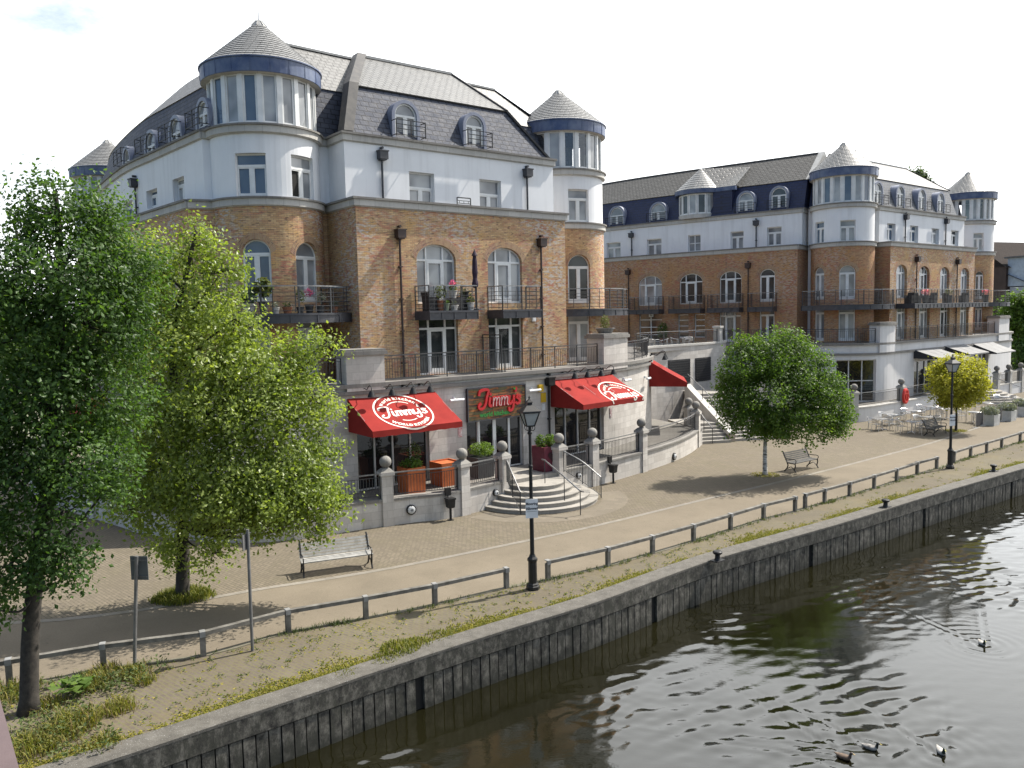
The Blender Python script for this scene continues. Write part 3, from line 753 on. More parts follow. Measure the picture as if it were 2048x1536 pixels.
def tower(root, c, r, white=(), arch=(), low=(), a0=-253, name='tower', brick=None, clear=False, azglaz=0., ng=18, fins=True, navy=None):
    "round corner tower: brick shaft, white drum, ring of windows, blue fascia and slate cone"
    brick = brick or M_brick
    T = arcsurf(c, r, a0, a0 + 360, 72); A1 = arcsurf(c, r, a0, a0 + 360, 72)
    b = MB()
    ops = [(*T.box(*q), 0) for q in low] + [((lambda t: (*t, (t[1] - t[0]) / 2 * .98))(T.box(*q))) for q in arch]
    b.wall(T, 0, T.L, ZF - .6, ZB - .39, ops, .2)
    for o in ops:
        if o[4] > 0: archband(b, T, o[:4], o[4], .26, .006, 1)
    b.build(name + '_brick_wall', [brick, M_archbrick], root)
    wo = [(*T.box(*q[:4]), 0) for q in white]
    b = MB(); b.wall(T, 0, T.L, ZB - .02, ZW - .36, wo, .24, d=-.05); b.build(name + '_white_wall', M_render, root)
    for o in ops: window(root, T, o[:4], o[4], 'arch2' if o[4] else 'door2', .17, name='french_door')
    for q, o in zip(white, wo): window(root, T, o[:4], 0, 'win2', .22, glass=(q[4] if len(q) > 4 else None), opened=(q[5] if len(q) > 5 else None))
    b = MB()
    for zt in (ZB, ZW):
        b.lathe((*c, 0), [(r - .3, zt - .40), (r + .05, zt - .40), (r + .05, zt - .37), (r + .12, zt - .36), (r + .12, zt - .10), (r + .12, zt - .10)], 64, 0)
        b.lathe((*c, 0), [(r + .10, zt - .10), (r + .19, zt - .095), (r + .19, zt - .02), (r - .35, zt + .02)], 64, 1)
    b.lathe((*c, 0), [(r + .115, ZW - .36), (r + .12, ZW - .10)], 64, 0)
    b.build(name + '_cornice', [M_stone, M_cope], root)
    # ring of windows
    zg0, zg1 = ZW + .0, 18.08; rg = r - .16
    b = MB()
    for k in range(ng):
        a = R(azglaz + 360 * k / ng); 
        b.box((c[0] + rg * math.cos(a), c[1] + rg * math.sin(a), (zg0 + zg1) / 2), (.14, .20, zg1 - zg0), a)
    b.build(name + '_mullions', M_frame, root)
    for k in range(ng):
        am = azglaz + 360 * (k + .5) / ng; h = 180 / ng
        L = Surf([(c[0] + (rg + .02) * math.cos(R(am - h)), c[1] + (rg + .02) * math.sin(R(am - h))), (c[0] + (rg + .02) * math.cos(R(am + h)), c[1] + (rg + .02) * math.sin(R(am + h)))])
        f = MB(); w = L.L; x0, x1 = .10, w - .10; fw = .075 if k % 2 else .055
        f.sbox(L, x0, x0 + fw, zg0 + .02, zg1, -.05, .02); f.sbox(L, x1 - fw, x1, zg0 + .02, zg1, -.05, .02)
        f.sbox(L, x0 + fw, x1 - fw, zg0 + .02, zg0 + .12, -.05, .025); f.sbox(L, x0 + fw, x1 - fw, zg1 - .10, zg1, -.05, .02)
        o = f.build('window', M_frame, root)
        p = MB(); p.spoly(L, [(x0 + .03, zg0 + .05), (x1 - .03, zg0 + .05), (x1 - .03, zg1 - .05), (x0 + .03, zg1 - .05)], -.02)
        p.build('pane', (M_clear if k % 3 else M_glass[1]) if clear else M_glass[glass_rnd.choice([1, 1, 2, 1, 2])], o)  # pale and blue ring panes carry the sky's brightness in their colour
    if not clear:
        b = MB(); b.lathe((*c, 0), [(r - .6, zg0), (r - .6, zg1)], 24); b.build(name + '_blind', simple('blind', (.25, .26, .27), .8), root)
    # fascia
    re = r + .16
    b = MB(); b.lathe((*c, 0), [(rg - .2, 18.0), (re - .02, 18.05)], 64, 0); b.lathe((*c, 0), [(re - .02, 18.05), (re, 18.07), (re + .01, 18.62), (re + .06, 18.63), (re + .06, 18.68), (re - .1, 18.69)], 64, 1)
    for k in range(20):
        a = 360 / 20 * k + 7
        b.box((c[0] + (re + .005) * math.cos(R(a)), c[1] + (re + .005) * math.sin(R(a)), 18.34), (.03, .02, .5), R(a), 1)
    b.build(name + '_fascia', [M_stone, M_lead], root)
    # cone in slipped courses
    z0, z1, rc = 18.67, 20.62, re + .04
    b = MB(); n = 15; pr = []
    for i in range(n):
        ra, rb = rc * (1 - i / n * .88), rc * (1 - (i + 1) / n * .88); za, zb = z0 + (z1 - z0) * i / n, z0 + (z1 - z0) * (i + 1) / n
        b.lathe((*c, 0), [(ra + .0, za), (ra + .003, za + .018), (rb - .01, zb)], 56, 0)
    b.build(name + '_slate_cone', navy or M_slate_cone, root)
    b = MB(); b.lathe((*c, 0), [(rc * .135, z1 - .02), (rc * .05, z1 + .24), (0, z1 + .28)], 12)
    if fins:
        for k in range(8):
            a = R(45 * k); b.bar((c[0] + rc * .14 * math.cos(a), c[1] + rc * .14 * math.sin(a), z1), (c[0] + rc * .05 * math.cos(a), c[1] + rc * .05 * math.sin(a), z1 + .25), .03)
    b.build(name + '_cap', M_leadgrey_pale, root)
    b = MB(); b.tube([(*c, z1 + .2), (*c, z1 + 1.0)], [.02, .012], 6); b.build('finial_rod', M_railtop, root)
    return T
M_slate_cone = slatemat('cone_slate', (.165, .165, .162), (.12, .12, .118), (.05, .05, .048), .40, w=.34, h=5.)
M_leadgrey_pale = simple('pale_lead_cap', (.32, .32, .31), .5, (.24, .24, .23), 2)
M_deck = simple('terrace_paving', (.20, .19, .175), .9, (.15, .14, .13), 1.2)

def facade_row(root, sf, wall_name, z0, z1, u0, u1, ops, mats, rev=.2, d=0., bands=True):
    b = MB(); b.wall(sf, u0, u1, z0, z1, ops, rev, d)
    if bands:
        for o in ops:
            if o[4] > 0: archband(b, sf, o[:4], o[4], .3, d + .006, 1)
    return b.build(wall_name, mats, root)
def arched(sf, px, frac=.38):
    t = sf.box(*px); w = t[1] - t[0]
    return (*t, w * frac)
def flat(sf, px, d=0.): return (*sf.box(*px, d), 0)
# ------------------------------------------------------------------ near building
dB = np.array([1.3, 1.0]); dB /= np.hypot(*dB); nB = np.array([dB[1], -dB[0]])
PB = np.array([at(718, 600, 34.)[0], 34.])
B1 = thing('apartment_building', 'near apartment block of yellow brick and white render with corner towers above the red awnings', 'building', (PB[0], PB[1], 0))
BR = Surf([PB, PB + dB * 11.66]); WH = Surf([PB - nB * 1.25 + dB * .2, PB - nB * 1.25 + dB * 12.0])
BRP = Surf([PB - nB * 5, PB, PB + dB * 11.66, PB + dB * 11.66 - nB * 5])
WHP = Surf([PB - nB * 5 + dB * .2, PB - nB * 1.25 + dB * .2, PB - nB * 1.25 + dB * 12.0, PB + dB * 12.0 - nB * 5.5])
C1, C3 = np.array([-10.54, 35.6]), np.array([3.03, 47.3]); C2 = np.array([-27.9, 57.2])
TR = 2.34
# main brick block
bw = [arched(BR, (834, 912, 489, 607), .34), arched(BR, (976, 1044, 495.6, 606), .34)]
bd = [flat(BR, (839, 917, 634, 748)), flat(BR, (978, 1046, 630, 738))]
ops = bw + bd
facade_row(B1, BR, 'brick_wall', ZF - .6, ZB - .39, 0, BR.L, ops, [M_brick, M_archbrick], .24)
b = MB(); b.wall(BRP, 0, 5, ZF - .6, ZB - .39); b.build('brick_return_wall', M_brick, B1); b = MB(); b.wall(BRP, 5 + 11.66, BRP.L, ZF - .6, ZB - .39); b.build('brick_return_wall', M_brick, B1)
for o in bw: window(B1, BR, o[:4], o[4], 'arch3', .2, glass=1, name='french_door')
for o in bd: window(B1, BR, o[:4], 0, 'door3', .2, glass=0, name='french_door')
# white storey
ww = [(*WH.box(820, 870, 345, 470), 0), (*WH.box(960, 1003, 360, 470), 0)]
ww = [(a, b_, 12.15, t, 0) for a, b_, z, t, r in ww]
facade_row(B1, WH, 'white_wall', 12.0, ZW - .36, 0, WH.L, ww, [M_render], .26, bands=False)
b = MB(); lw = 3.75; b.wall(WHP, 0, lw, 12.0, ZW - .36); b.build('white_return_wall', M_render, B1); b = MB(); b.wall(WHP, lw + WH.L, WHP.L, 12.0, ZW - .36); b.build('white_return_wall', M_render, B1)
for o in ww: window(B1, WH, o[:4], 0, 'win2', .24, glass=1)
b = MB(); cornice(b, BRP, 0, BRP.L, ZB); b.build('cornice', [M_stone, M_cope], B1); b = MB(); cornice(b, WHP, 0, WHP.L, ZW); b.build('cornice', [M_stone, M_cope], B1)
b = MB(); b.sbox(BR, .3, 11.4, 12.0, 12.1, -1.4, -.3); b.build('parapet_gutter', M_deck, B1)
b = MB(); u0 = BR.hu(918, 405); railing(b, BR, u0, u0 + .75, ZB, .38, -.15, 'v', sp=.2, post=.75); b.build('roof_rail', M_rail, B1)
for px, py, y2 in ((761.6, 316, 396), (1051.7, 350, 423)): downpipe(B1, WH, WH.hu(px, py), 12.4, WH.hz(px, py + 6), mat=M_pipe2)
for px, py in ((797, 472), (1079.5, 488)): downpipe(B1, BR, BR.hu(px, py), ZF, BR.hz(px, py + 7), mat=M_pipe)
# roofs of the main block
uL, uR = 1.05, 9.55       # flat part of the mansard front, eave to eave
U0 = WH.hu(716, 172, -.9); U1 = WH.hu(1012, 223.5, -.9)
b = MB()
def P3(sf, u, z, d): return sf.pt(u, z, d)
q = [P3(WH, .45, ZW - .02, -.1), P3(WH, WH.L - .15, ZW - .02, -.1), P3(WH, U1, 18.32, -.92), P3(WH, U0 - .05, 18.32, -.92)]
b.face(q, [(0, 0), (11.5, 0), (U1, 2.4), (U0, 2.4)])
qr = [P3(WH, WH.L - .15, ZW - .02, -.1), P3(WH, WH.L - .15, ZW - .02, -6), P3(WH, U1, 18.32, -6), P3(WH, U1, 18.32, -.92)]
b.face(qr, [(0, 0), (6, 0), (6, 2.9), (.9, 2.9)])
ql = [P3(WH, .45, ZW - .02, -6), P3(WH, .45, ZW - .02, -.1), P3(WH, U0 - .05, 18.32, -.92), P3(WH, U0 - .05, 18.32, -6)]
b.face(ql, [(0, 0), (6, 0), (5.1, 2.5), (0, 2.5)])
b.build('mansard_roof', M_slate, B1)
RL, RR = WH.hu(740, 115, -4.5), WH.hu(903, 152, -4.5)
b = MB(); zr = 20.9
b.face([P3(WH, U0 - .05, 18.36, -.86), P3(WH, U1 + .02, 18.36, -.86), P3(WH, RR, zr, -4.5), P3(WH, RL - .3, zr, -4.5)], [(0, 0), (U1 - U0, 0), (RR - U0, 4.4), (RL - U0, 4.4)])
b.face([P3(WH, U1 + .02, 18.36, -.86), P3(WH, U1 + .02, 18.36, -8.2), P3(WH, RR, zr, -4.5)], [(0, 0), (7.3, 0), (3.6, 3.)])
b.face([P3(WH, U0 - .05, 18.36, -8.2), P3(WH, U0 - .05, 18.36, -.86), P3(WH, RL - .3, zr, -4.5)], [(0, 0), (7, 0), (3.6, 3)])
b.face([P3(WH, U1 + .02, 18.36, -8.2), P3(WH, U0 - .05, 18.36, -8.2), P3(WH, RL - .3, zr, -4.5), P3(WH, RR, zr, -4.5)], [(0, 0), (7, 0), (6, 4), (1, 4)])
b.build('roof', M_slate_top, B1)
b = MB()
b.bar(P3(WH, RL - .3, zr + .03, -4.5), P3(WH, RR, zr + .03, -4.5), .22, .12, 0)
for A, C in (((WH, U1 + .02, 18.38, -.86), (WH, RR, zr + .03, -4.5)), ((WH, WH.L - .15, ZW, -.08), (WH, U1 + .02, 18.36, -.88))): b.bar(P3(*A), P3(*C), .16, .10, 1)
# raised verge kerb on the left end
for (ua, za, da), (ub, zb2, db) in (((.40, ZW - .02, -.12), (U0 - .1, 18.36, -.9)), ((U0 - .1, 18.36, -.9), (RL - .35, zr + .05, -4.5))):
    A = [P3(WH, ua - .36, za, da + .10), P3(WH, ua + .10, za, da + .10), P3(WH, ua + .10, za, da - .5), P3(WH, ua - .36, za, da - .5)]
    Cc = [P3(WH, ub - .36, zb2, db + .10), P3(WH, ub + .10, zb2, db + .10), P3(WH, ub + .10, zb2, db - .5), P3(WH, ub - .36, zb2, db - .5)]
    A = [(x, y, z + .10) for x, y, z in A]; Cc = [(x, y, z + .10) for x, y, z in Cc]
    b.hexa(A + Cc, 1)
b.build('roof_ridge', [M_leadgrey_pale, simple('dark_verge', (.03, .03, .033), .7, (.07, .065, .06), 3)], B1)
b = MB(); b.sbox(WH, U0 - .1, U1 + .05, 18.30, 18.36, -1., -.84); b.build('eaves_gutter', M_slot, B1)
for bx in ((790, 834, 207, 273), (932, 968, 231, 296)):
    d_ = -.1; a, c_, z0, z1 = WH.box(*bx, d_)
    dormer(B1, WH, (a + c_) / 2, c_ - a, ZW + .06, z1, glass=1)
# recessed parts either side of the block, running between the two towers
vR = C3 - C1; vR = vR / np.hypot(*vR); RC = Surf([C1 + nB * 1.1, C3 + nB * 1.1])
b = MB(); b.wall(RC, 0, RC.L, ZF - .6, ZB - .39); b.build('recess_brick_wall', M_brick, B1)
b = MB(); b.wall(RC, 0, RC.L, ZB - .1, ZW - .3); b.build('recess_white_wall', M_render, B1)
b = MB(); cornice(b, RC, 1.5, 7.5, ZB); b.build('recess_cornice', [M_stone, M_cope], B1); b = MB(); cornice(b, RC, 1.5, 7.5, ZW); b.build('recess_cornice', [M_stone, M_cope], B1); b = MB(); cornice(b, RC, 13, RC.L - 1.5, ZB); b.build('recess_cornice', [M_stone, M_cope], B1); b = MB(); cornice(b, RC, 13, RC.L - 1.5, ZW); b.build('recess_cornice', [M_stone, M_cope], B1)
b = MB(); b.sloft(RC, [(-.05, ZW), (-.6, 18.32)], 0, RC.L); b.build('recess_mansard', M_slate, B1)
b = MB(); b.sloft(RC, [(-.55, 18.34), (-2.8, 20.7), (-5.6, 18.3)], .9, 14.6, caps=True); b.build('recess_roof', M_slate_top, B1)
b = MB(); b.bar(RC.pt(.9, 20.73, -2.8), RC.pt(14.6, 20.73, -2.8), .2, .1); b.bar(RC.pt(14.6, 20.7, -2.8), RC.pt(16.7, 18.4, -.5), .14, .1, 1); b.build('recess_ridge', [M_leadgrey_pale, M_slot], B1)
b = MB(); b.face([RC.pt(14.6, 18.34, -.55), RC.pt(16.8, 18.34, -.55), RC.pt(14.6, 20.7, -2.8)], [(0, 0), (2, 0), (0, 3.2)]); b.face([RC.pt(16.8, 18.34, -.55), RC.pt(16.8, 18.34, -5.6), RC.pt(14.6, 20.7, -2.8)], [(0, 0), (5, 0), (2.5, 3.7)]); b.build('hip_roof', M_slate_top, B1)
# towers
T1 = tower(B1, C1, TR, white=((470, 533, 305, 393, 2), (585, 629, 312, 401, 1, True)), arch=((484, 543, 478, 603), (593, 637, 484, 604)), low=((478, 542, 640, 756), (598, 640, 637, 752)), name='tower', azglaz=4)
T3 = tower(B1, C3, 2.5, white=((1137, 1178.5, 378, 445, 1),), arch=((1136, 1180.6, 509, 606),), low=((1137, 1181, 627, 723),), name='tower', clear=True, azglaz=10)
T2 = tower(B1, C2, TR, name='tower', azglaz=0, fins=True)
# balconies
balcony(B1, BR, BR.hu(829, 615), BR.hu(956, 600, 1.25))
balcony(B1, BR, BR.hu(974, 612), BR.hu(1084, 600, 1.25))
TB1 = arcsurf(C1, TR, -155, -12, 40); balcony(B1, TB1, .3, TB1.L, pr=1.5)
TB3 = arcsurf(C3, 2.5, -118, 15, 40); balcony(B1, TB3, .2, TB3.L, pr=1.35)
# side wing going back on the left
lwp = [(-30, 60.), (-27.6, 54.5), (-24.6, 48.8), (-19.8, 42.0), (-16.4, 38.2), (-12.75, 34.25)]
LW = Surf(smooth(lwp, 6)); LWB = Surf([LW.pt(u, 0, .75)[:2] for u in LW.u])
lww = [flat(LW, (346, 369, 355, 404)), flat(LW, (293, 315, 379, 416)), flat(LW, (246, 266, 403, 434)), flat(LW, (207, 222, 425, 452))]
facade_row(B1, LW, 'side_white_wall', ZB - .4, ZW - .36, 0, LW.L, lww, [M_render], .3, bands=False)
for o in lww: window(B1, LW, o[:4], 0, 'win2', .28)
la = []
for k in range(5):
    u = LWB.L - 2.6 - 3.4 * k
    la.append((u - .8, u + .8, ZD, 11.2, .6)); la.append((u - .8, u + .8, ZF, 8.0, 0))
facade_row(B1, LWB, 'side_brick_wall', ZF - .6, ZB - .39, 0, LWB.L, la, [M_brick, M_archbrick], .2)
for o in la: window(B1, LWB, o[:4], o[4], 'arch3' if o[4] else 'door3', .18, name='french_door')
for k in range(5):
    u = LWB.L - 2.6 - 3.4 * k; balcony(B1, LWB, u - 1.4, u + 1.4)
b = MB(); cornice(b, LWB, 0, LWB.L, ZB); b.build('side_cornice', [M_stone, M_cope], B1); b = MB(); b.build('side_cornice', [M_stone, M_cope], B1); b = MB(); cornice(b, LW, 0, LW.L, ZW); b.build('side_cornice', [M_stone, M_cope], B1); b = MB()
e = LW.p[-1]; LE = Surf([LWB.p[-1], C1 - np.array([0, .8])]); cornice(b, LE, 0, LE.L, ZB); b.build('side_cornice', [M_stone, M_cope], B1); b = MB(); LE2 = Surf([e, C1 - np.array([0, .2])]); cornice(b, LE2, 0, LE2.L, ZW); b.build('side_cornice', [M_stone, M_cope], B1)
b = MB(); b.wall(LE, 0, LE.L, ZF - .6, ZB - .39); b.build('side_brick_return', M_brick, B1)
b = MB(); b.wall(LE2, 0, LE2.L, ZB - .4, ZW - .36); b.build('side_white_return', M_render, B1)
b = MB(); b.sloft(LW, MANS, 0, LW.L + .6); b.build('side_mansard', M_slate, B1)
b = MB(); b.sloft(LW, [(-.88, 18.34), (-3.1, 20.5), (-6, 18.3)], 2, LW.L + .5); b.build('side_roof', M_slate_top, B1)
for bx in ((393, 414, 201, 262), (338, 360, 236, 292), (290, 309, 265, 316), (246, 258, 297, 343)):
    a, c_, z0, z1 = LW.box(*bx, -.1); dormer(B1, LW, (a + c_) / 2, max(1.1, min(1.4, c_ - a)), ZW + .06, z1, glass=1)
downpipe(B1, LW, LW.hu(273.5, 370), ZB, LW.hz(273.5, 376), mat=M_pipe2)
# ground floor: curved restaurant front with the raised terrace on top
gfp = [(-21., 40.), (-17.6, 34.6), (-13.8, 31.0), (-9.8, 30.3), (-6.31, 31.99), (-3.1, 34.48), (.12, 36.99), (2.96, 39.46), (5.7, 42.3), (7.6, 45.6), (8.6, 49.3), (8.7, 54)]
GF = Surf(smooth(gfp, 6))
go_win1 = flat(GF, (716, 860, 862, 985)); go_door = flat(GF, (934, 1047, 832, 935)); go_win2 = flat(GF, (1110, 1208, 815, 912))
ZG = 1.0; ZC = GF.hz(1000, 739) ; ZS = GF.hz(1048, 757)
def setz(o, z0, z1): return (o[0], o[1], z0, z1, 0)
go_win1 = setz(go_win1, ZG, 3.55); go_door = setz(go_door, ZG, GF.hz(985, 834)); go_win2 = setz(go_win2, ZG, 3.55)
uw3 = GF.L - 4.6
go_win3 = (uw3, uw3 + 2.4, ZG, 3.55, 0)
go_winl = (9.0, 12.6, ZG, 3.55, 0); go_winl2 = (3, 6.2, ZG, 3.55, 0)
gops = [go_win1, go_door, go_win2, go_win3, go_winl, go_winl2]
b = MB(); b.wall(GF, 0, GF.L, -.3, ZF - .05, gops, .25); b.build('stone_wall', M_ashlar, B1)
b = MB(); b.sbox(GF, 0, GF.L, ZS - .09, ZS + .06, -.1, .13); b.sbox(GF, 0, GF.L, ZF - .16, ZF + .0, -.45, .16); b.build('string_course', M_cope, B1)
M_alu = simple('pale_shopfront_frame', (.55, .55, .54), .4, (.45, .45, .44), 3)
for o, k in ((go_win1, 'shop4'), (go_win2, 'shop4'), (go_win3, 'shop3'), (go_winl, 'shop4'), (go_winl2, 'shop4')): window(B1, GF, o[:4], 0, k, .22, glass=M_shop, name='shop_window', mat=M_alu, fw=.06)
# restaurant entrance: side lights and a pair of doors
a_, b_, z0_, z1_, _ = go_door; wd = b_ - a_
for i, (p, q, nm, kd) in enumerate(((0, .22, 'side_light', 'shop1'), (.22, .50, 'entrance_door', 'plain'), (.50, .775, 'entrance_door', 'plain'), (.775, 1, 'side_light', 'shop1'))):
    o = window(B1, GF, (a_ + wd * p, a_ + wd * q, z0_, z1_), 0, kd, .2 if nm == 'side_light' else .17, glass=M_shop, name=nm, mat=M_frame if nm == 'entrance_door' else M_alu, fw=.09 if nm == 'entrance_door' else .05)
# raised terrace floor
b = MB(); b.sloft(GF, [(-.2, ZF - .02), (-4., ZF - .02)], 0, GF.L); b.face([(-20, 42, ZF - .05), (-10, 33, ZF - .05), (-4, 36, ZF - .05), (4, 43, ZF - .05), (7, 50, ZF - .05), (2, 56, ZF - .05), (-12, 52, ZF - .05)]); b.build('terrace_floor', M_deck, B1)
# stone piers and railings along the terrace edge
def pier_on(root, sf, u0, u1, z0, z1, th=.8, mats=None):
    b = MB(); b.sbox(sf, u0, u1, z0, z1 - .2, -th + .15, .15, 0); b.sbox(sf, u0 - .1, u1 + .1, z1 - .2, z1 - .04, -th + .05, .25, 1); b.sbox(sf, u0 - .04, u1 + .04, z1 - .04, z1 + .04, -th + .12, .19, 1)
    return b.build('stone_pier', mats or [M_ashlar, M_cope], root)
pu0, pu1 = GF.hu(690, 740), GF.hu(766, 740); qu0, qu1 = GF.hu(1203, 700), GF.hu(1250, 700)
pz = GF.hz(728, 700); qz = GF.hz(1228, 668)
pier_on(B1, GF, pu0, pu1, ZS + .06, pz, 1.1); pier_on(B1, GF, qu0, qu1, ZS + .06, qz, 1.1)
b = MB()
railing(b, GF, 0.5, pu0 - .1, ZF, 1.08, -.2, 'v', mt=1, post=1.6); railing(b, GF, pu1 + .1, qu0 - .1, ZF, 1.08, -.2, 'v', mt=1, post=1.6); railing(b, GF, qu1 + .1, GF.L, ZF, 1.08, -.2, 'v', mt=1, post=1.6)
b.build('terrace_railing', [M_rail, M_rail], B1)
# privacy screen of bars between two flats
b = MB(); us = BR.hu(965, 700); p, q = BR.pt(us, 0, .05), BR.pt(us, 0, 1.5); L = Surf([p[:2], q[:2]]); railing(b, L, 0, L.L, ZF, 1.75, 0, 'v', sp=.11, post=1.5); b.build('terrace_screen', M_rail, B1)
# ------------------------------------------------------------------ far building
P2_ = np.array([29.46, 62.4]); B2 = thing('apartment_building', 'far apartment block of brown brick and white render with navy mansard roof beyond the courtyard', 'building', (P2_[0], P2_[1], 0))
BR2 = Surf([P2_, P2_ + dB * 14.8]); W2o = np.array(g2(1759, 410.6, 16.05)); W2e = np.array(g2(1932, 433.7, 16.05)); dW = (W2e - W2o) / np.hypot(*(W2e - W2o)); WH2 = Surf([W2o, W2o + dW * 15.2])
BR2P = Surf([P2_ - nB * 1.7, P2_, P2_ + dB * 14.8, P2_ + dB * 14.8 - nB * 6])
WH2P = Surf([W2o - nB * .7, W2o, W2o + dW * 15.2, W2o + dW * 15.2 - nB * 6])
C4, C5 = np.array([26.25, 63.6]), np.array([44.5, 78.6])
bw = [arched(BR2, q, .36) for q in ((1792, 1814, 529, 597), (1838, 1859, 532, 597), (1880, 1898.5, 534, 597), (1921, 1938, 536, 597))]
bd = [flat(BR2, q) for q in ((1793, 1814, 611, 672), (1838, 1859, 610, 670), (1880, 1899, 609, 668), (1920, 1937, 608, 664))]
bd = [(a, c, ZF, e, 0) for a, c, z, e, r in bd]
facade_row(B2, BR2, 'brick_wall', ZF - .6, ZB - .39, 0, BR2.L, bw + bd, [M_brick, M_archbrick], .3)
b = MB(); b.wall(BR2P, 0, 1.7, ZF - .6, ZB - .39); b.build('brick_return_wall', M_brick2, B2)
b = MB(); b.wall(BR2P, 16.5, BR2P.L, ZF - .6, ZB - .39); b.build('brick_return_wall', M_brick2, B2)
for o in bw: window(B2, BR2, o[:4], o[4], 'arch3', .26, name='french_door')
for o in bd: window(B2, BR2, o[:4], 0, 'door3', .26, name='french_door')
ww = [flat(WH2, q) for q in ((1774, 1791, 447, 483), (1819.5, 1836.5, 451.5, 486), (1863, 1878, 457, 489), (1902, 1917, 461, 492))]
facade_row(B2, WH2, 'white_wall', ZB - .4, ZW - .36, 0, WH2.L, ww, [M_render], .3, bands=False)
b = MB(); b.wall(WH2P, 0, .7, ZB - .4, ZW - .36); b.build('white_return_wall', M_render, B2)
b = MB(); b.wall(WH2P, 15.9, WH2P.L, ZB - .4, ZW - .36); b.build('white_return_wall', M_render, B2)
for o in ww: window(B2, WH2, o[:4], 0, 'win2', .28)
b = MB(); cornice(b, BR2P, 0, BR2P.L, ZB); b.build('cornice', [M_stone, M_cope], B2); b = MB(); cornice(b, WH2P, 0, WH2P.L, ZW); b.build('cornice', [M_stone, M_cope], B2)
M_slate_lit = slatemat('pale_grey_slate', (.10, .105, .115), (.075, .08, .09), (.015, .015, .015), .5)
LR = W2o - dB * .0
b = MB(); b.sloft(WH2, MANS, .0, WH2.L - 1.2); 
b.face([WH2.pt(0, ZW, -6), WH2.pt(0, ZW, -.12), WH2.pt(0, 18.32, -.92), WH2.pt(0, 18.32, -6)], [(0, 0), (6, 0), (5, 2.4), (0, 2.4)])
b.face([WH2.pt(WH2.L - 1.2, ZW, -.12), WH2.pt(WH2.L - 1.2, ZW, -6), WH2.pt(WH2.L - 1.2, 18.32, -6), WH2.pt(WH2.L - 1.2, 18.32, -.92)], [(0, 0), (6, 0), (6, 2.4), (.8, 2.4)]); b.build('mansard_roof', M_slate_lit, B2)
e0, e1 = -.1, WH2.L - 1.1; r0, zr = WH2.hit(1735, 323, -4.3); r1, _z = WH2.hit(1812, 336, -4.3); print('ridge2', r0, zr, r1, _z)
b = MB()
b.face([WH2.pt(e0, 18.36, -.86), WH2.pt(e1, 18.36, -.86), WH2.pt(r1, zr, -4.3), WH2.pt(r0, zr, -4.3)], [(0, 0), (15, 0), (11, 4.2), (-2, 4.2)])
b.face([WH2.pt(e1, 18.36, -.86), WH2.pt(e1, 18.36, -8), WH2.pt(r1, zr, -4.3)], [(0, 0), (7, 0), (3.5, 4)])
b.face([WH2.pt(e1, 18.36, -8), WH2.pt(e0, 18.36, -8), WH2.pt(r0, zr, -4.3), WH2.pt(r1, zr, -4.3)], [(0, 0), (15, 0), (15, 4), (0, 4)])
b.face([WH2.pt(e0, 18.36, -8), WH2.pt(e0, 18.36, -.86), WH2.pt(r0, zr, -4.3)], [(0, 0), (7, 0), (3.5, 3)]); b.build('roof', M_slate_top, B2)
b = MB(); b.bar(WH2.pt(r0, zr + .03, -4.3), WH2.pt(r1, zr + .03, -4.3), .2, .1); b.build('ridge', M_leadgrey_pale, B2)
b = MB(); b.bar(WH2.pt(r1, zr + .02, -4.3), WH2.pt(e1, 18.38, -.86), .14, .1); b.build('hip_ridge', M_slot, B2)
for bx in ((1750, 1765, 366, 409), (1795, 1808.5, 373, 415), (1838, 1851.5, 379.6, 420), (1876, 1889, 387, 425)):
    a, c_, z0, z1 = WH2.box(*bx, -.1); dormer(B2, WH2, (a + c_) / 2, 1.2, ZW + .06, z1, glass=1)
for px, py in ((1809, 440), (1890, 448)): downpipe(B2, WH2, WH2.hu(px, py), ZB, WH2.hz(px, py))
for px, py in ((1831.7, 524), (1912.7, 529)): downpipe(B2, BR2, BR2.hu(px, py), ZF, BR2.hz(px, py), mat=M_pipe)
T4 = tower(B2, C4, 2.33, white=((1629, 1647, 444, 489), (1680, 1712, 440, 485)), arch=((1628, 1648, 534, 599), (1678, 1712, 530, 599)), low=((1628, 1648, 614, 682), (1677, 1711, 613, 682)), name='tower', azglaz=6, brick=M_brick2)
T5 = tower(B2, C5, TR, white=((1947, 1968, 466, 503, 1),), arch=((1951, 1968, 542, 598),), low=((1950, 1966, 608, 660),), name='tower', clear=True, azglaz=3, ng=22)
balcony(B2, BR2, BR2.hu(1791, 600), BR2.L - .6, pr=1.5, style='m', label='long steel balcony crossing four doors')
TB4 = arcsurf(C4, 2.33, -168, -14, 40); balcony(B2, TB4, .2, TB4.L, pr=1.45, style='m')
TB5 = arcsurf(C5, TR, -110, 15, 40); balcony(B2, TB5, .2, TB5.L, pr=1.4)
q = P2_ - nB * 1.7; b = MB(); b.wall(Surf([q + np.array([2.2, 5.]), q]), 0, 5.4, ZF - .6, ZB - .39); b.build('recess_side_wall', M_brick2, B2)
q = W2o - nB * .7; b = MB(); b.wall(Surf([q + np.array([2.2, 5.]), q]), 0, 5.4, ZB - .4, ZW); b.build('recess_side_wall', M_render, B2)
RC2 = Surf([C4 - nB * .3, C5 - nB * .3])
b = MB(); b.wall(RC2, 0, RC2.L, ZF - .6, ZB - .39); b.build('recess_brick_wall', M_brick2, B2)
b = MB(); b.wall(RC2, 0, RC2.L, ZB - .1, ZW - .3); b.build('recess_white_wall', M_render, B2)
b = MB(); cornice(b, RC2, 1.5, 5, ZB); b.build('recess_cornice', [M_stone, M_cope], B2); b = MB(); cornice(b, RC2, 1.5, 5, ZW); b.build('recess_cornice', [M_stone, M_cope], B2)
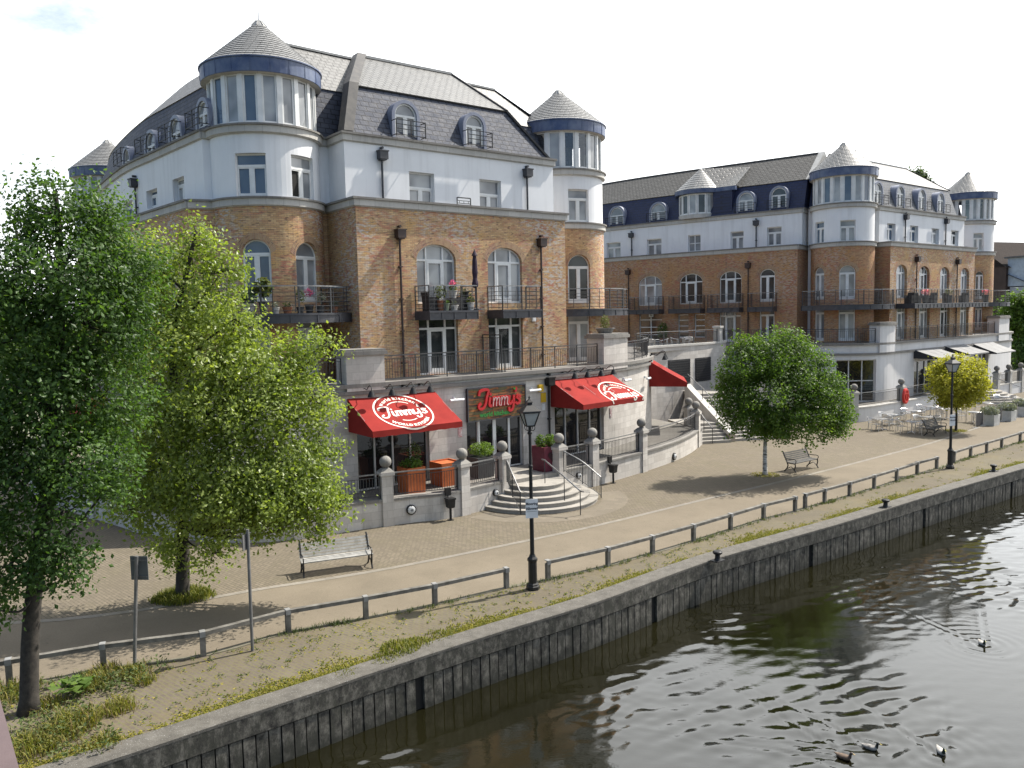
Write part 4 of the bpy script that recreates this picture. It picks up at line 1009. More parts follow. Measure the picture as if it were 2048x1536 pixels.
b = MB(); b.sloft(RC2, [(-.05, ZW), (-.6, 18.32)], 0, RC2.L); b.build('recess_mansard', M_slate, B2)
# courtyard wing
cA, cB = np.array([8.68, 74.4]), np.array([22.62, 63.38]); dC = (cB - cA) / np.hypot(*(cB - cA)); nC = np.array([dC[1], -dC[0]])
mid = (cA + cB) / 2 + nC * .45
CW = Surf(smooth([cA - dC * 9 - nC * 1.2, cA - nC * .05, cA * .5 + cB * .5 + nC * .15, cB], 8)); CWW = Surf([CW.pt(u, 0, -1.1)[:2] for u in CW.u])
ca = [arched(CW, q, .34) for q in ((1277, 1324, 551.5, 611), (1359, 1405, 547, 608), (1439, 1483, 542, 606))] + [arched(CW, (1519, 1550, 537.6, 603.5), .46)]
cd = [(CW.hu(1278, 640), CW.hu(1324, 640), ZF, CW.hz(1300, 625), 0), (CW.hu(1356, 640), CW.hu(1377, 640), ZF + .4, CW.hz(1366, 629), 0), (CW.hu(1389, 640), CW.hu(1410, 640), ZF + .4, CW.hz(1400, 628), 0), (CW.hu(1439, 640), CW.hu(1482, 640), ZF, CW.hz(1460, 619), 0), (CW.hu(1519, 640), CW.hu(1549, 640), ZF, CW.hz(1534, 618), 0)]
facade_row(B2, CW, 'courtyard_brick_wall', ZF - 1, ZB - .39, 0, CW.L, ca + cd, [M_brick2, M_archbrick], .2)
for o, k in zip(ca, ('arch3', 'arch3', 'arch3', 'arch2')): window(B2, CW, o[:4], o[4], k, .17, name='french_door')
for o, k in zip(cd, ('grid24', 'grid14', 'grid14', 'door3', 'door2')): window(B2, CW, o[:4], 0, k, .17, name='window' if k[0] == 'g' else 'french_door', glass=0)
for a, c in ((1264, 1328), (1342, 1410), (1418, 1487), (1497, 1554)): balcony(B2, CW, CW.hu(a, 600) + .25, CW.hu(c, 600) + .0, pr=1.0, style='m')
cw = [flat(CWW, q) for q in ((1213, 1241, 485, 520), (1294, 1323, 478, 514), (1376, 1401, 470, 503), (1461, 1487, 463, 500), (1534, 1563, 454, 493))]
facade_row(B2, CWW, 'courtyard_white_wall', ZB - .4, ZW - .36, 0, CWW.L, cw, [M_render], .25, bands=False)
for i, o in enumerate(cw): window(B2, CWW, o[:4], 0, 'win2' if i != 2 else 'grid22', .22)
b = MB(); cornice(b, CW, 0, CW.L, ZB); b.build('courtyard_cornice', [M_stone, M_cope], B2); b = MB(); b.build('courtyard_cornice', [M_stone, M_cope], B2); b = MB(); cornice(b, CWW, 0, CWW.L, ZW); b.build('courtyard_cornice', [M_stone, M_cope], B2); b = MB()
CE = Surf([CW.p[-1], CW.p[-1] - nC * 5]); cornice(b, CE, 0, 5, ZB); b.build('courtyard_cornice', [M_stone, M_cope], B2); b = MB(); CE2 = Surf([CWW.p[-1], CWW.p[-1] - nC * 5]); cornice(b, CE2, 0, 5, ZW); b.build('courtyard_cornice', [M_stone, M_cope], B2)
b = MB(); b.wall(CE, 0, 5, ZF - 1, ZB - .39); b.build('courtyard_brick_return', M_brick2, B2)
b = MB(); b.wall(CE2, 0, 5, ZB - .4, ZW - .36); b.build('courtyard_white_return', M_render, B2)
b = MB(); b.sloft(CWW, MANS, 0, CWW.L + .1); b.face([CWW.pt(CWW.L + .1, ZW, -.12), CWW.pt(CWW.L + .1, ZW, -6), CWW.pt(CWW.L + .1, 18.32, -6), CWW.pt(CWW.L + .1, 18.32, -.92)], [(0, 0), (6, 0), (6, 2), (.8, 2)]); b.build('courtyard_mansard', M_slate_navy, B2)
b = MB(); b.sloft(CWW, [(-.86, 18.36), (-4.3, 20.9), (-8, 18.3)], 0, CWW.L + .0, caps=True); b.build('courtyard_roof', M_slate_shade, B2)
b = MB(); b.sloft(CWW, [(-.8, 18.34), (-4.2, 20.96), (-4.4, 20.96), (-8, 18.3)], CWW.L, CWW.L + .45, caps=True); b.sloft(CWW, [(-4.2, 20.92), (-4.25, 20.98), (-4.4, 20.98), (-4.4, 20.9)], 0, CWW.L); b.build('roof_verge', M_leadgrey_pale, B2)
eC = CWW.p[-1]; RW3 = Surf([eC + dC * .2 - nC * .9, eC + dC * 4.2 - nC * .9])
b = MB(); b.wall(RW3, 0, RW3.L, ZF, ZW); b.build('link_wall', M_render, B2)
b = MB(); b.sloft(RW3, [(0, ZW), (-.8, 18.32)], 0, RW3.L); b.build('link_mansard', M_slate_navy, B2)
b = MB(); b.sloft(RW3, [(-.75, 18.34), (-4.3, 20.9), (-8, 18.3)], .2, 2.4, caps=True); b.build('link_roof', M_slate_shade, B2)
for q in ((1213, 1253, 411, 458), (1296, 1336, 403, 450), (1471, 1512, 381, 430), (1537, 1578, 371, 421)):
    a, c_, z0, z1 = CWW.box(q[0] + 5, q[1] - 5, q[2] + 4, q[3], -.1); dormer(B2, CWW, (a + c_) / 2, min(1.5, c_ - a), ZW + .06, z1)
for px, py in ((1264, 476), (1513, 452)): downpipe(B2, CWW, CWW.hu(px, py), ZB, CWW.hz(px, py))
for px, py in ((1257.6, 550), (1497, 537)): downpipe(B2, CW, CW.hu(px, py), ZF, CW.hz(px, py), mat=M_pipe)
# bay dormer with its half cone on the mansard
ub0, ub1 = CWW.hu(1363, 420), CWW.hu(1426, 420); um = (ub0 + ub1) / 2; cb = np.array(CWW.pt(um - .3, 0, -1.4)[:2])
BAY = arcsurf(cb, 1.9, math.degrees(math.atan2(-.784, -.62)) - 78, math.degrees(math.atan2(-.784, -.62)) + 62, 12)
bb = thing
b = MB(); b.sbox(BAY, 0, BAY.L, ZW - .05, ZW + .28, -.4, .05); b.build('bay_sill', M_stone, B2)
nb = 6
for k in range(nb):
    a = BAY.L * k / nb; c_ = BAY.L * (k + 1) / nb
    o = window(B2, BAY, (a + .02, c_ - .02, ZW + .28, 18.05), 0, 'plain', .06, glass=k % 2, fw=.11)
b = MB(); azc = math.degrees(math.atan2(-.784, -.62))
b.lathe((*cb, 0), [(2.0, 18.05), (2.22, 18.08), (2.26, 18.42), (2.2, 18.44)], 28, 0, azc - 110, azc + 90); b.build('bay_fascia', M_lead, B2)
b = MB()
for i in range(9): b.lathe((*cb, 0), [(2.26 * (1 - i / 9), 18.42 + 2.0 * i / 9), (2.26 * (1 - i / 9) + .005, 18.44 + 2.0 * i / 9), (2.26 * (1 - (i + 1) / 9), 18.42 + 2.0 * (i + 1) / 9)], 30, 0)
pk = (*cb, 20.4); bk = np.array(CWW.pt(um + .1, 0, -5)[:2])
b.build('bay_roof', M_slate_cone, B2)
b = MB()
ra, rb_ = np.array(CWW.pt(ub1 - .1, 0, -.2)[:2]), np.array(CWW.pt(ub1 + 1.9, 0, -.2)[:2])
b.face([(*ra, 18.44), (*rb_, 18.44), (*(rb_ - nC * 3.2), 20.35), pk], [(0, 0), (2, 0), (2, 3), (0, 3)]); b.face([(*rb_, 18.44), (*(rb_ - nC * 3.3), 18.44), (*(rb_ - nC * 3.2), 20.35)], [(0, 0), (3, 0), (3, 2)])
b.build('bay_side_roof', M_slate_top, B2)
b = MB(); L = Surf([ra + nC * .03, rb_ + nC * .03]); b.sbox(L, 0, L.L, 18.1, 18.43, -.3, 0); b.build('bay_side_fascia', M_lead, B2)
b = MB(); b.face([(*ra, ZW), (*(rb_ - dC * .3), ZW), (*(rb_ - dC * .3), 18.12), (*ra, 18.12)]); b.face([(*(rb_ - dC * .3), ZW), (*(rb_ - dC * .3 - nC * 3), ZW), (*(rb_ - dC * .3 - nC * 3), 18.12), (*(rb_ - dC * .3), 18.12)]); b.build('bay_side_wall', M_slate_navy, B2)
# ground floor of the far building
g2p = [(16.5, 64.8), (19.5, 62.6), (22.3, 60.6), (25.2, 59.4), (27.6, 59.7), (30.3, 61.9), (36.3, 66.8), (42.6, 72.2), (46.9, 76), (48.9, 78.2), (49.9, 81.3), (50., 88)]
GF2 = Surf(smooth(g2p, 6))
gw = GF2.box(1672, 1752, 720, 803); gw = (gw[0], gw[1], 1.0, gw[3], 0)
gd = [(GF2.hu(a, 740), GF2.hu(c, 740), 1.0, 3.7, 0) for a, c in ((1828, 1867), (1888, 1922), (1945, 1976))]
b = MB(); b.wall(GF2, 0, GF2.L, -.3, ZF - .05, [gw] + gd, .3); M_paint = rendermat('painted_masonry', (.62, .615, .61), (.42, .41, .40)); b.build('painted_wall', M_paint, B2)
zs2 = GF2.hz(1640, 699)
b = MB(); b.sbox(GF2, 0, GF2.L, ZF - .9, ZF - .74, -.1, .13); b.sbox(GF2, 0, GF2.L, ZF - .16, ZF, -.45, .16); b.build('string_course', M_cope, B2)
window(B2, GF2, gw[:4], 0, 'grid32', .25, glass=M_shop, name='shop_window', mat=M_alu, fw=.08)
for o in gd: window(B2, GF2, o[:4], 0, 'shop3', .25, glass=M_shop, name='shop_window', mat=M_alu, fw=.06)
b = MB(); b.sloft(GF2, [(-.2, ZF - .02), (-4.2, ZF - .02)], 0, GF2.L); b.face([(24, 68, ZF - .05), (30, 63.5, ZF - .05), (48, 80, ZF - .05), (44, 90, ZF - .05)]); b.build('terrace_floor', M_deck, B2)
pa, pb = GF2.hu(1757, 660), GF2.hu(1787, 660); pc, pd_ = GF2.hu(1995, 645), GF2.hu(2015, 645)
pier_on(B2, GF2, pa, pb, ZF - .74, GF2.hz(1772, 645), 1.0, [M_paint, M_cope]); pier_on(B2, GF2, pc, pd_, ZF - .74, GF2.hz(2005, 632), 1.0, [M_paint, M_cope]); 
b = MB(); railing(b, GF2, .3, pa - .1, ZF, 1.08, -.2, 'v', mt=0, post=1.6, sp=.15); b.build('terrace_railing', M_rail, B2)
b = MB(); railing(b, GF2, pb + .1, pc - .1, ZF, 1.08, -.2, 'v', mt=0, post=1.6, sp=.15); b.build('terrace_railing', M_rail, B2)
# courtyard between the two buildings
CTW = Surf(smooth([(8.4, 52.6), (9.5, 54.1), (12.6, 56.8), (15., 59.2), (16.4, 61.2), (16.8, 64)], 6))
CT = thing('courtyard_terrace', 'raised courtyard terrace with a curved stone retaining wall between the two buildings', 'terrace', (12.6, 56.8, 0))
b = MB(); b.wall(CTW, 0, CTW.L, -.3, ZF + .2); b.build('retaining_wall', M_ashlar, CT)
b = MB(); b.sbox(CTW, 0, CTW.L, ZF + .2, ZF + .34, -.4, .08); b.build('coping', M_stone, CT)
b = MB(); b.face([(8.4, 52.6, ZF - .06), (12.6, 56.8, ZF - .06), (16.4, 61.2, ZF - .06), (19, 66, ZF - .06), (26, 65, ZF - .06), (22, 75, ZF - .06), (8, 78, ZF - .06), (2, 60, ZF - .06)]); b.build('floor', M_deck, CT)
b = MB(); railing(b, CTW, 0, CTW.L - 2.8, ZF + .34, .95, -.15, 'v', mt=1, post=1.8, sp=.13); b.build('railing', [M_rail, M_railtop], CT)
b = MB(); M_louv = simple('black_louvre', (.02, .02, .022), .5)
for a, c in ((1336, 1380), (1390, 1421)):
    u0, u1 = CTW.hu(a, 740), CTW.hu(c, 740); z0, z1 = CTW.hz((a + c) / 2, 768 - (6 if a > 1380 else 0)), CTW.hz((a + c) / 2, 719 if a < 1380 else 715)
    lb = MB(); lb.sbox(CTW, u0, u1, z0, z1, .0, .03)
    for j in range(10):
        zz = z0 + (z1 - z0) * (j + .2) / 10; lb.sbox(CTW, u0 + .05, u1 - .05, zz, zz + .06, .03, .08)
    lb.build('louvre', M_louv, CT)
b = MB(); u = CTW.hu(1441, 675); b.sbox(CTW, u - .25, u + .25, ZF + .1, ZF + 1.35, -.45, .05); b.sbox(CTW, u - .32, u + .32, ZF + 1.35, ZF + 1.5, -.52, .12); b.build('stone_pier', M_stone, CT)
# ------------------------------------------------------------------ lettering
def text2d(s, size=1., bold=0.):
    cu = bpy.data.curves.new('tmp', 'FONT'); cu.body = s; cu.size = size; cu.align_x = 'CENTER'; cu.offset = bold; cu.resolution_u = 3
    o = bpy.data.objects.new('tmp', cu); COL.objects.link(o)
    dg = bpy.context.evaluated_depsgraph_get(); me = o.evaluated_get(dg).to_mesh()
    V = [(v.co.x, v.co.y) for v in me.vertices]; Fc = [tuple(p.vertices) for p in me.polygons]
    o.evaluated_get(dg).to_mesh_clear(); bpy.data.objects.remove(o); bpy.data.curves.remove(cu)
    return V, Fc
JIM = [[(.02, .72), (.06, .9), (.25, 1.0), (.52, .97), (.44, .6), (.35, .15), (.2, -.1), (.03, -.08), (.0, .08), (.1, .2)],
       [(.60, .5), (.56, .12), (.63, .0), (.72, .08)], [(.62, .70), (.64, .74)],
       [(.78, .5), (.75, 0)], [(.76, .25), (.86, .48), (.94, .42), (.92, 0)], [(.93, .28), (1.03, .48), (1.11, .42), (1.08, .08), (1.15, .0)],
       [(1.22, .5), (1.19, 0)], [(1.20, .25), (1.30, .48), (1.38, .42), (1.36, 0)], [(1.37, .28), (1.47, .48), (1.55, .42), (1.52, .08), (1.59, .0)],
       [(1.67, .5), (1.63, .15), (1.72, .03), (1.86, .2)], [(1.92, .5), (1.89, .0), (1.82, -.32), (1.66, -.38), (1.64, -.22)],
       [(2.06, .95), (2.02, .78)], [(2.28, .42), (2.16, .5), (2.1, .38), (2.22, .25), (2.24, .08), (2.1, .0), (2.02, .08)]]
def strokes(polys, w, h, ctr, sub=None, sx=1.38):
    "quads of brush lettering, h = cap height, centred on ctr"
    out = []
    for k, P in enumerate(polys):
        if sub is not None and k not in sub: continue
        Q = smooth3(P, 5) if len(P) > 2 else [np.array(p, float) for p in P]
        Q = [np.array(((q[0] - 1.14) * h * sx + ctr[0], (q[1] - .36) * h + ctr[1])) for q in Q]
        Lf, Rt = [], []
        for i, q in enumerate(Q):
            t = Q[min(i + 1, len(Q) - 1)] - Q[max(i - 1, 0)]; t = t / (np.hypot(*t) + 1e-9); n = np.array([-t[1], t[0]]) * w / 2
            if i == 0: q = q - t * w * .3
            if i == len(Q) - 1: q = q + t * w * .3
            Lf.append(q + n); Rt.append(q - n)
        out.append((Lf, Rt))
    return out
def ringpts(c, r0, r1, a0, a1, n=48):
    return [np.array((c[0] + r0 * math.cos(R(a0 + (a1 - a0) * i / n)), c[1] + r0 * math.sin(R(a0 + (a1 - a0) * i / n)))) for i in range(n + 1)], [np.array((c[0] + r1 * math.cos(R(a0 + (a1 - a0) * i / n)), c[1] + r1 * math.sin(R(a0 + (a1 - a0) * i / n)))) for i in range(n + 1)]
def arctext(s, c, r, amid, size, up=True, spread=1., bold=.01):
    "letters set along an arc; returns [(verts, faces)]"
    out = []; ws = []
    for ch in s:
        if ch == ' ': ws.append((size * .3, None)); continue
        V, Fc = text2d(ch, size, bold); xs = [v[0] for v in V]; ws.append((max(xs) - min(xs) + size * .10, (V, Fc)))
    tot = sum(w for w, _ in ws) * spread; pos = -tot / 2
    for w, g in ws:
        m = pos + w * spread / 2; pos += w * spread
        if g is None: continue
        V, Fc = g; cx = (max(v[0] for v in V) + min(v[0] for v in V)) / 2
        a = amid - m / r if up else amid + m / r
        rot = a - math.pi / 2 if up else a + math.pi / 2
        px, py = c[0] + r * math.cos(a), c[1] + r * math.sin(a)
        cs, sn = math.cos(rot), math.sin(rot)
        out.append(([(px + (x - cx) * cs - y * sn, py + (x - cx) * sn + y * cs) for x, y in V], Fc))
    return out
M_red = simple('red_canvas', (.27, .028, .023), .85, (.21, .021, .018), 1.1, bmp=.05, spec=.12)
M_seam = simple('dark_red_seam', (.15, .012, .01), .85)
M_darkcan = simple('charcoal_canvas', (.03, .03, .034), .8)
M_canwhite = simple('white_print', (.78, .74, .66), .7)
M_white = simple('white_enamel', (.75, .76, .76), .4)
M_signgreen = simple('green_letters', (.06, .42, .08), .4)
M_signred = simple('red_letters', (.55, .02, .025), .3)
M_text = simple('dark_grey_print', (.06, .065, .075), .6)
def awning(name, label, sf, u0, u1, zt, zf, pr, val=.30, mat=None, group=None, cat='awning', logo=None, dz=0, open_side=False):
    p = sf.pt((u0 + u1) / 2, 0, 0)
    a = thing(name, label, cat, (p[0], p[1], zt), group)
    L, w = chord(sf, u0, u1)
    A = lambda s, t, off=0.: None
    n = 10; SL = math.hypot(pr, zt - zf)
    def pos(s, t, off=0.):
        "s along the wall, t metres down the cloth (continuing onto the valance)"
        if t <= SL:
            k = t / SL; sag = .025 * math.sin(math.pi * k) * 1.
            d, z = .02 + (pr - .02) * k, zt + (zf - zt) * k - sag
            return L.pt(s, z + off * pr / SL, d + off * (zt - zf) / SL)
        return L.pt(s, zf - (t - SL), pr + off)
    b = MB(); m = 24
    for i in range(m):
        for j in range(n):
            q = [(w * i / m, SL * j / n), (w * (i + 1) / m, SL * j / n), (w * (i + 1) / m, SL * (j + 1) / n), (w * i / m, SL * (j + 1) / n)]
            b.face([pos(*x) for x in q][::-1], q[::-1])
    b.build('canopy', mat, a)
    for s in (0, w):
        b = MB(); pts = [pos(s, SL * j / n) for j in range(n + 1)]; bot = [L.pt(s, zf - val * .92, .02)]
        b.face(pts + [L.pt(s, zf - val, pr)] + bot); b.build('side_panel', mat, a)
    b = MB()
    for i in range(m): b.face([L.pt(w * i / m, zf, pr), L.pt(w * (i + 1) / m, zf, pr), L.pt(w * (i + 1) / m, zf - val + .012 * math.sin(i * 1.9 + 1.9), pr), L.pt(w * i / m, zf - val + .012 * math.sin(i * 1.9), pr)])
    b.build('valance', mat, a)
    b = MB()
    for s in (.03, w * .36, w * .68, w - .03): b.tube([pos(s, .02, -.03), pos(s, SL * .97, -.03)], .015, 6)
    b.tube([pos(.02, SL * .98, -.03), pos(w - .02, SL * .98, -.03)], .018, 6); b.build('frame', M_railtop, a)
    b = MB()
    for s in (w * .335, w * .665):
        for j in range(n): b.face([pos(s - .012, SL * j / n, .004), pos(s + .012, SL * j / n, .004), pos(s + .012, SL * (j + 1) / n, .004), pos(s - .012, SL * (j + 1) / n, .004)])
    b.build('seam', M_seam if mat is M_red else M_darkcan, a)
    if logo:
        c, r, tmax = logo(w, SL)
        b = MB(); e = .008
        def put(poly):
            # split long faces finely enough to bend over the front edge
            if max(q[1] for q in poly) > tmax: return
            b.face([pos(q[0], q[1], e) for q in poly])
        def quads(Lf, Rt):
            for i in range(len(Lf) - 1): put([(q[0], c[1] - (q[1] - 0)) for q in ()] or [tuple(Lf[i]), tuple(Rt[i]), tuple(Rt[i + 1]), tuple(Lf[i + 1])])
        F2 = lambda q: np.array((c[0] + q[0] * r, c[1] - q[1] * r))
        i_, o_ = ringpts((0, 0), .945, 1.0, 0, 360, 96); quads([F2(q) for q in o_], [F2(q) for q in i_])
        i_, o_ = ringpts((0, 0), .555, .59, 48, 132, 30); quads([F2(q) for q in o_], [F2(q) for q in i_])
        i_, o_ = ringpts((0, .0), .50, .535, 240, 300, 30); quads([F2(q) for q in o_], [F2(q) for q in i_])
        for Lf, Rt in strokes(JIM, .066, .52, (0, .0)): quads([F2(q) for q in Lf], [F2(q) for q in Rt])
        for V, Fc in arctext('world kitchen', (0, 0), .70, math.pi / 2, .21, True, 1.0, .006) + arctext('WORLD KITCHEN', (0, 0), .85, -math.pi / 2, .17, False, 1.0, .008):
            for f in Fc: put([tuple(F2(V[i])) for i in f])
        b.build('lettering', M_canwhite, a)
    return a
def gz_u(px, py, d): return GF.hit(px, py, d)
# left awning
PR = 2.1
uA0, zA = GF.hit(694, 797); uA1, zA1 = GF.hit(869, 783); zAf = GF.hit(744, 863.6, PR)[1]
print('awning', uA0, uA1, zA, zA1, zAf)
awning('awning', 'red canvas awning with round white logo left of the entrance sign', GF, uA0, uA1, (zA + zA1) / 2, zAf, PR, .24, M_red,
       logo=lambda w, SL: ((w * .47, SL * .52), SL * .53, SL + .22))
uB0, zB = GF.hit(1100, 759.6); uB1, zB1 = GF.hit(1222, 749); zBf = GF.hit(1150, 812, PR)[1]
print('awning', uB0, uB1, zB, zB1, zBf)
awning('awning', 'red canvas awning with cut-off white logo right of the entrance sign', GF, uB0, uB1, (zB + zB1) / 2, zBf, PR, .24, M_red,
       logo=lambda w, SL: ((w * .73, SL * .83), SL * .56, SL + .22))
uC0 = GF.hu(1292, 740) + .9
awning('awning', 'red canvas awning seen end-on at the curved corner by the stairs', GF, uC0, uC0 + 4.0, zBf + 1.38, zBf + .1, 2.2, .24, M_red)
GN = dict()
def gooseneck(lab, sf, u, z, grp):
    t = thing('gooseneck_lamp', lab, 'wall lamp', sf.pt(u, z, 0), grp)
    b = MB(); b.box(sf.pt(u, z, .04), (.09, .09, .09), 0)
    q = [sf.pt(u, z, .05), sf.pt(u, z + .02, .25), sf.pt(u, z - .02, .40), sf.pt(u, z + .06, .52), sf.pt(u, z + .16, .68), sf.pt(u, z + .12, .84), sf.pt(u, z - .03, .88)]
    b.tube(smooth3(q, 4), .018, 6); b.build('arm', M_black, t)
    b = MB(); c = sf.pt(u, z - .26, .86); b.lathe(c, [(.02, .24), (.07, .22), (.12, .10), (.17, -.02), (.165, -.02), (.1, .08), (0, .1)], 14); b.build('shade', M_black, t)
for k, x in enumerate((735, 774, 814, 848)): gooseneck('black gooseneck lamp over the red awning left of the entrance sign', GF, GF.hu(x - 10, 780), (zA + zA1) / 2 + .36, 'gooseneck lamps over the left awning')
for k, x in enumerate((1132, 1157, 1184, 1208)): gooseneck('black gooseneck lamp over the red awning right of the entrance sign', GF, GF.hu(x - 8, 750), (zB + zB1) / 2 + .36, 'gooseneck lamps over the right awning')
for k in range(3): gooseneck('black gooseneck lamp over the end-on red awning at the corner', GF, uC0 + .5 + .9 * k, zBf + 1.7, 'gooseneck lamps over the corner awning')
# entrance sign
us0, us1 = GF.hu(931, 803), GF.hu(1048, 803); zs0, zs1 = GF.hz(990, 838), GF.hz(990, 772)
L, w = chord(GF, us0, us1); c = L.pt(w / 2, zs0, .05)
sg = thing('restaurant_sign', 'wide wooden plank sign with red Jimmy\'s lettering over the restaurant entrance', 'sign', c)
def plankmat():
    m, nt, bs = newmat('mixed_timber_planks'); uv = uvn(nt)
    b = N(nt, 'ShaderNodeTexBrick', ins={'Scale': 1, 'Mortar Size': .006, 'Bias': 0, 'Brick Width': .7, 'Row Height': .13, 'Color1': (0, 0, 0, 1), 'Color2': (1, 1, 1, 1), 'Mortar': (.5, .5, .5, 1)}); nt.links.new(uv, b.inputs['Vector'])
    f = noise(nt, vecmul(nt, uv, (1.4, 7.7, 1)), 1., 0); ad = N(nt, 'ShaderNodeMath', operation='MULTIPLY_ADD'); nt.links.new(b.outputs['Color'], ad.inputs[0]); ad.inputs[1].default_value = .5; nt.links.new(f, ad.inputs[2])
    col = ramp(nt, ad.outputs[0], [(.35, (.10, .055, .03)), (.5, (.22, .13, .05)), (.65, (.07, .10, .05)), (.8, (.32, .12, .03)), (.95, (.05, .035, .03))])
    col = mix(nt, b.outputs['Fac'], col, (.01, .01, .01)); nt.links.new(col, bs.inputs['Base Color']); bs.inputs['Roughness'].default_value = .7; return m
b = MB(); b.sbox(L, 0, w, zs0, zs1, .03, .13); b.build('board', plankmat(), sg)
b = MB()
for q in ((0, .05, zs0, zs1), (w - .05, w, zs0, zs1), (.05, w - .05, zs0, zs0 + .05), (.05, w - .05, zs1 - .05, zs1)): b.sbox(L, *q, .03, .165)
b.build('frame', M_iron, sg)
hh = zs1 - zs0
def sign_strokes(sub, mat, d1, wd, nm):
    b = MB()
    for Lf, Rt in strokes(JIM, wd, min(hh * .50, w * .78 / 3.15), (w * .53, zs0 + hh * .60), sub): b.sring(L, [tuple(q) for q in Rt], [tuple(q) for q in Lf], .13, d1)
    b.build(nm, mat, sg)
sign_strokes(None, M_signred, .22, .115, 'lettering')
sign_strokes(range(3, 9), simple('pale_pink_glint', (.60, .40, .38), .3), .235, .045, 'lettering_glint')  # pale strips paint a glint on the middle letters
V, Fc = text2d('world kitchen', .30, .008); b = MB()
for f in Fc: b.face([L.pt(w * .45 + V[i][0], zs0 + hh * .12 + V[i][1], .145) for i in f])
b.build('small_lettering', M_signgreen, sg)
b = MB()
for a in (50, 130, 90): b.bar(L.pt(w * .80, zs0 + hh * .84, .19), L.pt(w * .80 + .12 * math.cos(R(a)), zs0 + hh * .84 + .12 * math.sin(R(a)), .19), .06, .04)
b.build('leaf_mark', M_signgreen, sg)
# door lettering
DL, dw = chord(GF, go_door[0], go_door[1]); b = MB()
for cx in (.36, .64):
    for Lf, Rt in strokes(JIM, .02, .19, (dw * cx, 2.05)):
        for i in range(len(Lf) - 1): b.face([DL.pt(q[0], q[1], -.165) for q in (Lf[i], Rt[i], Rt[i + 1], Lf[i + 1])])
i_, o_ = ringpts((dw * .36, 2.75), .0, .09, 0, 360, 16)
for i in range(16): b.face([DL.pt(q[0], q[1], -.165) for q in (o_[i], o_[i + 1], i_[i])])
b.build('door_lettering', M_canwhite, B1)
b = MB()
for cx in (.485, .515): b.tube([DL.pt(dw * cx, 1.75, -.10), DL.pt(dw * cx, 2.35, -.10)], .015, 6)
b.build('door_handle', M_railtop, B1)
# small wall fittings
def wallbox(name, label, cat, sf, px, py, w, h, d, mat, group=None, d0=.0):
    u, z = sf.hit(px, py); b = MB(); b.sbox(sf, u - w / 2, u + w / 2, z - h / 2, z + h / 2, d0 + .003, d0 + d)
    b.sbox(sf, u - w * .36, u + w * .36, z - h * .36, z + h * .36, d0 + d, d0 + d + .012)
    o = b.build(name, mat); origin_to(o, sf.pt(u, z - h / 2, 0)); return tag(o, label, cat, group)
M_yellow = simple('yellow_plastic', (.62, .40, .02), .5)
wallbox('alarm_box', 'yellow alarm box on the wall right of the entrance sign', 'alarm box', GF, 1079, 776, .28, .34, .14, M_yellow)
nb_ = wallbox('notice_plate', 'yellow notice plate below the yellow alarm box', 'notice', GF, 1086.5, 795, .34, .46, .02, M_yellow)
wallbox('notice_plate', 'small white notice with dark square below the yellow notice', 'notice', GF, 1087, 814, .18, .30, .02, M_white)
wallbox('notice_plate', 'red and white notice on the wall between left awning and entrance doors', 'notice', GF, 920, 865, .22, .40, .02, simple('red_notice', (.45, .05, .05), .5, (.7, .68, .66), 8))
wallbox('notice_plate', 'dark red and white poster right of the window under the right awning', 'notice', GF, 1221, 825, .20, .52, .02, simple('dark_notice', (.16, .02, .03), .5, (.6, .55, .55), 9))
def tubelight(label, sf, px, py):
    u, z = sf.hit(px, py); t = thing('tube_light', label, 'wall light', sf.pt(u, z, 0))
    b = MB(); b.tube([sf.pt(u - .36, z - .05, .28), sf.pt(u + .36, z - .05, .28)], .06, 8); b.build('tube', M_white, t)
    b = MB(); b.bar(sf.pt(u, z, .01), sf.pt(u, z - .03, .26), .04); b.box(sf.pt(u, z + .02, .03), (.1, .06, .12)); b.build('bracket', M_white, t)
tubelight('white tube light on the wall just left of the entrance sign', GF, 907, 797); tubelight('white tube light beside the yellow alarm box', GF, 1062, 778)
tubelight('white tube light just right of the red awning with the cut-off logo', GF, 1246, 758); tubelight('white tube light beside the end-on red awning', GF, 1288, 755)
wallbox('alarm_box', 'white alarm box on the brick between the doors and right downpipe', 'alarm box', BR, 1066, 637, .22, .28, .1, M_white)
downpipe(B1, GF, GF.hu(1096, 830), 1.0, ZS - .45, d=.1, mat=M_black)
# vents and letter plate
o = MB(); u, z = CW.hit(1301, 629); o.sbox(CW, u - .22, u + .22, z - .22, z + .22, -.14, -.10); o.build('letter_plate', M_white, B2)
V, Fc = text2d('C', .36, .01); o = MB()
for f in Fc: o.face([CW.pt(u + V[i][0], z - .13 + V[i][1], -.095) for i in f])
o.build('door_letter', M_text, B2)
# grey awnings on the far building
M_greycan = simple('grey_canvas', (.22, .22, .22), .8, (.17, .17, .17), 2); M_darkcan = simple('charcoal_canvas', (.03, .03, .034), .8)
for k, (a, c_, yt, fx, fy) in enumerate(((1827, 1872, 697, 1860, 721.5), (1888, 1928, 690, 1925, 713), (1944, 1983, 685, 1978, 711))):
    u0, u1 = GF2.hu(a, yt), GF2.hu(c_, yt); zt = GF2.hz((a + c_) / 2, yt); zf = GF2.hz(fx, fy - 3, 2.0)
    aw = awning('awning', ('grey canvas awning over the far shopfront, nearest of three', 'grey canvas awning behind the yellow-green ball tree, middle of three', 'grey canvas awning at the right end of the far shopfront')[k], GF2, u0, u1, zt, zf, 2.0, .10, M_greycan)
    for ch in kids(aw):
        if ch.name.startswith('side'): ch.data.materials[0] = M_darkcan
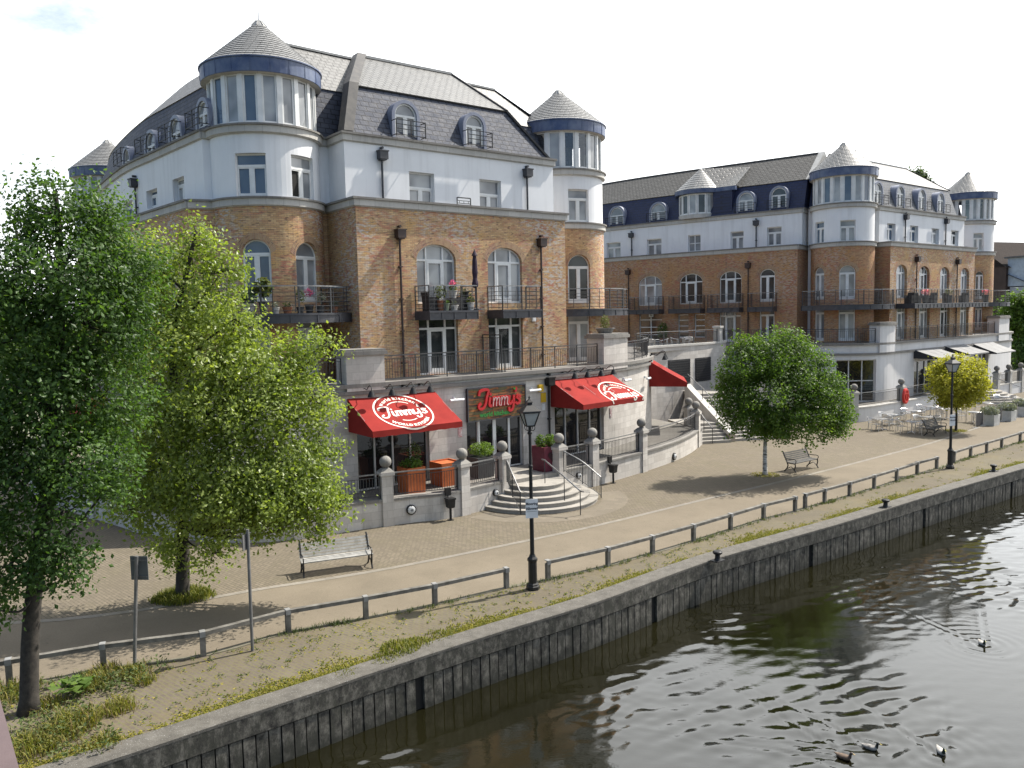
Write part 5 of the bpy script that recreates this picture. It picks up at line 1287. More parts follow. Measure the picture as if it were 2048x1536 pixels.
# ------------------------------------------------------------------ riverside terrace
tl = [g2(*p) for p in [(60, 985), (140, 1022), (218, 1047), (292, 1068), (400, 1082), (500, 1086), (610, 1077), (720, 1060), (830, 1045), (905, 1036), (1000, 1015)]]
sc = np.array([1.0, 34.3])
tr_ = [g2(*p) for p in [(1110, 992), (1190, 972), (1245, 957), (1300, 940), (1350, 922), (1382, 906), (1398, 893)]] + [(11.4, 47.9), (11.0, 49.3)]
pL = np.array([-.35, 33.55]); pR = np.array([2.1, 35.35])
tl[-1] = tuple(pL); tr_[0] = tuple(pR)
TL, TRR = Surf(smooth(tl, 5)), Surf(smooth(tr_, 5))
TER = thing('terrace', 'low pale stone terrace with ball-topped piers and black railings before the restaurant', 'terrace', (*tl[7], 0))
for sf in (TL, TRR):
    b = MB(); b.sbox(sf, 0, sf.L, -.2, .98, -.36, 0.); b.build('terrace_wall', M_ashlar, TER)
    b = MB(); b.sbox(sf, 0, sf.L, .98, 1.07, -.42, .06); b.build('coping', M_cope, TER)
fp = [TL.pt(u, 0, -.3)[:2] for u in TL.u[::2]] + [tuple(pL), tuple(pR)] + [TRR.pt(u, 0, -.3)[:2] for u in TRR.u[::2]] + [(9.6, 52), (8.7, 53.5)] + [GF.pt(u, 0, -.3)[:2] for u in GF.u[::-2]]
M_tile = pavemat('terrace_slabs', (.20, .19, .17), (.16, .15, .135), .45, .45, 38, (.09, .085, .08), (.12, .11, .10), .5)
b = MB(); b.face([(*p, 1.0) for p in fp]); struct(b.build('terrace_floor', M_tile))
bpy.data.objects['terrace_floor'].name = 'terrace_paving'
def ballpier(sf, u, lab=None):
    p = sf.pt(u, 0, -.14); n = sf.nrm(u); rz = math.atan2(n[1], n[0])
    b = MB(); b.box((p[0], p[1], .95), (.44, .44, 2.1), rz); b.box((p[0], p[1], 2.05), (.56, .56, .12), rz)
    b.lathe((p[0], p[1], 0), [(.40, 2.11), (.22, 2.24), (.10, 2.28), (.10, 2.31)], 4, 1, 45, 405, rz=rz)
    o = b.build('pier', [M_ashlar, M_cope], TER)
    b = MB(); b.ball((p[0], p[1], 2.50), .235, 18, 0); b.build('stone_ball', M_cope, o, smooth=True)
plu = [TL.hu(x, y, -.14) for x, y in ((773, 990), (925, 970))] + [TL.L - .05]
k = plu[0] - 3.4
while k > 1: plu.insert(0, k); k -= 3.6
pru = [.05] + [TRR.hu(x, y, -.14) for x, y in ((1185, 910), (1283, 890))] + [TRR.hu(1392, 850, -.14), TRR.L - .1]
for u in plu: ballpier(TL, u)
for u in pru: ballpier(TRR, u)
for sf, us in ((TL, plu), (TRR, pru)):
    for a, c_ in zip(us[:-1], us[1:]):
        b = MB(); railing(b, sf, a + .24, c_ - .24, 1.08, .98, -.16, 'v', sp=.115, post=9, mt=1); b.build('railing_panel', [M_rail, M_railtop], TER)
# semicircular entrance steps
ST = thing('entrance_steps', 'semicircular stone steps with handrails climbing to the restaurant entrance', 'steps', (*sc, 0))
dT = (pR - pL) / np.hypot(*(pR - pL)); nT = np.array([dT[1], -dT[0]]); c0 = (pL + pR) / 2
aT = math.degrees(math.atan2(nT[1], nT[0]))
for k in range(5):
    r = 2.78 - .36 * k; h = 1.0 * (k + 1) / 6
    b = MB(); b.lathe((*c0, 0), [(r - .03, h - .167 if k else -.05), (r - .03, h - .045), (r, h - .04), (r, h), (0.01, h)], 48, 0, aT - 90, aT + 90)
    b.build('step', M_step, ST)
b = MB(); q_ = [pL, pR, pR - nT * 1.6, pL - nT * 1.6]; prism0 = [(*x, z) for z in (.5, 1.006) for x in q_]; b.hexa(prism0); b.build('landing', M_step, ST)
b = MB()
for s, sg_ in ((pL, -1), (pR, 1)):
    q = s + sg_ * dT * .05; pth = [q + nT * .15, q + nT * 1.0 + sg_ * dT * .35, q + nT * 1.9 + sg_ * dT * .62]
    zz = [1.95, 1.55, .95]; zb = [1.0, .55, .05]
    P = smooth3([(p[0], p[1], z) for p, z in zip(pth, zz)], 6); Q = smooth3([(p[0], p[1], z) for p, z in zip(pth, zb)], 6)
    b = MB(); b.tube(P, .028, 8, 1)
    for i in range(len(P)):
        if i in (0, len(P) // 2, len(P) - 1): b.bar(tuple(Q[i]), tuple(P[i]), .04)
        b.bar((*P[i][:2], Q[i][2] + .1), tuple(P[i]), .015)
        if i < len(P) - 1:
            m0, m1 = (P[i] + P[i + 1]) / 2, (Q[i] + Q[i + 1]) / 2
            b.bar((m0[0], m0[1], m1[2] + .1), tuple(m0), .015); b.bar((*Q[i][:2], Q[i][2] + .1), (*Q[i + 1][:2], Q[i + 1][2] + .1), .02)
    b.build('side_railing', [M_rail, M_railtop], ST)
hp = [gz(1090, 966, .95), gz(1129, 1001, .5), gz(1161, 1030, .02)]
hq = [(p[0], p[1], p[2] + .98) for p in hp]
b = MB()
for p, q in zip(hp, hq): b.bar(tuple(p), q, .035)
d_ = (np.array(hq[1]) - np.array(hq[0])); b.tube([tuple(np.array(hq[0]) - np.array([d_[0], d_[1], 0]) * .15), hq[0], hq[1], hq[2], tuple(np.array(hq[2]) + np.array([d_[0], d_[1], 0]) * .15)], .03, 8, 1)
b.build('handrail', [M_rail, M_railtop], ST)
# curved paler paving round the steps
b = MB(); ra, rb = 2.95, 4.05
for i in range(40):
    a0, a1 = R(aT - 78 + 150 * i / 40), R(aT - 78 + 150 * (i + 1) / 40)
    b.face([(c0[0] + r * math.cos(a), c0[1] + r * math.sin(a), .009) for r, a in ((ra, a0), (rb, a0), (rb, a1), (ra, a1))])
struct(b.build('apron_paving', pavemat('pale_apron_setts', (.175, .15, .115), (.14, .12, .092), .5, .3, 25, (.10, .09, .07), (.15, .13, .09), .4)))
# bulkhead lights and ashtray bins
M_opal = simple('opal_glass', (.55, .56, .56), .25)
def bulkhead(label, sf, px, py, r=.2):
    u, z = sf.hit(px, py); p = np.array(sf.pt(u, z, 0)); n = np.array([*sf.nrm(u), 0]); t = np.array([-n[1], n[0], 0]); up = np.array([0, 0, 1.])
    o = thing('bulkhead_light', label, 'wall light', tuple(p))
    def ring(rr, d, nn=20): return [tuple(p + n * d + t * rr * math.cos(2 * math.pi * i / nn) + up * rr * math.sin(2 * math.pi * i / nn)) for i in range(nn)]
    def loft(rings):
        b = MB()
        for A, C in zip(rings[:-1], rings[1:]):
            for i in range(len(A)): b.face([A[i], A[(i + 1) % len(A)], C[(i + 1) % len(A)], C[i]])
        b.face(rings[-1]); return b
    loft([ring(r, .0), ring(r, .07), ring(r * .8, .09)]).build('rim', M_black, o)
    loft([ring(r * .78, .09), ring(r * .7, .13), ring(r * .4, .155)]).build('lens', M_opal, o)
    b = MB()
    for a in (0, 1): 
        v = t if a else up
        b.tube([tuple(p + n * .10 - v * r * .9), tuple(p + n * .17), tuple(p + n * .10 + v * r * .9)], .014, 5)
    b.build('guard', M_black, o)
bulkhead('round caged light on the terrace wall below the tall orange planter', TL, 822, 1019); bulkhead('round caged light on the curved right end of the terrace wall', TRR, 1347, 913)
def ashbin(label, sf, px, py):
    p = np.array(gz(px, py)); u, _ = sf.hit(px, py - 10); q = np.array(sf.pt(u, 0, .28)); n = sf.nrm(u); rz = math.atan2(n[1], n[0]) + math.pi / 2
    o = thing('ashtray_bin', label, 'bin', tuple(q))
    b = MB(); b.bar((q[0], q[1], 0), (q[0], q[1], .55), .09); b.box((q[0], q[1], .015), (.2, .2, .03), rz); b.build('post', M_black, o)
    b = MB(); b.lathe((q[0], q[1], .5), [(.14, 0), (.19, .03), (.22, .33), (.25, .35), (.25, .40), (0, .41)], 4, 0, 45, 405, rz=rz); b.build('bin_body', M_black, o)
    b = MB(); r2 = np.array(sf.pt(u, 0, .08)); b.box((r2[0], r2[1], 1.12), (.24, .12, .3), rz); b.bar((r2[0], r2[1], .95), (q[0], q[1], .85), .05); b.build('wall_bracket', M_black, o)
ashbin('black ashtray bin on a short post left of the round steps', TL, 895, 1043); ashbin('black ashtray bin on a short post right of the round steps', TRR, 1217, 972)
bulkhead('small light on the wall at the left side of the round steps', TL, 990, 985, .15); bulkhead('small light on the wall at the right side of the round steps', TRR, 1156, 951, .15)
# courtyard stairs beside the terrace
CS = thing('courtyard_stairs', 'stone stairs with sloping side wall and handrails climbing from the promenade to the courtyard', 'steps', (14, 49, 0))
sA, sB = np.array([13.3, 48.6]), np.array([12.0, 55.2])       # foot and head of the sloping wall
dS = (sB - sA) / np.hypot(*(sB - sA)); rS = np.array([dS[1], -dS[0]])
Lh = np.hypot(*(sB - sA))
b = MB(); wv = .34
def prism(b, base, zs_lo, zs_hi, m=0):
    n = len(base)
    b.face([(*p, z) for p, z in zip(base, zs_hi)], None, m)
    for i in range(n):
        j = (i + 1) % n; b.face([(*base[i], zs_lo), (*base[j], zs_lo), (*base[j], zs_hi[j]), (*base[i], zs_hi[i])], [(0, zs_lo), (np.hypot(*(np.array(base[j]) - np.array(base[i]))), zs_lo), (np.hypot(*(np.array(base[j]) - np.array(base[i]))), zs_hi[j]), (0, zs_hi[i])], m)
prism(b, [tuple(sA), tuple(sA + rS * wv), tuple(sB + rS * wv), tuple(sB)], -.1, [.50, .50, 2.95, 2.95]); M_sand = stonemat('sandy_ashlar', (.40, .34, .26), (.33, .28, .22), .62, .31, (.26, .23, .19), .4); b.build('sloping_wall', M_sand, CS)
b = MB(); prism(b, [tuple(sA - rS * .05), tuple(sA + rS * (wv + .05)), tuple(sB + rS * (wv + .05)), tuple(sB - rS * .05)], .45, [.57, .57, 3.03, 3.03]); b.build('wall_coping', M_stone, CS)
nst = 15
for k in range(nst):
    z = 2.45 * (k + 1) / nst; f = sA + rS * wv + dS * (.15 + 5.6 * k / nst); w_ = 3.4
    b = MB(); e = 5.6 / nst + .06 if k < nst - 1 else 2.6
    q = [f, f + rS * w_, f + rS * w_ + dS * e, f + dS * e]; prism(b, [tuple(x) for x in q], z - .25, [z] * 4); b.build('step', M_step, CS)
# steps up to the end of the restaurant terrace, left of the sloping wall
for k in range(6):
    z = 1.0 * (k + 1) / 6; f = sA - rS * .02 + dS * (-.2 + .36 * k); b = MB(); e = .42 if k < 5 else 2.5
    q = [f - rS * 2.35, f, f + dS * e, f + dS * e - rS * 2.35]; prism(b, [tuple(x) for x in q], z - .3, [z] * 4); b.build('step', M_step, CS)
def stairrail(pts, h=.95, nbar=0, name='handrail'):
    b = MB(); top = [(p[0], p[1], p[2] + h) for p in pts]
    b.tube(top, .028, 6, 1)
    for p, q in zip(pts, top): b.bar(tuple(p), q, .035)
    if nbar:
        for (p, q) in zip(pts[:-1], pts[1:]):
            p, q = np.array(p), np.array(q)
            for i in range(nbar): 
                x = p + (q - p) * (i + .5) / nbar; b.bar((x[0], x[1], x[2] + .08), (x[0], x[1], x[2] + h), .014)
            b.bar((p[0], p[1], p[2] + .08), (q[0], q[1], q[2] + .08), .02)
    b.build(name, [M_rail, M_railtop], CS)
w3 = lambda p, z: (p[0], p[1], z)
m_ = rS * wv * .5
stairrail([w3(sA + m_ + dS * .1, .55), w3(sA + m_ + dS * 2.2, 1.35), w3(sA + m_ + dS * 4.3, 2.2), w3(sB + m_, 2.98)], .75)
stairrail([w3(sA - rS * 1.3 + dS * (-.3), .02), w3(sA - rS * 1.3 + dS * .9, .5), w3(sA - rS * 1.3 + dS * 1.9, 1.0)], .95)
stairrail([w3(sA + rS * 2.1 + dS * .0, .05), w3(sA + rS * 2.1 + dS * 2.9, 1.3), w3(sA + rS * 2.1 + dS * 5.7, 2.45)], .95)
stairrail([w3(sA + rS * 3.75 + dS * .0, .05), w3(sA + rS * 3.75 + dS * 2.9, 1.3), w3(sA + rS * 3.75 + dS * 5.7, 2.45)], .95, 12, 'side_railing')
stairrail([w3(sB + rS * .2, 2.5), w3(sB + rS * .2 + dS * 1.8, 2.5)], 1.0, 10, 'side_railing')
# upper flight towards the courtyard
fb = sB + rS * 3.7 + dS * .2
for k in range(18):
    z = 2.45 + (ZF - 2.45) * (k + 1) / 18; f = fb + rS * .30 * k; b = MB(); e = .33
    q = [f, f + rS * e, f + rS * e + dS * 2.2, f + dS * 2.2]; prism(b, [tuple(x) for x in q], z - .5, [z] * 4); b.build('step', M_step, CS)
stairrail([w3(fb + dS * .05, 2.6), w3(fb + rS * 2.7 + dS * .05, 4.05), w3(fb + rS * 5.4 + dS * .05, ZF)], .95, 14, 'side_railing')
b = MB(); prism(b, [tuple(fb - dS * .3), tuple(fb + rS * 5.6 - dS * .3), tuple(fb + rS * 5.6 - dS * .02), tuple(fb - dS * .02)], -.1, [2.5, ZF + .1, ZF + .1, 2.5]); b.build('flank_wall', M_ashlar, CS)
b = MB(); q = [sA + rS * (wv + 3.4), sA + rS * (wv + 3.4) + dS * 5.8, sA + rS * (wv + 3.75) + dS * 5.8, sA + rS * (wv + 3.75)]; prism(b, [tuple(x) for x in q], -.1, [.35, 2.6, 2.6, .35]); b.build('flank_wall', M_ashlar, CS)
# terrace of the far building
t2 = [(20.2, 60.5), (20.0, 58.6), (21.4, 56.6), (23.4, 55.7), (25.6, 56.6), (29.5, 59.6), (33.5, 62.7), (37.6, 65.9)]
T2S = Surf(smooth(t2, 5)); T2b = Surf([(42.3, 69.5), (46., 72.4), (50., 75.5), (54, 79)])
TE2 = thing('terrace', 'low pale terrace with railings and ball piers before the far shopfronts', 'terrace', (23.4, 55.7, 0))
def terrace_run(sf, us, root):
    b = MB(); b.sbox(sf, 0, sf.L, -.2, .98, -.36, 0.); b.build('terrace_wall', M_paint, root)
    b = MB(); b.sbox(sf, 0, sf.L, .98, 1.07, -.42, .06); b.build('coping', M_stone, root)
    for u in us:
        p = sf.pt(u, 0, -.14); n = sf.nrm(u); rz = math.atan2(n[1], n[0])
        b = MB(); b.box((p[0], p[1], .95), (.44, .44, 2.1), rz); b.box((p[0], p[1], 2.05), (.56, .56, .12), rz); b.lathe((p[0], p[1], 0), [(.40, 2.11), (.22, 2.24), (.10, 2.28), (.10, 2.31)], 4, 1, 45, 405, rz=rz)
        o = b.build('pier', [M_stone, M_cope], root); b = MB(); b.ball((p[0], p[1], 2.5), .235, 14); b.build('stone_ball', M_cope, o, smooth=True)
    for a, c_ in zip(us[:-1], us[1:]):
        b = MB(); railing(b, sf, a + .24, c_ - .24, 1.08, .98, -.16, 'v', sp=.13, post=9, mt=1); b.build('railing_panel', [M_rail, M_railtop], root)
ua, ub_ = T2S.hu(1708, 800, -.14), T2S.hu(1802, 800, -.14)
terrace_run(T2S, [.3, ua, ub_, ub_ + (ub_ - ua) * 1.0, T2S.L - .3], TE2); terrace_run(T2b, [.3, 2.9, 5.6, 9.5], TE2)
f2 = [T2S.pt(u, 0, -.3)[:2] for u in T2S.u] + [T2b.pt(u, 0, -.3)[:2] for u in T2b.u] + [(56, 86)] + [GF2.pt(u, 0, -.3)[:2] for u in GF2.u[::-2]]
b = MB(); b.face([(*p, 1.0) for p in f2]); struct(b.build('terrace_paving', M_tile))
S2 = thing('entrance_steps', 'small semicircular stone steps beyond the yellow-green ball tree', 'steps', (40, 67.7, 0)); c2 = (np.array(T2S.p[-1]) + np.array(T2b.p[0])) / 2
n2 = np.array([dB[1], -dB[0]]); a2_ = math.degrees(math.atan2(n2[1], n2[0]))
for k in range(5):
    r = 3.1 - .4 * k; h = (k + 1) / 6
    b = MB(); b.lathe((*c2, 0), [(r, h - .167 if k else -.05), (r, h), (.01, h)], 32, 0, a2_ - 90, a2_ + 90); b.build('step', M_step, S2)
b = MB(); q0, q1 = c2 + n2 * .1 + dB * 1.4, c2 + n2 * 3.0 + dB * 1.4
b.tube([(*q0, 1.95), (*q1, .95)], .03, 6); b.bar((*q0, 1.), (*q0, 1.95), .04); b.bar((*q1, 0), (*q1, .95), .04); b.build('handrail', M_railtop, S2)
# ------------------------------------------------------------------ street furniture
M_lampglass = simple('frosted_lamp_glass', (.42, .43, .42), .2, (.34, .35, .34), 3)
def street_lamp(label, p, H):
    t = thing('street_lamp', label, 'street lamp', (p[0], p[1], 0), 'Victorian style lamps along the quay'); del t['group']
    c = (p[0], p[1], 0)
    b = MB(); b.lathe(c, [(.20, 0), (.20, .10), (.17, .13), (.17, .16), (.13, .20), (.125, .82), (.15, .86), (.15, .92), (.10, .98), (.075, 1.05)], 8); b.build('base', M_black, t)
    b = MB(); b.lathe(c, [(.065, 1.05), (.06, 2.2), (.075, 2.22), (.075, 2.28), (.056, 2.3), (.05, 3.6), (.065, 3.62), (.065, 3.67), (.045, 3.7), (.042, H - 1.15), (.07, H - 1.12), (.07, H - 1.08), (.045, H - 1.05), (.045, H - .92)], 14); b.build('column', M_black, t)
    zb, zt = H - .88, H - .48; r0, r1 = .16, .33
    b = MB(); b.lathe(c, [(r0, zb), (r1, zt)], 4, 0, 45, 405, rz=.25); g = b.build('lantern', M_lampglass, t)
    b = MB()
    for k in range(4):
        a, a2 = R(45 + 90 * k) + .25, R(135 + 90 * k) + .25; P = lambda r, a, z: (c[0] + r * math.cos(a), c[1] + r * math.sin(a), z)
        b.bar(P(r0 + .005, a, zb), P(r1 + .005, a, zt), .03); b.bar(P(r1, a, zt), P(r1, a2, zt), .045); b.bar(P(r0, a, zb), P(r0, a2, zb), .035)
        q = [P(.0, 0, H - 1.0), P(.12, a, H - 1.02), P(.17, a, H - .95), P(r0, a, zb)]; b.tube(smooth3(q, 3), .011, 5)
    b.lathe(c, [(.03, zb - .05), (r0 + .01, zb - .01), (r0 + .01, zb + .005), (0, zb + .01)], 4, 0, 45, 405, rz=.25)
    b.build('lantern_frame', M_black, g)
    b = MB(); b.lathe(c, [(r1 + .05, zt + .0), (r1 + .04, zt + .035), (.14, zt + .20), (.10, zt + .21), (.10, zt + .27), (.13, zt + .28), (.02, zt + .38), (.045, zt + .41), (.02, zt + .44), (0, zt + .48)], 4, 0, 45, 405, rz=.25); b.build('lantern_roof', M_black, g)
    return t
l1, l2 = gz(1066, 1178), gz(1900, 937)
street_lamp('black Victorian street lamp in front of the round entrance steps', l1, 5.72)
street_lamp('black Victorian street lamp in front of the yellow-green ball tree', l2, 5.68)
def plate_sign(name, label, p, rz, z, w, h, lines, mat=M_white):
    t = thing(name, label, 'sign', (p[0], p[1], z))
    cs, sn = math.cos(rz), math.sin(rz); f = lambda x, y, d: (p[0] + x * cs - d * sn * -1, p[1] + x * sn - d * cs, z + y)
    b = MB(); b.box((p[0] + .07 * sn, p[1] - .07 * cs, z), (w, .015, h), rz); b.build('plate', mat, t)
    b = MB()
    for s, y, sz in lines:
        V, Fc = text2d(s, sz, .004)
        for ff in Fc: b.face([(p[0] + V[i][0] * cs + .081 * sn, p[1] + V[i][0] * sn - .081 * cs, z + y + V[i][1]) for i in ff])
    b.face([(p[0] + x * cs + .081 * sn, p[1] + x * sn - .081 * cs, z + y) for x, y in ((-w * .4, -h * .16), (w * .4, -h * .16), (w * .4, -h * .145), (-w * .4, -h * .145))])
    b.build('lettering', M_text, t)
    b = MB()
    for y in (h * .3, -h * .3): b.lathe((p[0], p[1], z + y - .015), [(.058, 0), (.065, 0), (.065, .03), (.058, .03)], 12)
    b.build('clip', M_black, t)
plate_sign('mooring_sign', 'white mooring sign clipped to the near street lamp', l1, R(8), 2.42, .36, .56, (('Mooring', .11, .105), ('Allowed', -.03, .105)))
plate_sign('mooring_sign', 'small white mooring sign clipped to the far street lamp', l2, R(20), 2.42, .36, .56, (('Mooring', .11, .105), ('Allowed', -.03, .105)))
# benches
M_slat = simple('weathered_bench_timber', (.34, .335, .32), .7, (.22, .215, .20), 5, obj=True)
M_slat2 = simple('dark_bench_timber', (.085, .082, .075), .7, (.045, .043, .04), 5, obj=True)
def make_bench(label, Lb, sm=None):
    M_slat = sm or globals()['M_slat']
    t = thing('park_bench', label, 'bench', (0, 0, 0))
    b = MB()
    for k in range(4): b.box((0, -.20 + .115 * k, .45 + .006 * k * k * .3), (Lb, .095, .035), 0)
    b.build('seat', M_slat, t)
    b = MB()
    for k in range(5): b.box((0, .235 + .045 * k, .53 + .088 * k), (Lb, .03, .075), 0, rx=R(-22))
    b.build('backrest', M_slat, t)
    for s in (-1, 1):
        x = s * (Lb / 2 - .05); b = MB()
        b.tube(smooth3([(x, -.30, 0), (x, -.22, .14), (x, -.26, .30), (x, -.24, .43)], 4), .028, 6)
        b.tube(smooth3([(x, .36, 0), (x, .22, .16), (x, .16, .32), (x, .20, .44), (x, .30, .66), (x, .44, .95), (x, .50, .99)], 4), .03, 6)
        b.tube([(x, -.27, .425), (x, .20, .435)], .025, 6); b.tube(smooth3([(x, -.2, .12), (x, -.02, .26), (x, .2, .14)], 4), .02, 5)
        b.tube(smooth3([(x, -.24, .43), (x, -.30, .56), (x, -.22, .64), (x, .05, .63), (x, .27, .64)], 4), .02, 5)
        b.build('end_frame', M_black, t)
    return t
def bench(label, a, c_, Lb=None, sm=None):
    a, c_ = np.array(a[:2]), np.array(c_[:2]); v = c_ - a; L = Lb or np.hypot(*v)
    t = make_bench(label, L, sm); n = np.array([-v[1], v[0]]) / np.hypot(*v)
    m = (a + c_) / 2 + n * .28; t.location = (m[0], m[1], .006); t.rotation_euler = (0, 0, math.atan2(v[1], v[0])); return t
bench('long bench with pale timber slats on the path nearest the camera', gz(610, 1156), gz(743, 1137), 2.25)
bench('dark bench beside the white-barked tree', gz(1587, 947), gz(1640, 935), 2.0, M_slat2)
bench('dark bench next to the metal cafe chairs behind the far lamp', gz(1862, 876), gz(1899, 864.5), 2.0, M_slat2)
# knee rails
M_timber = simple('weathered_rail_timber', (.17, .16, .14), .85, (.07, .065, .055), 3.5, bmp=.3)
M_strap = simple('pale_metal_strap', (.24, .24, .235), .5, (.16, .16, .155), 5)
def knee_rail(label, pts):
    t = thing('knee_rail', label, 'fence', pts[0])
    top = [(p[0], p[1], .56) for p in pts]
    for i, p in enumerate(pts):
        q = pts[min(i + 1, len(pts) - 1)]; o = pts[max(i - 1, 0)]; a = math.atan2(q[1] - o[1], q[0] - o[0]); b = MB()
        b.box((p[0], p[1], .24), (.125, .125, .56), a + R(rnd.uniform(-4, 4))); pb = b.build('post', M_timber, t)
        b = MB(); b.box((p[0], p[1], .615), (.13, .17, .022), a); b.box((p[0] + .085 * math.sin(a), p[1] - .085 * math.cos(a), .555), (.13, .012, .13), a); b.build('strap', M_strap, pb)
    for a, c_ in zip(top[:-1], top[1:]):
        b = MB(); b.bar(a, c_, .135, .095); b.build('rail', M_timber, t)
runs = [([(-140, 1402), (20, 1371), (208, 1338), (407, 1312), (577, 1265), (732, 1237), (870, 1210), (1013, 1176)], 'weathered timber knee rail nearest the camera with a bend at the left'),
        ([(1096, 1160), (1216, 1132), (1305, 1107), (1387, 1083), (1461, 1060), (1527, 1039), (1590, 1023)], 'weathered timber knee rail starting just right of the near lamp'),
        ([(1610, 1017), (1649, 1006), (1699, 992), (1748, 977), (1793, 963), (1834, 949), (1873, 938)], 'weathered timber knee rail ending just left of the far lamp'),
        ([(1908, 926), (1941, 915), (1973, 906), (2003, 897), (2040, 885), (2075, 875)], 'weathered timber knee rail right of the far lamp at the picture edge')]
for px, lab in runs: knee_rail(lab, [tuple(gz(*p)) for p in px])
for (x, y), lab in (((1435, 1121), 'small black mooring bollard on the quay coping nearest the camera'), ((1771, 1014), 'small black mooring bollard on the quay below the middle knee rail'), ((1987, 942), 'small black mooring bollard on the quay farthest right')):
    p = gz(x, y, .05); t = thing('mooring_bollard', lab, 'bollard', tuple(p)); b = MB(); b.box((p[0], p[1], .055), (.42, .30, .03), R(38)); b.build('base_plate', M_black, t)
    b = MB(); b.lathe((p[0], p[1], .07), [(.11, 0), (.085, .06), (.08, .16), (.15, .22), (.155, .27), (.12, .30), (0, .305)], 14); b.build('bollard_head', M_black, t)
M_galv = simple('galvanised_post', (.20, .20, .20), .45, (.13, .13, .13), 4, metal=.4)
pA = gz(269, 1340); hA = at(273, 1112, pA[1]); pBx = gz(505, 1302); hB = at(495, 1059, pBx[1])
t = thing('sign_post', 'grey metal pole with the back of a square sign plate beside the left trees', 'sign post', tuple(pA)); b = MB(); b.tube([tuple(pA), tuple(hA)], .04, 10); b.build('pole', M_galv, t)
b = MB(); zc = hA[2] - .30; b.box((hA[0] + .02, hA[1] + .06, zc), (.42, .012, .56), R(-6)); b.build('sign_plate', simple('grey_sign_back', (.115, .125, .13), .5, (.09, .10, .10), 3), t)
b = MB()
for dz in (.18, -.2): b.box((hA[0] + .02, hA[1] + .045, zc + dz), (.36, .02, .03), R(-6))
b.build('bracket', M_galv, t)
t = thing('sign_post', 'slim grey pole with an edge-on plate rising from the weedy paving', 'sign post', tuple(pBx)); b = MB(); b.tube([tuple(pBx), tuple(hB)], .038, 10); b.build('pole', M_galv, t)
b = MB(); b.box((hB[0] - .05, hB[1] + .0, hB[2] - .30), (.02, .3, .38), R(-14)); b.build('sign_plate', M_galv, t)
# lifebuoy housing
p = np.array(T2S.pt(ub_, 0, .12)); t = thing('lifebuoy_housing', 'round red lifebuoy housing on the far terrace pier', 'lifebuoy', (p[0], p[1], .9))
n = T2S.nrm(ub_); rz = math.atan2(n[1], n[0])
def oval(d, sx, sz, nn=24): 
    c = np.array([p[0], p[1], 1.42]) + np.array([n[0], n[1], 0]) * d; tt = np.array([-n[1], n[0], 0])
    return [tuple(c + tt * sx * math.cos(2 * math.pi * i / nn) + np.array([0, 0, sz]) * math.sin(2 * math.pi * i / nn)) for i in range(nn)]
M_lred = simple('red_plastic', (.62, .03, .02), .35)
b = MB(); rs = [oval(.02, .44, .58), oval(.13, .44, .58), oval(.17, .38, .52), oval(.17, .27, .40), oval(.10, .25, .38), oval(.10, .001, .001)]
for A, C in zip(rs[:-1], rs[1:]):
    for i in range(24): b.face([A[i], A[(i + 1) % 24], C[(i + 1) % 24], C[i]])
b.build('shell', M_lred, t); b = MB(); c = np.array([p[0], p[1], 1.42]) + np.array([n[0], n[1], 0]) * .14; b.box(tuple(c + np.array([0, 0, .2])), (.05, .44, .10), rz); b.box(tuple(c - np.array([0, 0, .04])), (.05, .11, .40), rz); b.build('handle', M_lred, t)
# ------------------------------------------------------------------ cafe furniture
M_alum = simple('brushed_aluminium', (.62, .62, .62), .3, (.5, .5, .5), 6, metal=.8, obj=True)
M_dslat = simple('dark_seat_slat', (.25, .25, .25), .4, (.18, .18, .18), 6, metal=.4, obj=True)
def make_chair(label, group, m1=None, m2=None):
    m1, m2 = m1 or M_alum, m2 or M_dslat
    t = thing('cafe_chair', label, 'chair', (0, 0, 0), group)
    b = MB()
    for k in range(5): b.box((0, -.18 + .09 * k, .45), (.42, .06, .018))
    b.build('seat', m2, t); b = MB()
    for k in range(3): b.box((0, .235 + .02 * k, .58 + .09 * k), (.40, .018, .055), 0, rx=R(-12))
    b.build('backrest', m1, t)
    for sx in (-1, 1):
        for sy in (-1, 1):
            b = MB(); b.tube([(sx * .25, sy * .25, 0), (sx * .235, sy * .22, .45 if sy > 0 else .66)], .016, 6); b.build('leg', m1, t)
    b = MB(); b.tube(smooth3([(-.235, -.22, .66), (-.27, -.05, .68), (-.25, .18, .74), (-.15, .30, .80), (.15, .30, .80), (.25, .18, .74), (.27, -.05, .68), (.235, -.22, .66)], 4), .018, 6); b.tube([(-.23, .22, .45), (-.2, .29, .78)], .014, 5); b.tube([(.23, .22, .45), (.2, .29, .78)], .014, 5); b.build('arm_frame', m1, t)
    return t
def make_table(label, square=False):
    t = thing('cafe_table', label, 'table', (0, 0, 0))
    b = MB()
    if square: b.box((0, 0, .73), (.72, .72, .025))
    else: b.lathe((0, 0, .72), [(.01, 0), (.36, 0), (.37, .012), (.36, .03), (.01, .03)], 22)
    b.build('table_top', M_alum if not square else M_dslat, t)
    b = MB(); b.tube([(0, 0, .05), (0, 0, .71)], .03, 8); b.build('stem', M_alum, t)
    b = MB()
    for k in range(4): a = R(45 + 90 * k); b.tube([(0, 0, .10), (.28 * math.cos(a), .28 * math.sin(a), .015)], .018, 6)
    b.build('foot', M_alum, t); return t
GRP = 'aluminium cafe chairs on the promenade'; LBL = 'aluminium slatted cafe chair in the open seating area on the promenade'
proto = None; first = True
tables = [((1764, 860), True), ((1783, 850), False), ((1823, 866), False), ((1822, 842), False), ((1857, 856), True), ((1860, 833), False), ((1893, 838), True), ((1946, 845), False), ((1975, 826), False), ((2008, 812), False)]
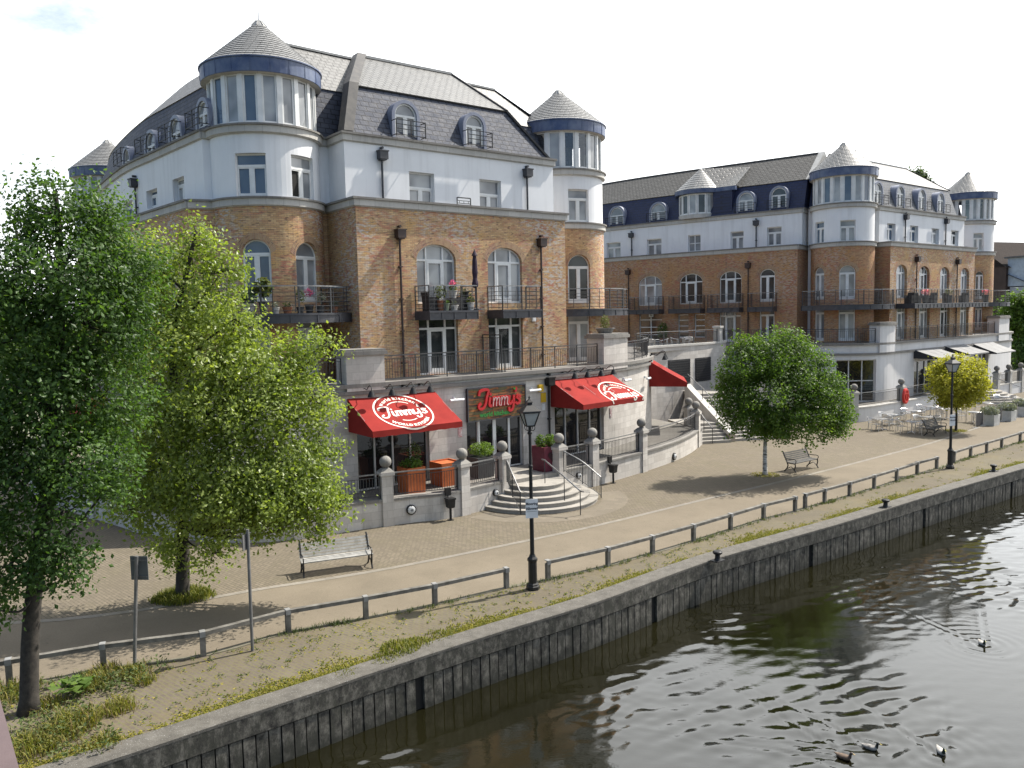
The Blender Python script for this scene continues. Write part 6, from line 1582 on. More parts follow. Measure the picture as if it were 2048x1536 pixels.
tlab = ['square dark cafe table at the left front of the promenade seating', 'round aluminium cafe table second from the left in the promenade seating', 'round aluminium cafe table at the front of the promenade seating beside the bench', 'round aluminium cafe table in the back row below the lifebuoy', 'square dark cafe table between the lifebuoy and the ball tree', 'round aluminium cafe table against the far terrace wall', 'square dark cafe table under the ball tree', 'round aluminium cafe table just right of the ball tree trunk', 'round aluminium cafe table behind the white planters', 'round aluminium cafe table farthest right near the small steps']
cr = random.Random(4); nchair = 0
for (pxy, sq), lab in zip(tables, tlab):
    p = gz(*pxy); tb = make_table(lab, sq); tb.location = (p[0], p[1], .006); tb.rotation_euler = (0, 0, cr.uniform(0, 1.5))
    a0 = cr.uniform(0, 6.28)
    for k in range(cr.choice([2, 3, 3, 4])):
        a = a0 + k * 1.7 + cr.uniform(-.25, .25); d = cr.uniform(.58, .72)
        if proto is None: proto = make_chair(LBL, GRP); o = proto
        else: o = copy_tree(proto)
        o.location = (p[0] + d * math.cos(a), p[1] + d * math.sin(a), .006); o.rotation_euler = (0, 0, a - math.pi / 2 + cr.uniform(-.3, .3)); nchair += 1
# tables on the raised courtyard
ct = [np.array(CTW.pt(CTW.hu(x, 690), 0, -1.6)) for x in (1345, 1405)]
for i, p in enumerate(ct):
    tb = make_table(('round aluminium table on the raised courtyard left of the dark stone pier', 'round aluminium table on the raised courtyard nearer its stone pier')[i]); tb.location = (p[0], p[1], ZF - .05)
    for k in range(3):
        o = copy_tree(proto); a = 2.1 * k + i; o.location = (p[0] + .65 * math.cos(a), p[1] + .65 * math.sin(a), ZF - .05); o.rotation_euler = (0, 0, a - math.pi / 2); o['label'] = 'aluminium chair on the raised courtyard behind the curved railing'; o['group'] = 'chairs on the raised courtyard'
# dark wicker chairs on balconies
M_wick = simple('black_wicker', (.02, .019, .02), .7, (.05, .045, .045), 20, obj=True)
def wicker(label, loc, rz, group=None):
    t = thing('wicker_chair', label, 'chair', (0, 0, 0), group)
    b = MB(); b.box((0, 0, .21), (.56, .54, .42)); b.build('seat', M_wick, t); b = MB(); b.box((0, .26, .60), (.56, .08, .46), 0, rx=R(-10)); b.build('backrest', M_wick, t)
    for s in (-1, 1): b = MB(); b.box((s * .27, 0, .50), (.06, .54, .22)); b.build('armrest', M_wick, t)
    t.location = loc; t.rotation_euler = (0, 0, rz); return t
ub0_ = BR.hu(829, 615); rB = math.atan2(dB[1], dB[0])
q = BR.pt(ub0_ + .45, ZD, .65); wicker('black wicker chair at the left end of the balcony with the closed parasol', q, rB + 1.57)
q = BR.pt(ub0_ + 2.0, ZD, .6); wicker('black wicker chair right of the pink flower on the parasol balcony', q, rB - 1.57)
for k, uu in enumerate((.8, 1.9, 4.6, 7.2, 10.2)):
    u = BR2.hu(1791, 600) + uu; wicker('black wicker chair on the long balcony of the far building', BR2.pt(u, ZD, .7), rB + (1.57 if k % 2 else -1.57), 'wicker chairs on the long far balcony')
# parasol
q = np.array(BR.pt(ub0_ + 2.72, ZD, .85)); t = thing('parasol', 'closed dark purple parasol standing on the left brick balcony', 'parasol', tuple(q))
b = MB(); b.tube([tuple(q), tuple(q + np.array([0, 0, 2.75]))], .025, 8); b.lathe(tuple(q), [(.25, 0), (.25, .06), (.05, .09)], 14); b.build('pole', M_iron, t)
b = MB(); b.lathe(tuple(q), [(.04, 1.0), (.13, 1.05), (.15, 1.2), (.10, 1.45), (.13, 1.7), (.11, 2.2), (.08, 2.45), (.14, 2.46), (.06, 2.62), (.02, 2.7)], 10); b.build('canopy', simple('dark_purple_cloth', (.035, .018, .04), .85, (.02, .012, .022), 5), t)
# ------------------------------------------------------------------ plants
def leafmat(name, c0, c1, c2, trans=.35, rough=.42, spec=.5):
    m, nt, bs = newmat(name)
    a = N(nt, 'ShaderNodeAttribute', attribute_name='tone'); col = ramp(nt, a.outputs['Fac'], [(0, c0), (.5, c1), (1, c2)])
    nt.links.new(col, bs.inputs['Base Color']); bs.inputs['Roughness'].default_value = rough; bs.inputs['Specular IOR Level'].default_value = spec
    tr = N(nt, 'ShaderNodeBsdfTranslucent'); nt.links.new(mix(nt, 1., col, (1.7, 1.75, .7), 'MULTIPLY'), tr.inputs['Color'])
    mx = N(nt, 'ShaderNodeMixShader'); mx.inputs[0].default_value = trans
    nt.links.new(bs.outputs[0], mx.inputs[1]); nt.links.new(tr.outputs[0], mx.inputs[2]); nt.links.new(mx.outputs[0], nt.nodes['Material Output'].inputs['Surface']); return m
L_dark = leafmat('alder_leaf', (.028, .058, .014), (.055, .11, .024), (.10, .17, .04), .42, .48, .3)
L_light = leafmat('birch_leaf', (.10, .145, .023), (.18, .235, .048), (.26, .31, .09), .46, .42, .45)
L_mid = leafmat('green_leaf', (.034, .072, .012), (.066, .122, .02), (.125, .19, .036), .45, .48, .28)
L_yel = leafmat('golden_leaf', (.16, .17, .022), (.31, .305, .035), (.47, .44, .07), .38, .55, .25)
L_far = leafmat('far_leaf', (.03, .055, .015), (.05, .085, .025), (.08, .12, .035), .3)
L_grass = leafmat('grass_blade', (.06, .085, .015), (.13, .14, .025), (.24, .21, .06), .3, .6, .2)
L_moss = leafmat('moss', (.10, .10, .015), (.16, .15, .022), (.24, .20, .05), .1, .9, .1)
L_weed = leafmat('weed_leaf', (.03, .05, .012), (.07, .10, .03), (.14, .15, .06), .25, .6, .2)
L_grey = leafmat('grey_lavender_leaf', (.12, .14, .11), (.18, .20, .17), (.26, .28, .25), .2, .7, .2)
L_pink = leafmat('pink_petal', (.45, .03, .16), (.6, .08, .28), (.7, .3, .42), .3, .6, .2)
M_bark = simple('dark_bark', (.05, .043, .035), .95, (.022, .019, .016), 9, bmp=.8, det=8)
def birchbark():
    m, nt, bs = newmat('white_birch_bark'); p = geo(nt)
    f = noise(nt, vecmul(nt, p, (3, 3, 14)), 1., 5, .7); nt.links.new(ramp(nt, f, [(.42, (.05, .045, .04)), (.5, (.50, .48, .45)), (.7, (.62, .60, .57))]), bs.inputs['Base Color']); bs.inputs['Roughness'].default_value = .8; return m
M_birch = birchbark()
def leaves(C, size, rs, up=.35, aspect=.6, out=None):
    "rhombic leaves centred on C"
    n = len(C); nr = rs.normal(0, 1, (n, 3)); nr[:, 2] += up * 2
    if out is not None: nr += out * 1.1
    nr /= np.linalg.norm(nr, axis=1)[:, None]
    t = rs.normal(0, 1, (n, 3)); t -= nr * (t * nr).sum(1)[:, None]; t /= np.linalg.norm(t, axis=1)[:, None]; bt = np.cross(nr, t)
    L = size * rs.uniform(.65, 1.35, n)[:, None]
    V = np.stack([C - t * L * .5, C + bt * L * aspect * .5 - nr * L * .08, C + t * L * .5, C - bt * L * aspect * .5 - nr * L * .08], 1).reshape(-1, 3)
    return V, np.arange(n * 4).reshape(n, 4)
def tree(name, label, base, trunk, r0, blobs, leaf, per, lm, bark, seed, cat='tree', twig=.30, group=None, limbs=True, up=.35, shell=.5, K=1., low=.8):
    rs = np.random.RandomState(seed); t = thing(name, label, cat, tuple(base), group)
    T = smooth3(trunk, 6); rr = [r0 * (1.25 if i == 0 else 1) * (1 - .8 * i / len(T)) for i in range(len(T))]
    b = MB(); b.tube(T, rr, 10, 0)
    Cs = []; tn = []; outs = []
    for c, rad, dens in blobs:
        c = np.array(c, float); rad = np.array(rad, float)
        if limbs:
            zt = c[2] - .55 * np.hypot(c[0] - base[0], c[1] - base[1]) - .5; i = int(np.argmin([abs(q[2] - max(zt, base[2] + low)) for q in T])); s0 = T[i]
            md = (s0 + c) / 2 + np.array([0, 0, .12 * np.linalg.norm(c - s0)]) * -.4 + rs.normal(0, .12, 3); r_ = min(rr[i] * .55, .03 + .012 * np.linalg.norm(c - s0))
            b.tube(smooth3([s0, md, c + rs.normal(0, .1, 3)], 4), [r_ * (1 - .75 * k / 8) for k in range(9)], 6)
        vol = float(np.prod(rad)) ** (2 / 3); nt_ = max(6, int(dens * vol * 17 * K))
        d = rs.normal(0, 1, (nt_, 3)); d /= np.linalg.norm(d, axis=1)[:, None]
        lump = 1 + .26 * np.sin(d[:, 0] * 5 + seed) * np.cos(d[:, 2] * 4 + c[0]) + np.clip(rs.normal(0, .06, nt_), -.1, .1)
        P = c + d * rad * (shell + (1.04 - shell) * rs.uniform(0, 1, nt_)[:, None] ** .7) * lump[:, None]
        if limbs:
            for k in range(min(8, nt_)):
                q = P[k]; b.tube([c, (c + q) / 2 + rs.normal(0, .06, 3), q], [.022, .015, .006], 4, cap=False)
        tb = np.clip(.5 + rs.normal(0, .13) + rs.normal(0, .10, nt_), 0, 1)
        ax = rs.normal(0, .6, (nt_, 3)) * np.array([1, 1, .45]) + d * .8; ax[:, 2] -= .12
        for k in range(per):
            s = rs.uniform(-.6, 1, (nt_, 1)); q = P + np.clip(ax, -1.3, 1.3) * s * twig + np.clip(rs.normal(0, .45, (nt_, 3)), -.9, .9) * twig; Cs.append(q); tn.append(np.clip(tb + rs.normal(0, .16, nt_), 0, 1)); outs.append(d)
    b.build('trunk', bark, t, smooth=True)
    V, Fc = leaves(np.concatenate(Cs), leaf, rs, up, out=np.concatenate(outs)); npmesh('crown', V, Fc, lm, tone=np.concatenate(tn), parent=t)
    return t, len(Fc)
def B_(px, py, Y, rx, ry, dens=1., ry2=None):
    k = Y / 1600; return (tuple(at(px, py, Y)), (rx * k, (ry2 or rx) * k * .9, ry * k), dens)
A0 = gz(58, 1425)
n1 = tree('leafy_tree', 'dark green tree with leaning trunk in the weeds at the left edge', A0, [A0, at(62, 1250, A0[1]), at(85, 1050, A0[1]), at(108, 850, A0[1] + .1), at(120, 650, A0[1] + .3), at(118, 470, A0[1] + .3), at(110, 380, 16.3)], .19,
    [B_(112, 420, 16.3, 80, 62), B_(200, 430, 16.8, 62, 42, .8), B_(60, 460, 16, 45, 38, .6), B_(-30, 570, 16, 70, 80), B_(110, 545, 16, 120, 80), B_(225, 520, 17, 72, 66), B_(30, 680, 16, 100, 85), B_(170, 650, 16.5, 115, 95), B_(-30, 830, 16.2, 100, 110), B_(90, 800, 16, 120, 90), B_(200, 800, 16.8, 95, 100), B_(40, 940, 15.8, 90, 70), B_(170, 930, 16, 85, 60), B_(215, 960, 16.4, 45, 35, .8), B_(260, 570, 17.5, 60, 70, .8), B_(265, 650, 17.5, 60, 60, .7), B_(-20, 1040, 15.8, 70, 70), B_(120, 1030, 15.6, 60, 40, .7), B_(115, 1120, 15.4, 72, 48, 1.1), B_(20, 1130, 15.5, 55, 70), B_(-30, 1210, 15.5, 40, 50)], .10, 42, L_dark, M_bark, 5, up=.3, K=6.2, twig=.33, low=2.4)
B0 = gz(365, 1195)
n2 = tree('leafy_tree', 'large light green tree in a grass pit on the paving left of the long bench', B0, [B0, at(366, 1080, B0[1]), at(362, 950, B0[1]), at(352, 800, B0[1]), at(345, 680, B0[1]), at(370, 560, B0[1]), at(393, 460, B0[1])], .20,
    [B_(393, 490, 23, 42, 50, .8), B_(300, 530, 23, 75, 66), B_(440, 545, 22.6, 55, 50, .9), B_(350, 620, 23, 110, 80), B_(470, 640, 22.6, 62, 48, .9), B_(265, 680, 23.5, 85, 85), B_(400, 720, 22.4, 110, 75), B_(520, 735, 22.4, 85, 55), B_(600, 715, 22.8, 55, 42, .9), B_(655, 685, 23, 28, 34, .7), B_(290, 820, 22.6, 100, 85), B_(420, 830, 22, 115, 75), B_(540, 820, 22.2, 100, 60), B_(630, 800, 22.6, 48, 60, .9), B_(640, 890, 22.6, 40, 50, .8), B_(330, 940, 22, 95, 75), B_(450, 930, 21.7, 105, 66), B_(560, 920, 22, 80, 56), B_(640, 970, 22.4, 50, 45, 1.), B_(610, 1000, 22.2, 60, 50, 1.2), B_(560, 990, 21.6, 80, 50, 1.2), B_(480, 1000, 21.4, 80, 50, 1.2), B_(300, 1010, 22, 75, 55, 1.1), B_(420, 1015, 21.8, 75, 50), B_(530, 1010, 22, 60, 45, .8), B_(345, 1100, 22.6, 42, 60, .8), B_(425, 1105, 22.5, 36, 55, .8), B_(680, 1010, 22.4, 28, 24, .8), B_(640, 1050, 22.4, 24, 36, .9), B_(560, 1050, 22, 28, 36, .9), B_(500, 1055, 22, 34, 36, .9)], .115, 40, L_light, M_bark, 8, up=.35, shell=.35, K=4.4, twig=.38, low=1.9)
C0 = gz(1530, 950)
n3 = tree('birch_tree', 'compact green tree with white bark beside the dark bench', C0, [C0, at(1530, 900, C0[1]), at(1533, 840, C0[1]), at(1540, 760, C0[1]), at(1545, 690, C0[1])], .12,
    [B_(1545, 715, 38.5, 78, 50), B_(1490, 730, 38.2, 52, 45, .9), B_(1600, 745, 38.4, 70, 55), B_(1475, 790, 38, 45, 48), B_(1545, 790, 37.6, 95, 62), B_(1630, 790, 38, 62, 58), B_(1668, 812, 38.4, 36, 44, .9), B_(1505, 840, 38, 62, 34), B_(1580, 845, 37.8, 80, 36), B_(1650, 850, 38.2, 48, 28), B_(1500, 690, 38.5, 30, 25, .7), B_(1580, 690, 38.6, 36, 25, .8), B_(1450, 765, 38.4, 22, 26, .7), B_(1690, 832, 38.4, 18, 20, .7)], .125, 34, L_mid, M_birch, 3, up=.35, twig=.30, K=4.4, low=2.1)
D0 = gz(1912, 862); cD = at(1914, 763, D0[1]); rD = 62 * D0[1] / 1600
rs_ = np.random.RandomState(2); bl = [(tuple(cD), (rD * .72,) * 3, .9)]
for k in range(26):
    d = rs_.normal(0, 1, 3); d /= np.linalg.norm(d); bl.append((tuple(cD + d * rD * .62 * np.array([1, 1, .86])), (rD * .38, rD * .38, rD * .33), .9))
n4 = tree('ball_tree', 'round clipped yellow-green tree behind the far street lamp', D0, [D0, (D0[0], D0[1], 1.0), (D0[0], D0[1], 2.0), tuple(cD)], .09, bl, .13, 9, L_yel, M_bark, 6, up=.3, twig=.2, shell=.6, K=13)
print('leaves', n1[1], n2[1], n3[1], n4[1])
# trees round the edges
def bigtree(label, px, py, Y, wpx, hpx, seed, base_z=0., lm=None, leaf=.35):
    c = at(px, py, Y); k = Y / 1600; rs = np.random.RandomState(seed); bl = []
    for i in range(16):
        a = rs.uniform(0, 6.28); rr = rs.uniform(0, .75); zz = rs.uniform(-.75, .75); f = math.sqrt(max(.1, 1 - zz * zz)); bl.append(((c[0] + wpx * k * rr * f * math.cos(a), c[1] + wpx * k * rr * f * math.sin(a), c[2] + hpx * k * zz), (wpx * k * .42,) * 2 + (hpx * k * .36,), .55))
    return tree('background_tree', label, (c[0], c[1], base_z), [(c[0], c[1], base_z), (c[0], c[1], base_z + (c[2] - base_z) * .5), tuple(c)], .3, bl, leaf, 8, lm or L_far, M_bark, seed, twig=.5, K=4)
bigtree('bright green bushy tree at the right edge beyond the far building', 2040, 640, 90, 52, 58, 21, lm=L_mid)
bigtree('dark green tree at the right edge below the brown house', 2070, 712, 88, 60, 45, 22, lm=L_dark)
bigtree('tall tree whose tip shows above the far roof ridge', 1835, 375, 118, 46, 40, 23, leaf=.4)
bigtree('distant tree behind the left end of the near building', -40, 660, 75, 120, 90, 24)
bigtree('distant dark tree low behind the left trees', 90, 720, 82, 90, 70, 25, lm=L_dark)
# wooded skyline far away
rs = np.random.RandomState(9); nn = 1500; ang = rs.uniform(-1.9, 1.9, nn); rad = rs.uniform(380, 430, nn)
Cc = np.stack([np.sin(ang) * rad, np.cos(ang) * rad, np.zeros(nn)], 1); Lc = []
for k in range(26): q = Cc + np.stack([rs.normal(0, 5, nn), rs.normal(0, 5, nn), np.abs(rs.normal(5, 3.2, nn))], 1); Lc.append(q)
V, Fc = leaves(np.concatenate(Lc), 4.5, rs, .3); o = npmesh('distant_woods', V, Fc, L_far, tone=rs.uniform(.1, .9, len(Fc))); o['kind'] = 'stuff'; tag(o, 'far line of woods along the horizon', 'woods')
# ---- grass, moss and weeds
def blades(C, h, rs, w=.012, lean=.5):
    n = len(C); a = rs.uniform(0, 6.28, n); l = rs.uniform(.1, 1, n) * lean; h = h * rs.uniform(.5, 1.3, n)
    dx = np.stack([np.cos(a), np.sin(a), np.zeros(n)], 1); pe = np.stack([-np.sin(a), np.cos(a), np.zeros(n)], 1) * w
    up = np.array([0, 0, 1.])
    m = C + dx * (h * l * .35)[:, None] + up * (h * .6)[:, None]; tp = C + dx * (h * l)[:, None] + up * (h * (1 - .25 * l))[:, None]
    V = np.stack([C - pe, C + pe, m + pe * .8, m - pe * .8, m - pe * .8, m + pe * .8, tp + pe * .15, tp - pe * .15], 1).reshape(-1, 3)
    i = np.arange(n)[:, None] * 8; return V, np.concatenate([i + np.array([[0, 1, 2, 3]]), i + np.array([[4, 5, 6, 7]])], 1).reshape(-1, 4)
def stuff(o, label, cat):
    o['kind'] = 'stuff'; return tag(o, label, cat)
rs = np.random.RandomState(12)
def wavy(u): return .5 + .5 * np.sin(u * .9 + 1.2 * np.sin(u * .37)) * np.sin(u * .23 + 1)
U = rs.uniform(0, QUAY.L, 26000); dens = np.clip(wavy(U) * 1.25 - .12 + .35 * np.sin(U * 2.9) * np.sin(U * .8), 0.06, 1)
keep = rs.uniform(0, 1, len(U)) < dens; U = U[keep]; dens = dens[keep]
dd = -.62 - np.abs(rs.normal(0, .16, len(U))) * (.5 + 1.2 * dens)
P = np.array([QUAY.pt(u, .01, d) for u, d in zip(U, dd)])
V, Fc = blades(P, .03 + .03 * dens, rs, .012, 1.0); stuff(npmesh('verge_grass', V, Fc, L_grass, tone=np.repeat(np.clip(rs.normal(.6, .2, len(P)), 0, 1), 2)), 'yellow-green grass and moss growing along the back of the quay coping', 'grass')
P2m = np.concatenate([P, P + np.concatenate([rs.normal(0, .05, (len(P), 2)), np.zeros((len(P), 1))], 1)]); V, Fc = leaves(P2m + np.array([0, 0, .006]), .06, rs, 3.); stuff(npmesh('verge_moss', V, Fc, L_moss, tone=rs.uniform(0, 1, len(Fc))), 'flat moss along the quay coping', 'moss')
# bigger tufts (the clump by the coping, tree pits, the corner by the bridge)
def tufts(name, label, spots, mat, w=.012, cat='grass', lean=.8, tone=.5):
    Cs, hs = [], []
    for c, r, h, n in spots:
        rr = np.sqrt(rs.uniform(0, 1, n)) * r; a = rs.uniform(0, 6.28, n); Cs.append(np.stack([c[0] + rr * np.cos(a), c[1] + rr * np.sin(a), np.full(n, .0)], 1)); hs.append(np.full(n, h) * (1.1 - .5 * rr / r))
    V, Fc = blades(np.concatenate(Cs), np.concatenate(hs), rs, w, lean); n = len(Fc) // 2
    return stuff(npmesh(name, V, Fc, mat, tone=np.repeat(np.clip(rs.normal(tone, .22, n), 0, 1), 2)), label, cat)
tufts('grass_clump', 'bushy grass clump by the quay coping', [(gz(800, 1300), .5, .2, 420), (gz(835, 1288), .4, .14, 300), (gz(770, 1318), .4, .12, 260), (gz(690, 1348), .3, .1, 140), (gz(880, 1272), .4, .1, 200)], L_grass)
tufts('tree_pit_grass', 'long grass round the foot of the large light green tree', [(B0, .75, .30, 1300), (B0 + np.array([-.4, -.1, 0]), .5, .24, 300), (B0 + np.array([.5, .0, 0]), .5, .26, 300)], L_grass, tone=.4)
tufts('tree_pit_grass', 'short yellow grass round the white-barked tree', [(C0, .7, .09, 500), (D0, .7, .12, 500)], L_grass, tone=.8)
sp = []
for x, y, r, h, n in ((185, 1370, .45, .40, 520), (150, 1450, .5, .45, 600), (235, 1420, .35, .34, 380), (110, 1480, .5, .40, 520), (60, 1500, .5, .42, 500), (200, 1490, .4, .22, 260), (265, 1350, .35, .34, 380), (20, 1390, .6, .38, 500), (290, 1365, .25, .3, 160), (210, 1345, .3, .36, 220), (90, 1415, .4, .3, 260)): sp.append((gz(x, y), r, h * .78, int(n * .62)))
tufts('long_grass', 'long yellow-green grass by the left tree trunk and the bridge', sp, L_grass, .011, lean=.9, tone=.6)
# seed heads and leafy weeds among it
Cw = []
for x, y, r, n in ((185, 1380, .6, 260), (120, 1450, .7, 420), (60, 1480, .7, 380), (250, 1370, .5, 240), (20, 1400, .8, 360), (300, 1345, .5, 120), (170, 1490, .7, 260)):
    c = gz(x, y); a = rs.uniform(0, 6.28, n); q = np.sqrt(rs.uniform(0, 1, n)) * r; Cw.append(np.stack([c[0] + q * np.cos(a), c[1] + q * np.sin(a), rs.uniform(.02, .28, n)], 1))
tufts('dead_grass', 'dry brown stalks by the left tree trunk and the bridge', [(c_, r_ * 1.25, h_ * 1.15, int(n_ * .22)) for c_, r_, h_, n_ in sp], leafmat('dry_stalk', (.10, .07, .035), (.17, .125, .06), (.28, .22, .11), .2, .8, .1), .008, lean=.8)
V, Fc = leaves(np.concatenate(Cw), .085, rs, .6, .5); stuff(npmesh('corner_weeds', V, Fc, L_weed, tone=rs.uniform(0, 1, len(Fc))), 'mixed low weeds by the left tree', 'weeds')
t = thing('broadleaf_weed', 'bright green broad-leaved plant in the long grass beside the left trunk', 'plant', tuple(gz(150, 1395)))
c = gz(150, 1395); Cl = []
for k in range(46): a = rs.uniform(0, 6.28); r_ = rs.uniform(.05, .42); Cl.append((c[0] + r_ * math.cos(a), c[1] + r_ * math.sin(a), .16 + .26 * (1 - r_) * rs.uniform(.5, 1.2)))
V, Fc = leaves(np.array(Cl), .24, rs, 1.6, .7); npmesh('leaf_cluster', V, Fc, L_mid, tone=np.clip(rs.normal(.8, .15, len(Fc)), 0, 1), parent=t)
b = MB()
for k in range(10): b.tube([tuple(c), Cl[k]], .008, 4)
b.build('stem', simple('green_stem', (.06, .10, .03), .7), t)
# weeds scattered over the paving and along the kerb
n = 2600; fu = rs.uniform(0, 1, n); fv = rs.uniform(.03, .97, n)
Pq = np.array([QUAY.pt(QUAY.L * f, 0, -.62)[:2] for f in fu]); Pk = np.array([KP.pt(KP.L * f, 0)[:2] for f in fu]); P2d = Pq * (1 - fv)[:, None] + Pk * fv[:, None]
keep = (rs.uniform(0, 1, n) < np.clip(1.15 - (P2d[:, 1] - 15) / 14, .10, 1)) & (P2d[:, 1] < 60); P2d = P2d[keep]
cl = []; 
for p in P2d:
    k = rs.randint(3, 9); cl.append(np.stack([p[0] + rs.normal(0, .045, k), p[1] + rs.normal(0, .045, k), rs.uniform(.008, .05, k)], 1))
V, Fc = leaves(np.concatenate(cl), .06, rs, .8, .45); stuff(npmesh('paving_weeds', V, Fc, L_weed, tone=rs.uniform(0, 1, len(Fc))), 'small weeds in the joints of the quayside paving', 'weeds')
V, Fc = leaves(np.array([(x, y, .006) for x, y in P2d for _ in range(3)]) + np.concatenate([rs.normal(0, .07, (len(P2d) * 3, 2)), np.zeros((len(P2d) * 3, 1))], 1), .07, rs, 4., .7); stuff(npmesh('paving_moss', V, Fc, L_moss, tone=rs.uniform(0, 1, len(Fc))), 'patches of yellow moss on the quayside paving', 'moss')
U = rs.uniform(0, KP.L, 1500); kk = np.clip(.5 + .6 * np.sin(U * 1.3) * np.sin(U * .41 + 2), 0.05, 1); U = U[rs.uniform(0, 1, len(U)) < kk]
Pk = np.array([KP.pt(u, .0, rs.normal(.06, .06)) for u in U]); Pk = np.repeat(Pk, 7, 0) + np.concatenate([rs.normal(0, .05, (len(Pk) * 7, 2)), np.zeros((len(Pk) * 7, 1))], 1)
V, Fc = blades(Pk, .11, rs, .009, 1.1); stuff(npmesh('kerb_weeds', V, Fc, L_weed, tone=np.repeat(rs.uniform(.2, 1, len(Pk)), 2)), 'brownish weeds along the kerb below the knee rails', 'weeds')
# ---- planters and pots
def foliage(parent, c, rad, n, size, mat, seed, up=.5, name='foliage', tone=.5):
    r2 = np.random.RandomState(seed); d = r2.normal(0, 1, (n, 3)); d /= np.linalg.norm(d, axis=1)[:, None]; C = np.array(c) + d * np.array(rad) * (r2.uniform(.2, 1, (n, 1)) ** .5)
    V, Fc = leaves(C, size, r2, up, .5, d * .5); return npmesh(name, V, Fc, mat, tone=np.clip(r2.normal(tone, .22, n), 0, 1), parent=parent)
M_orange = simple('orange_planter', (.46, .12, .03), .6, (.36, .085, .02), 3); M_maroon = simple('maroon_planter', (.13, .018, .035), .6, (.09, .012, .025), 3); M_grey = simple('charcoal_planter', (.05, .05, .052), .7); M_terra = simple('terracotta', (.30, .12, .06), .85, (.22, .09, .05), 8)
def box_planter(label, px, py, w, h, mat, plant, z=1.0, rz=None, soil=True, cat='planter'):
    p = gz(px, py, z); t = thing('planter', label, cat, tuple(p)); rz = rB if rz is None else rz
    b = MB(); b.lathe(tuple(p), [(w * .66, 0), (w * .70, h), (w * .62, h), (w * .62, h - .06), (0, h - .06)], 4, 0, 45, 405, rz=rz); b.build('box', mat, t)
    if plant: plant(t, p, h)
    return t
box_planter('tall orange planter with long green fronds behind the terrace railing', 824, 984, .85, 1.05, M_orange, lambda t, p, h: (foliage(t, p + np.array([0, 0, h + .12]), (.5, .5, .2), 420, .12, L_mid, 31, tone=.7), foliage(t, p + np.array([.12, .1, h + .5]), (.3, .3, .5), 300, .10, L_weed, 32)))
box_planter('wide orange planter between the first two ball piers', 892, 968, 1.0, .98, M_orange, None)
box_planter('dark grey planter with a green shrub by the entrance', 962, 953, .9, .9, M_grey, lambda t, p, h: foliage(t, p + np.array([.05, .1, h + .3]), (.6, .5, .34), 700, .11, L_mid, 33, tone=.8))
def heart(t, p, h):
    for dx in (-.22, .22): foliage(t, p + np.array([dx, dx * .6, h + .22]), (.28, .28, .32), 380, .11, L_mid, 34 + int(dx > 0), tone=.65)
    b = MB(); rz = rB; nrm = np.array([math.sin(rz), -math.cos(rz), 0]); tt = np.array([math.cos(rz), math.sin(rz), 0]); c = np.array(p) + nrm * .475 + np.array([0, 0, h * .62])
    pts = []
    for i in range(28):
        a = 2 * math.pi * i / 28; x = 16 * math.sin(a) ** 3; y = 13 * math.cos(a) - 5 * math.cos(2 * a) - 2 * math.cos(3 * a) - math.cos(4 * a); pts.append(tuple(c + tt * x * .016 + np.array([0, 0, y * .016])))
    b.face(pts); b.build('heart_motif', simple('dark_heart', (.035, .008, .012), .6), t)
box_planter('maroon planter with a dark heart right of the entrance doors', 1092, 940, .92, 1.12, M_maroon, heart)
M_wbox = simple('white_planter_box', (.52, .52, .50), .6, (.42, .42, .40), 4)
for i, (x, y, lab) in enumerate(((1979, 850, 'white planter box with grey shrub, leftmost at the edge of the cafe seating'), (2013, 841, 'white planter box with grey shrub, second along the cafe edge'), (2043, 832, 'white planter box with grey shrub at the right picture edge'))):
    box_planter(lab, x, y, .95, .72, M_wbox, lambda t, p, h: foliage(t, p + np.array([0, 0, h + .22]), (.6, .6, .36), 700, .15, L_grey, 40 + int(p[0]), tone=.5), z=0.)
M_banner = simple('black_banner_cloth', (.03, .03, .034), .8)
for (xa, ya), (xb, yb), lab in (((1951, 856), (1966, 852), 'dark cafe windbreak banner left of the white planters'), ((1992, 846), (2003, 843), 'dark cafe windbreak banner between first and second white planters'), ((2025, 837), (2034, 835), 'dark cafe windbreak banner between second and third white planters')):
    p, q = gz(xa, ya), gz(xb, yb); t = thing('windbreak', lab, 'windbreak', tuple(p)); b = MB(); b.hexa([(*p[:2], .12), (*q[:2], .12), (*(q[:2] + .02), .12), (*(p[:2] + .02), .12), (*p[:2], .92), (*q[:2], .92), (*(q[:2] + .02), .92), (*(p[:2] + .02), .92)]); b.build('banner', M_banner, t)
    for e in (p, q): b = MB(); b.tube([(e[0], e[1], 0), (e[0], e[1], 1.0)], .02, 6); b.lathe((e[0], e[1], 0), [(.2, 0), (.2, .02), (0, .03)], 12); b.build('post', M_alum, t)
def pot(label, loc, r, h, mat, plants, group=None):
    t = thing('potted_plant', label, 'potted plant', tuple(loc), group); b = MB(); b.lathe(tuple(loc), [(r * .7, 0), (r, h * .9), (r * 1.08, h * .9), (r * 1.08, h), (r * .85, h), (r * .85, h * .9), (0, h * .88)], 14); b.build('pot', mat, t)
    for k, (dz, rad, n, sz, m, tn) in enumerate(plants): foliage(t, np.array(loc) + np.array([0, 0, h + dz]), rad, n, sz, m, int(loc[0] * 37 + k + 99) % 9999, tone=tn, name='foliage' if m is not L_pink else 'flowers')
    return t
M_potw = simple('pale_pot', (.5, .48, .45), .7)
def onb(u, d): return np.array(BR.pt(ub0_ + u, ZD, d))
pot('white pot with bright pink flowers on the parasol balcony', onb(1.55, .75) + np.array([0, 0, .55]), .2, .34, M_potw, [(.12, (.2, .2, .14), 60, .10, L_mid, .5), (.32, (.16, .16, .16), 110, .08, L_pink, .5)])
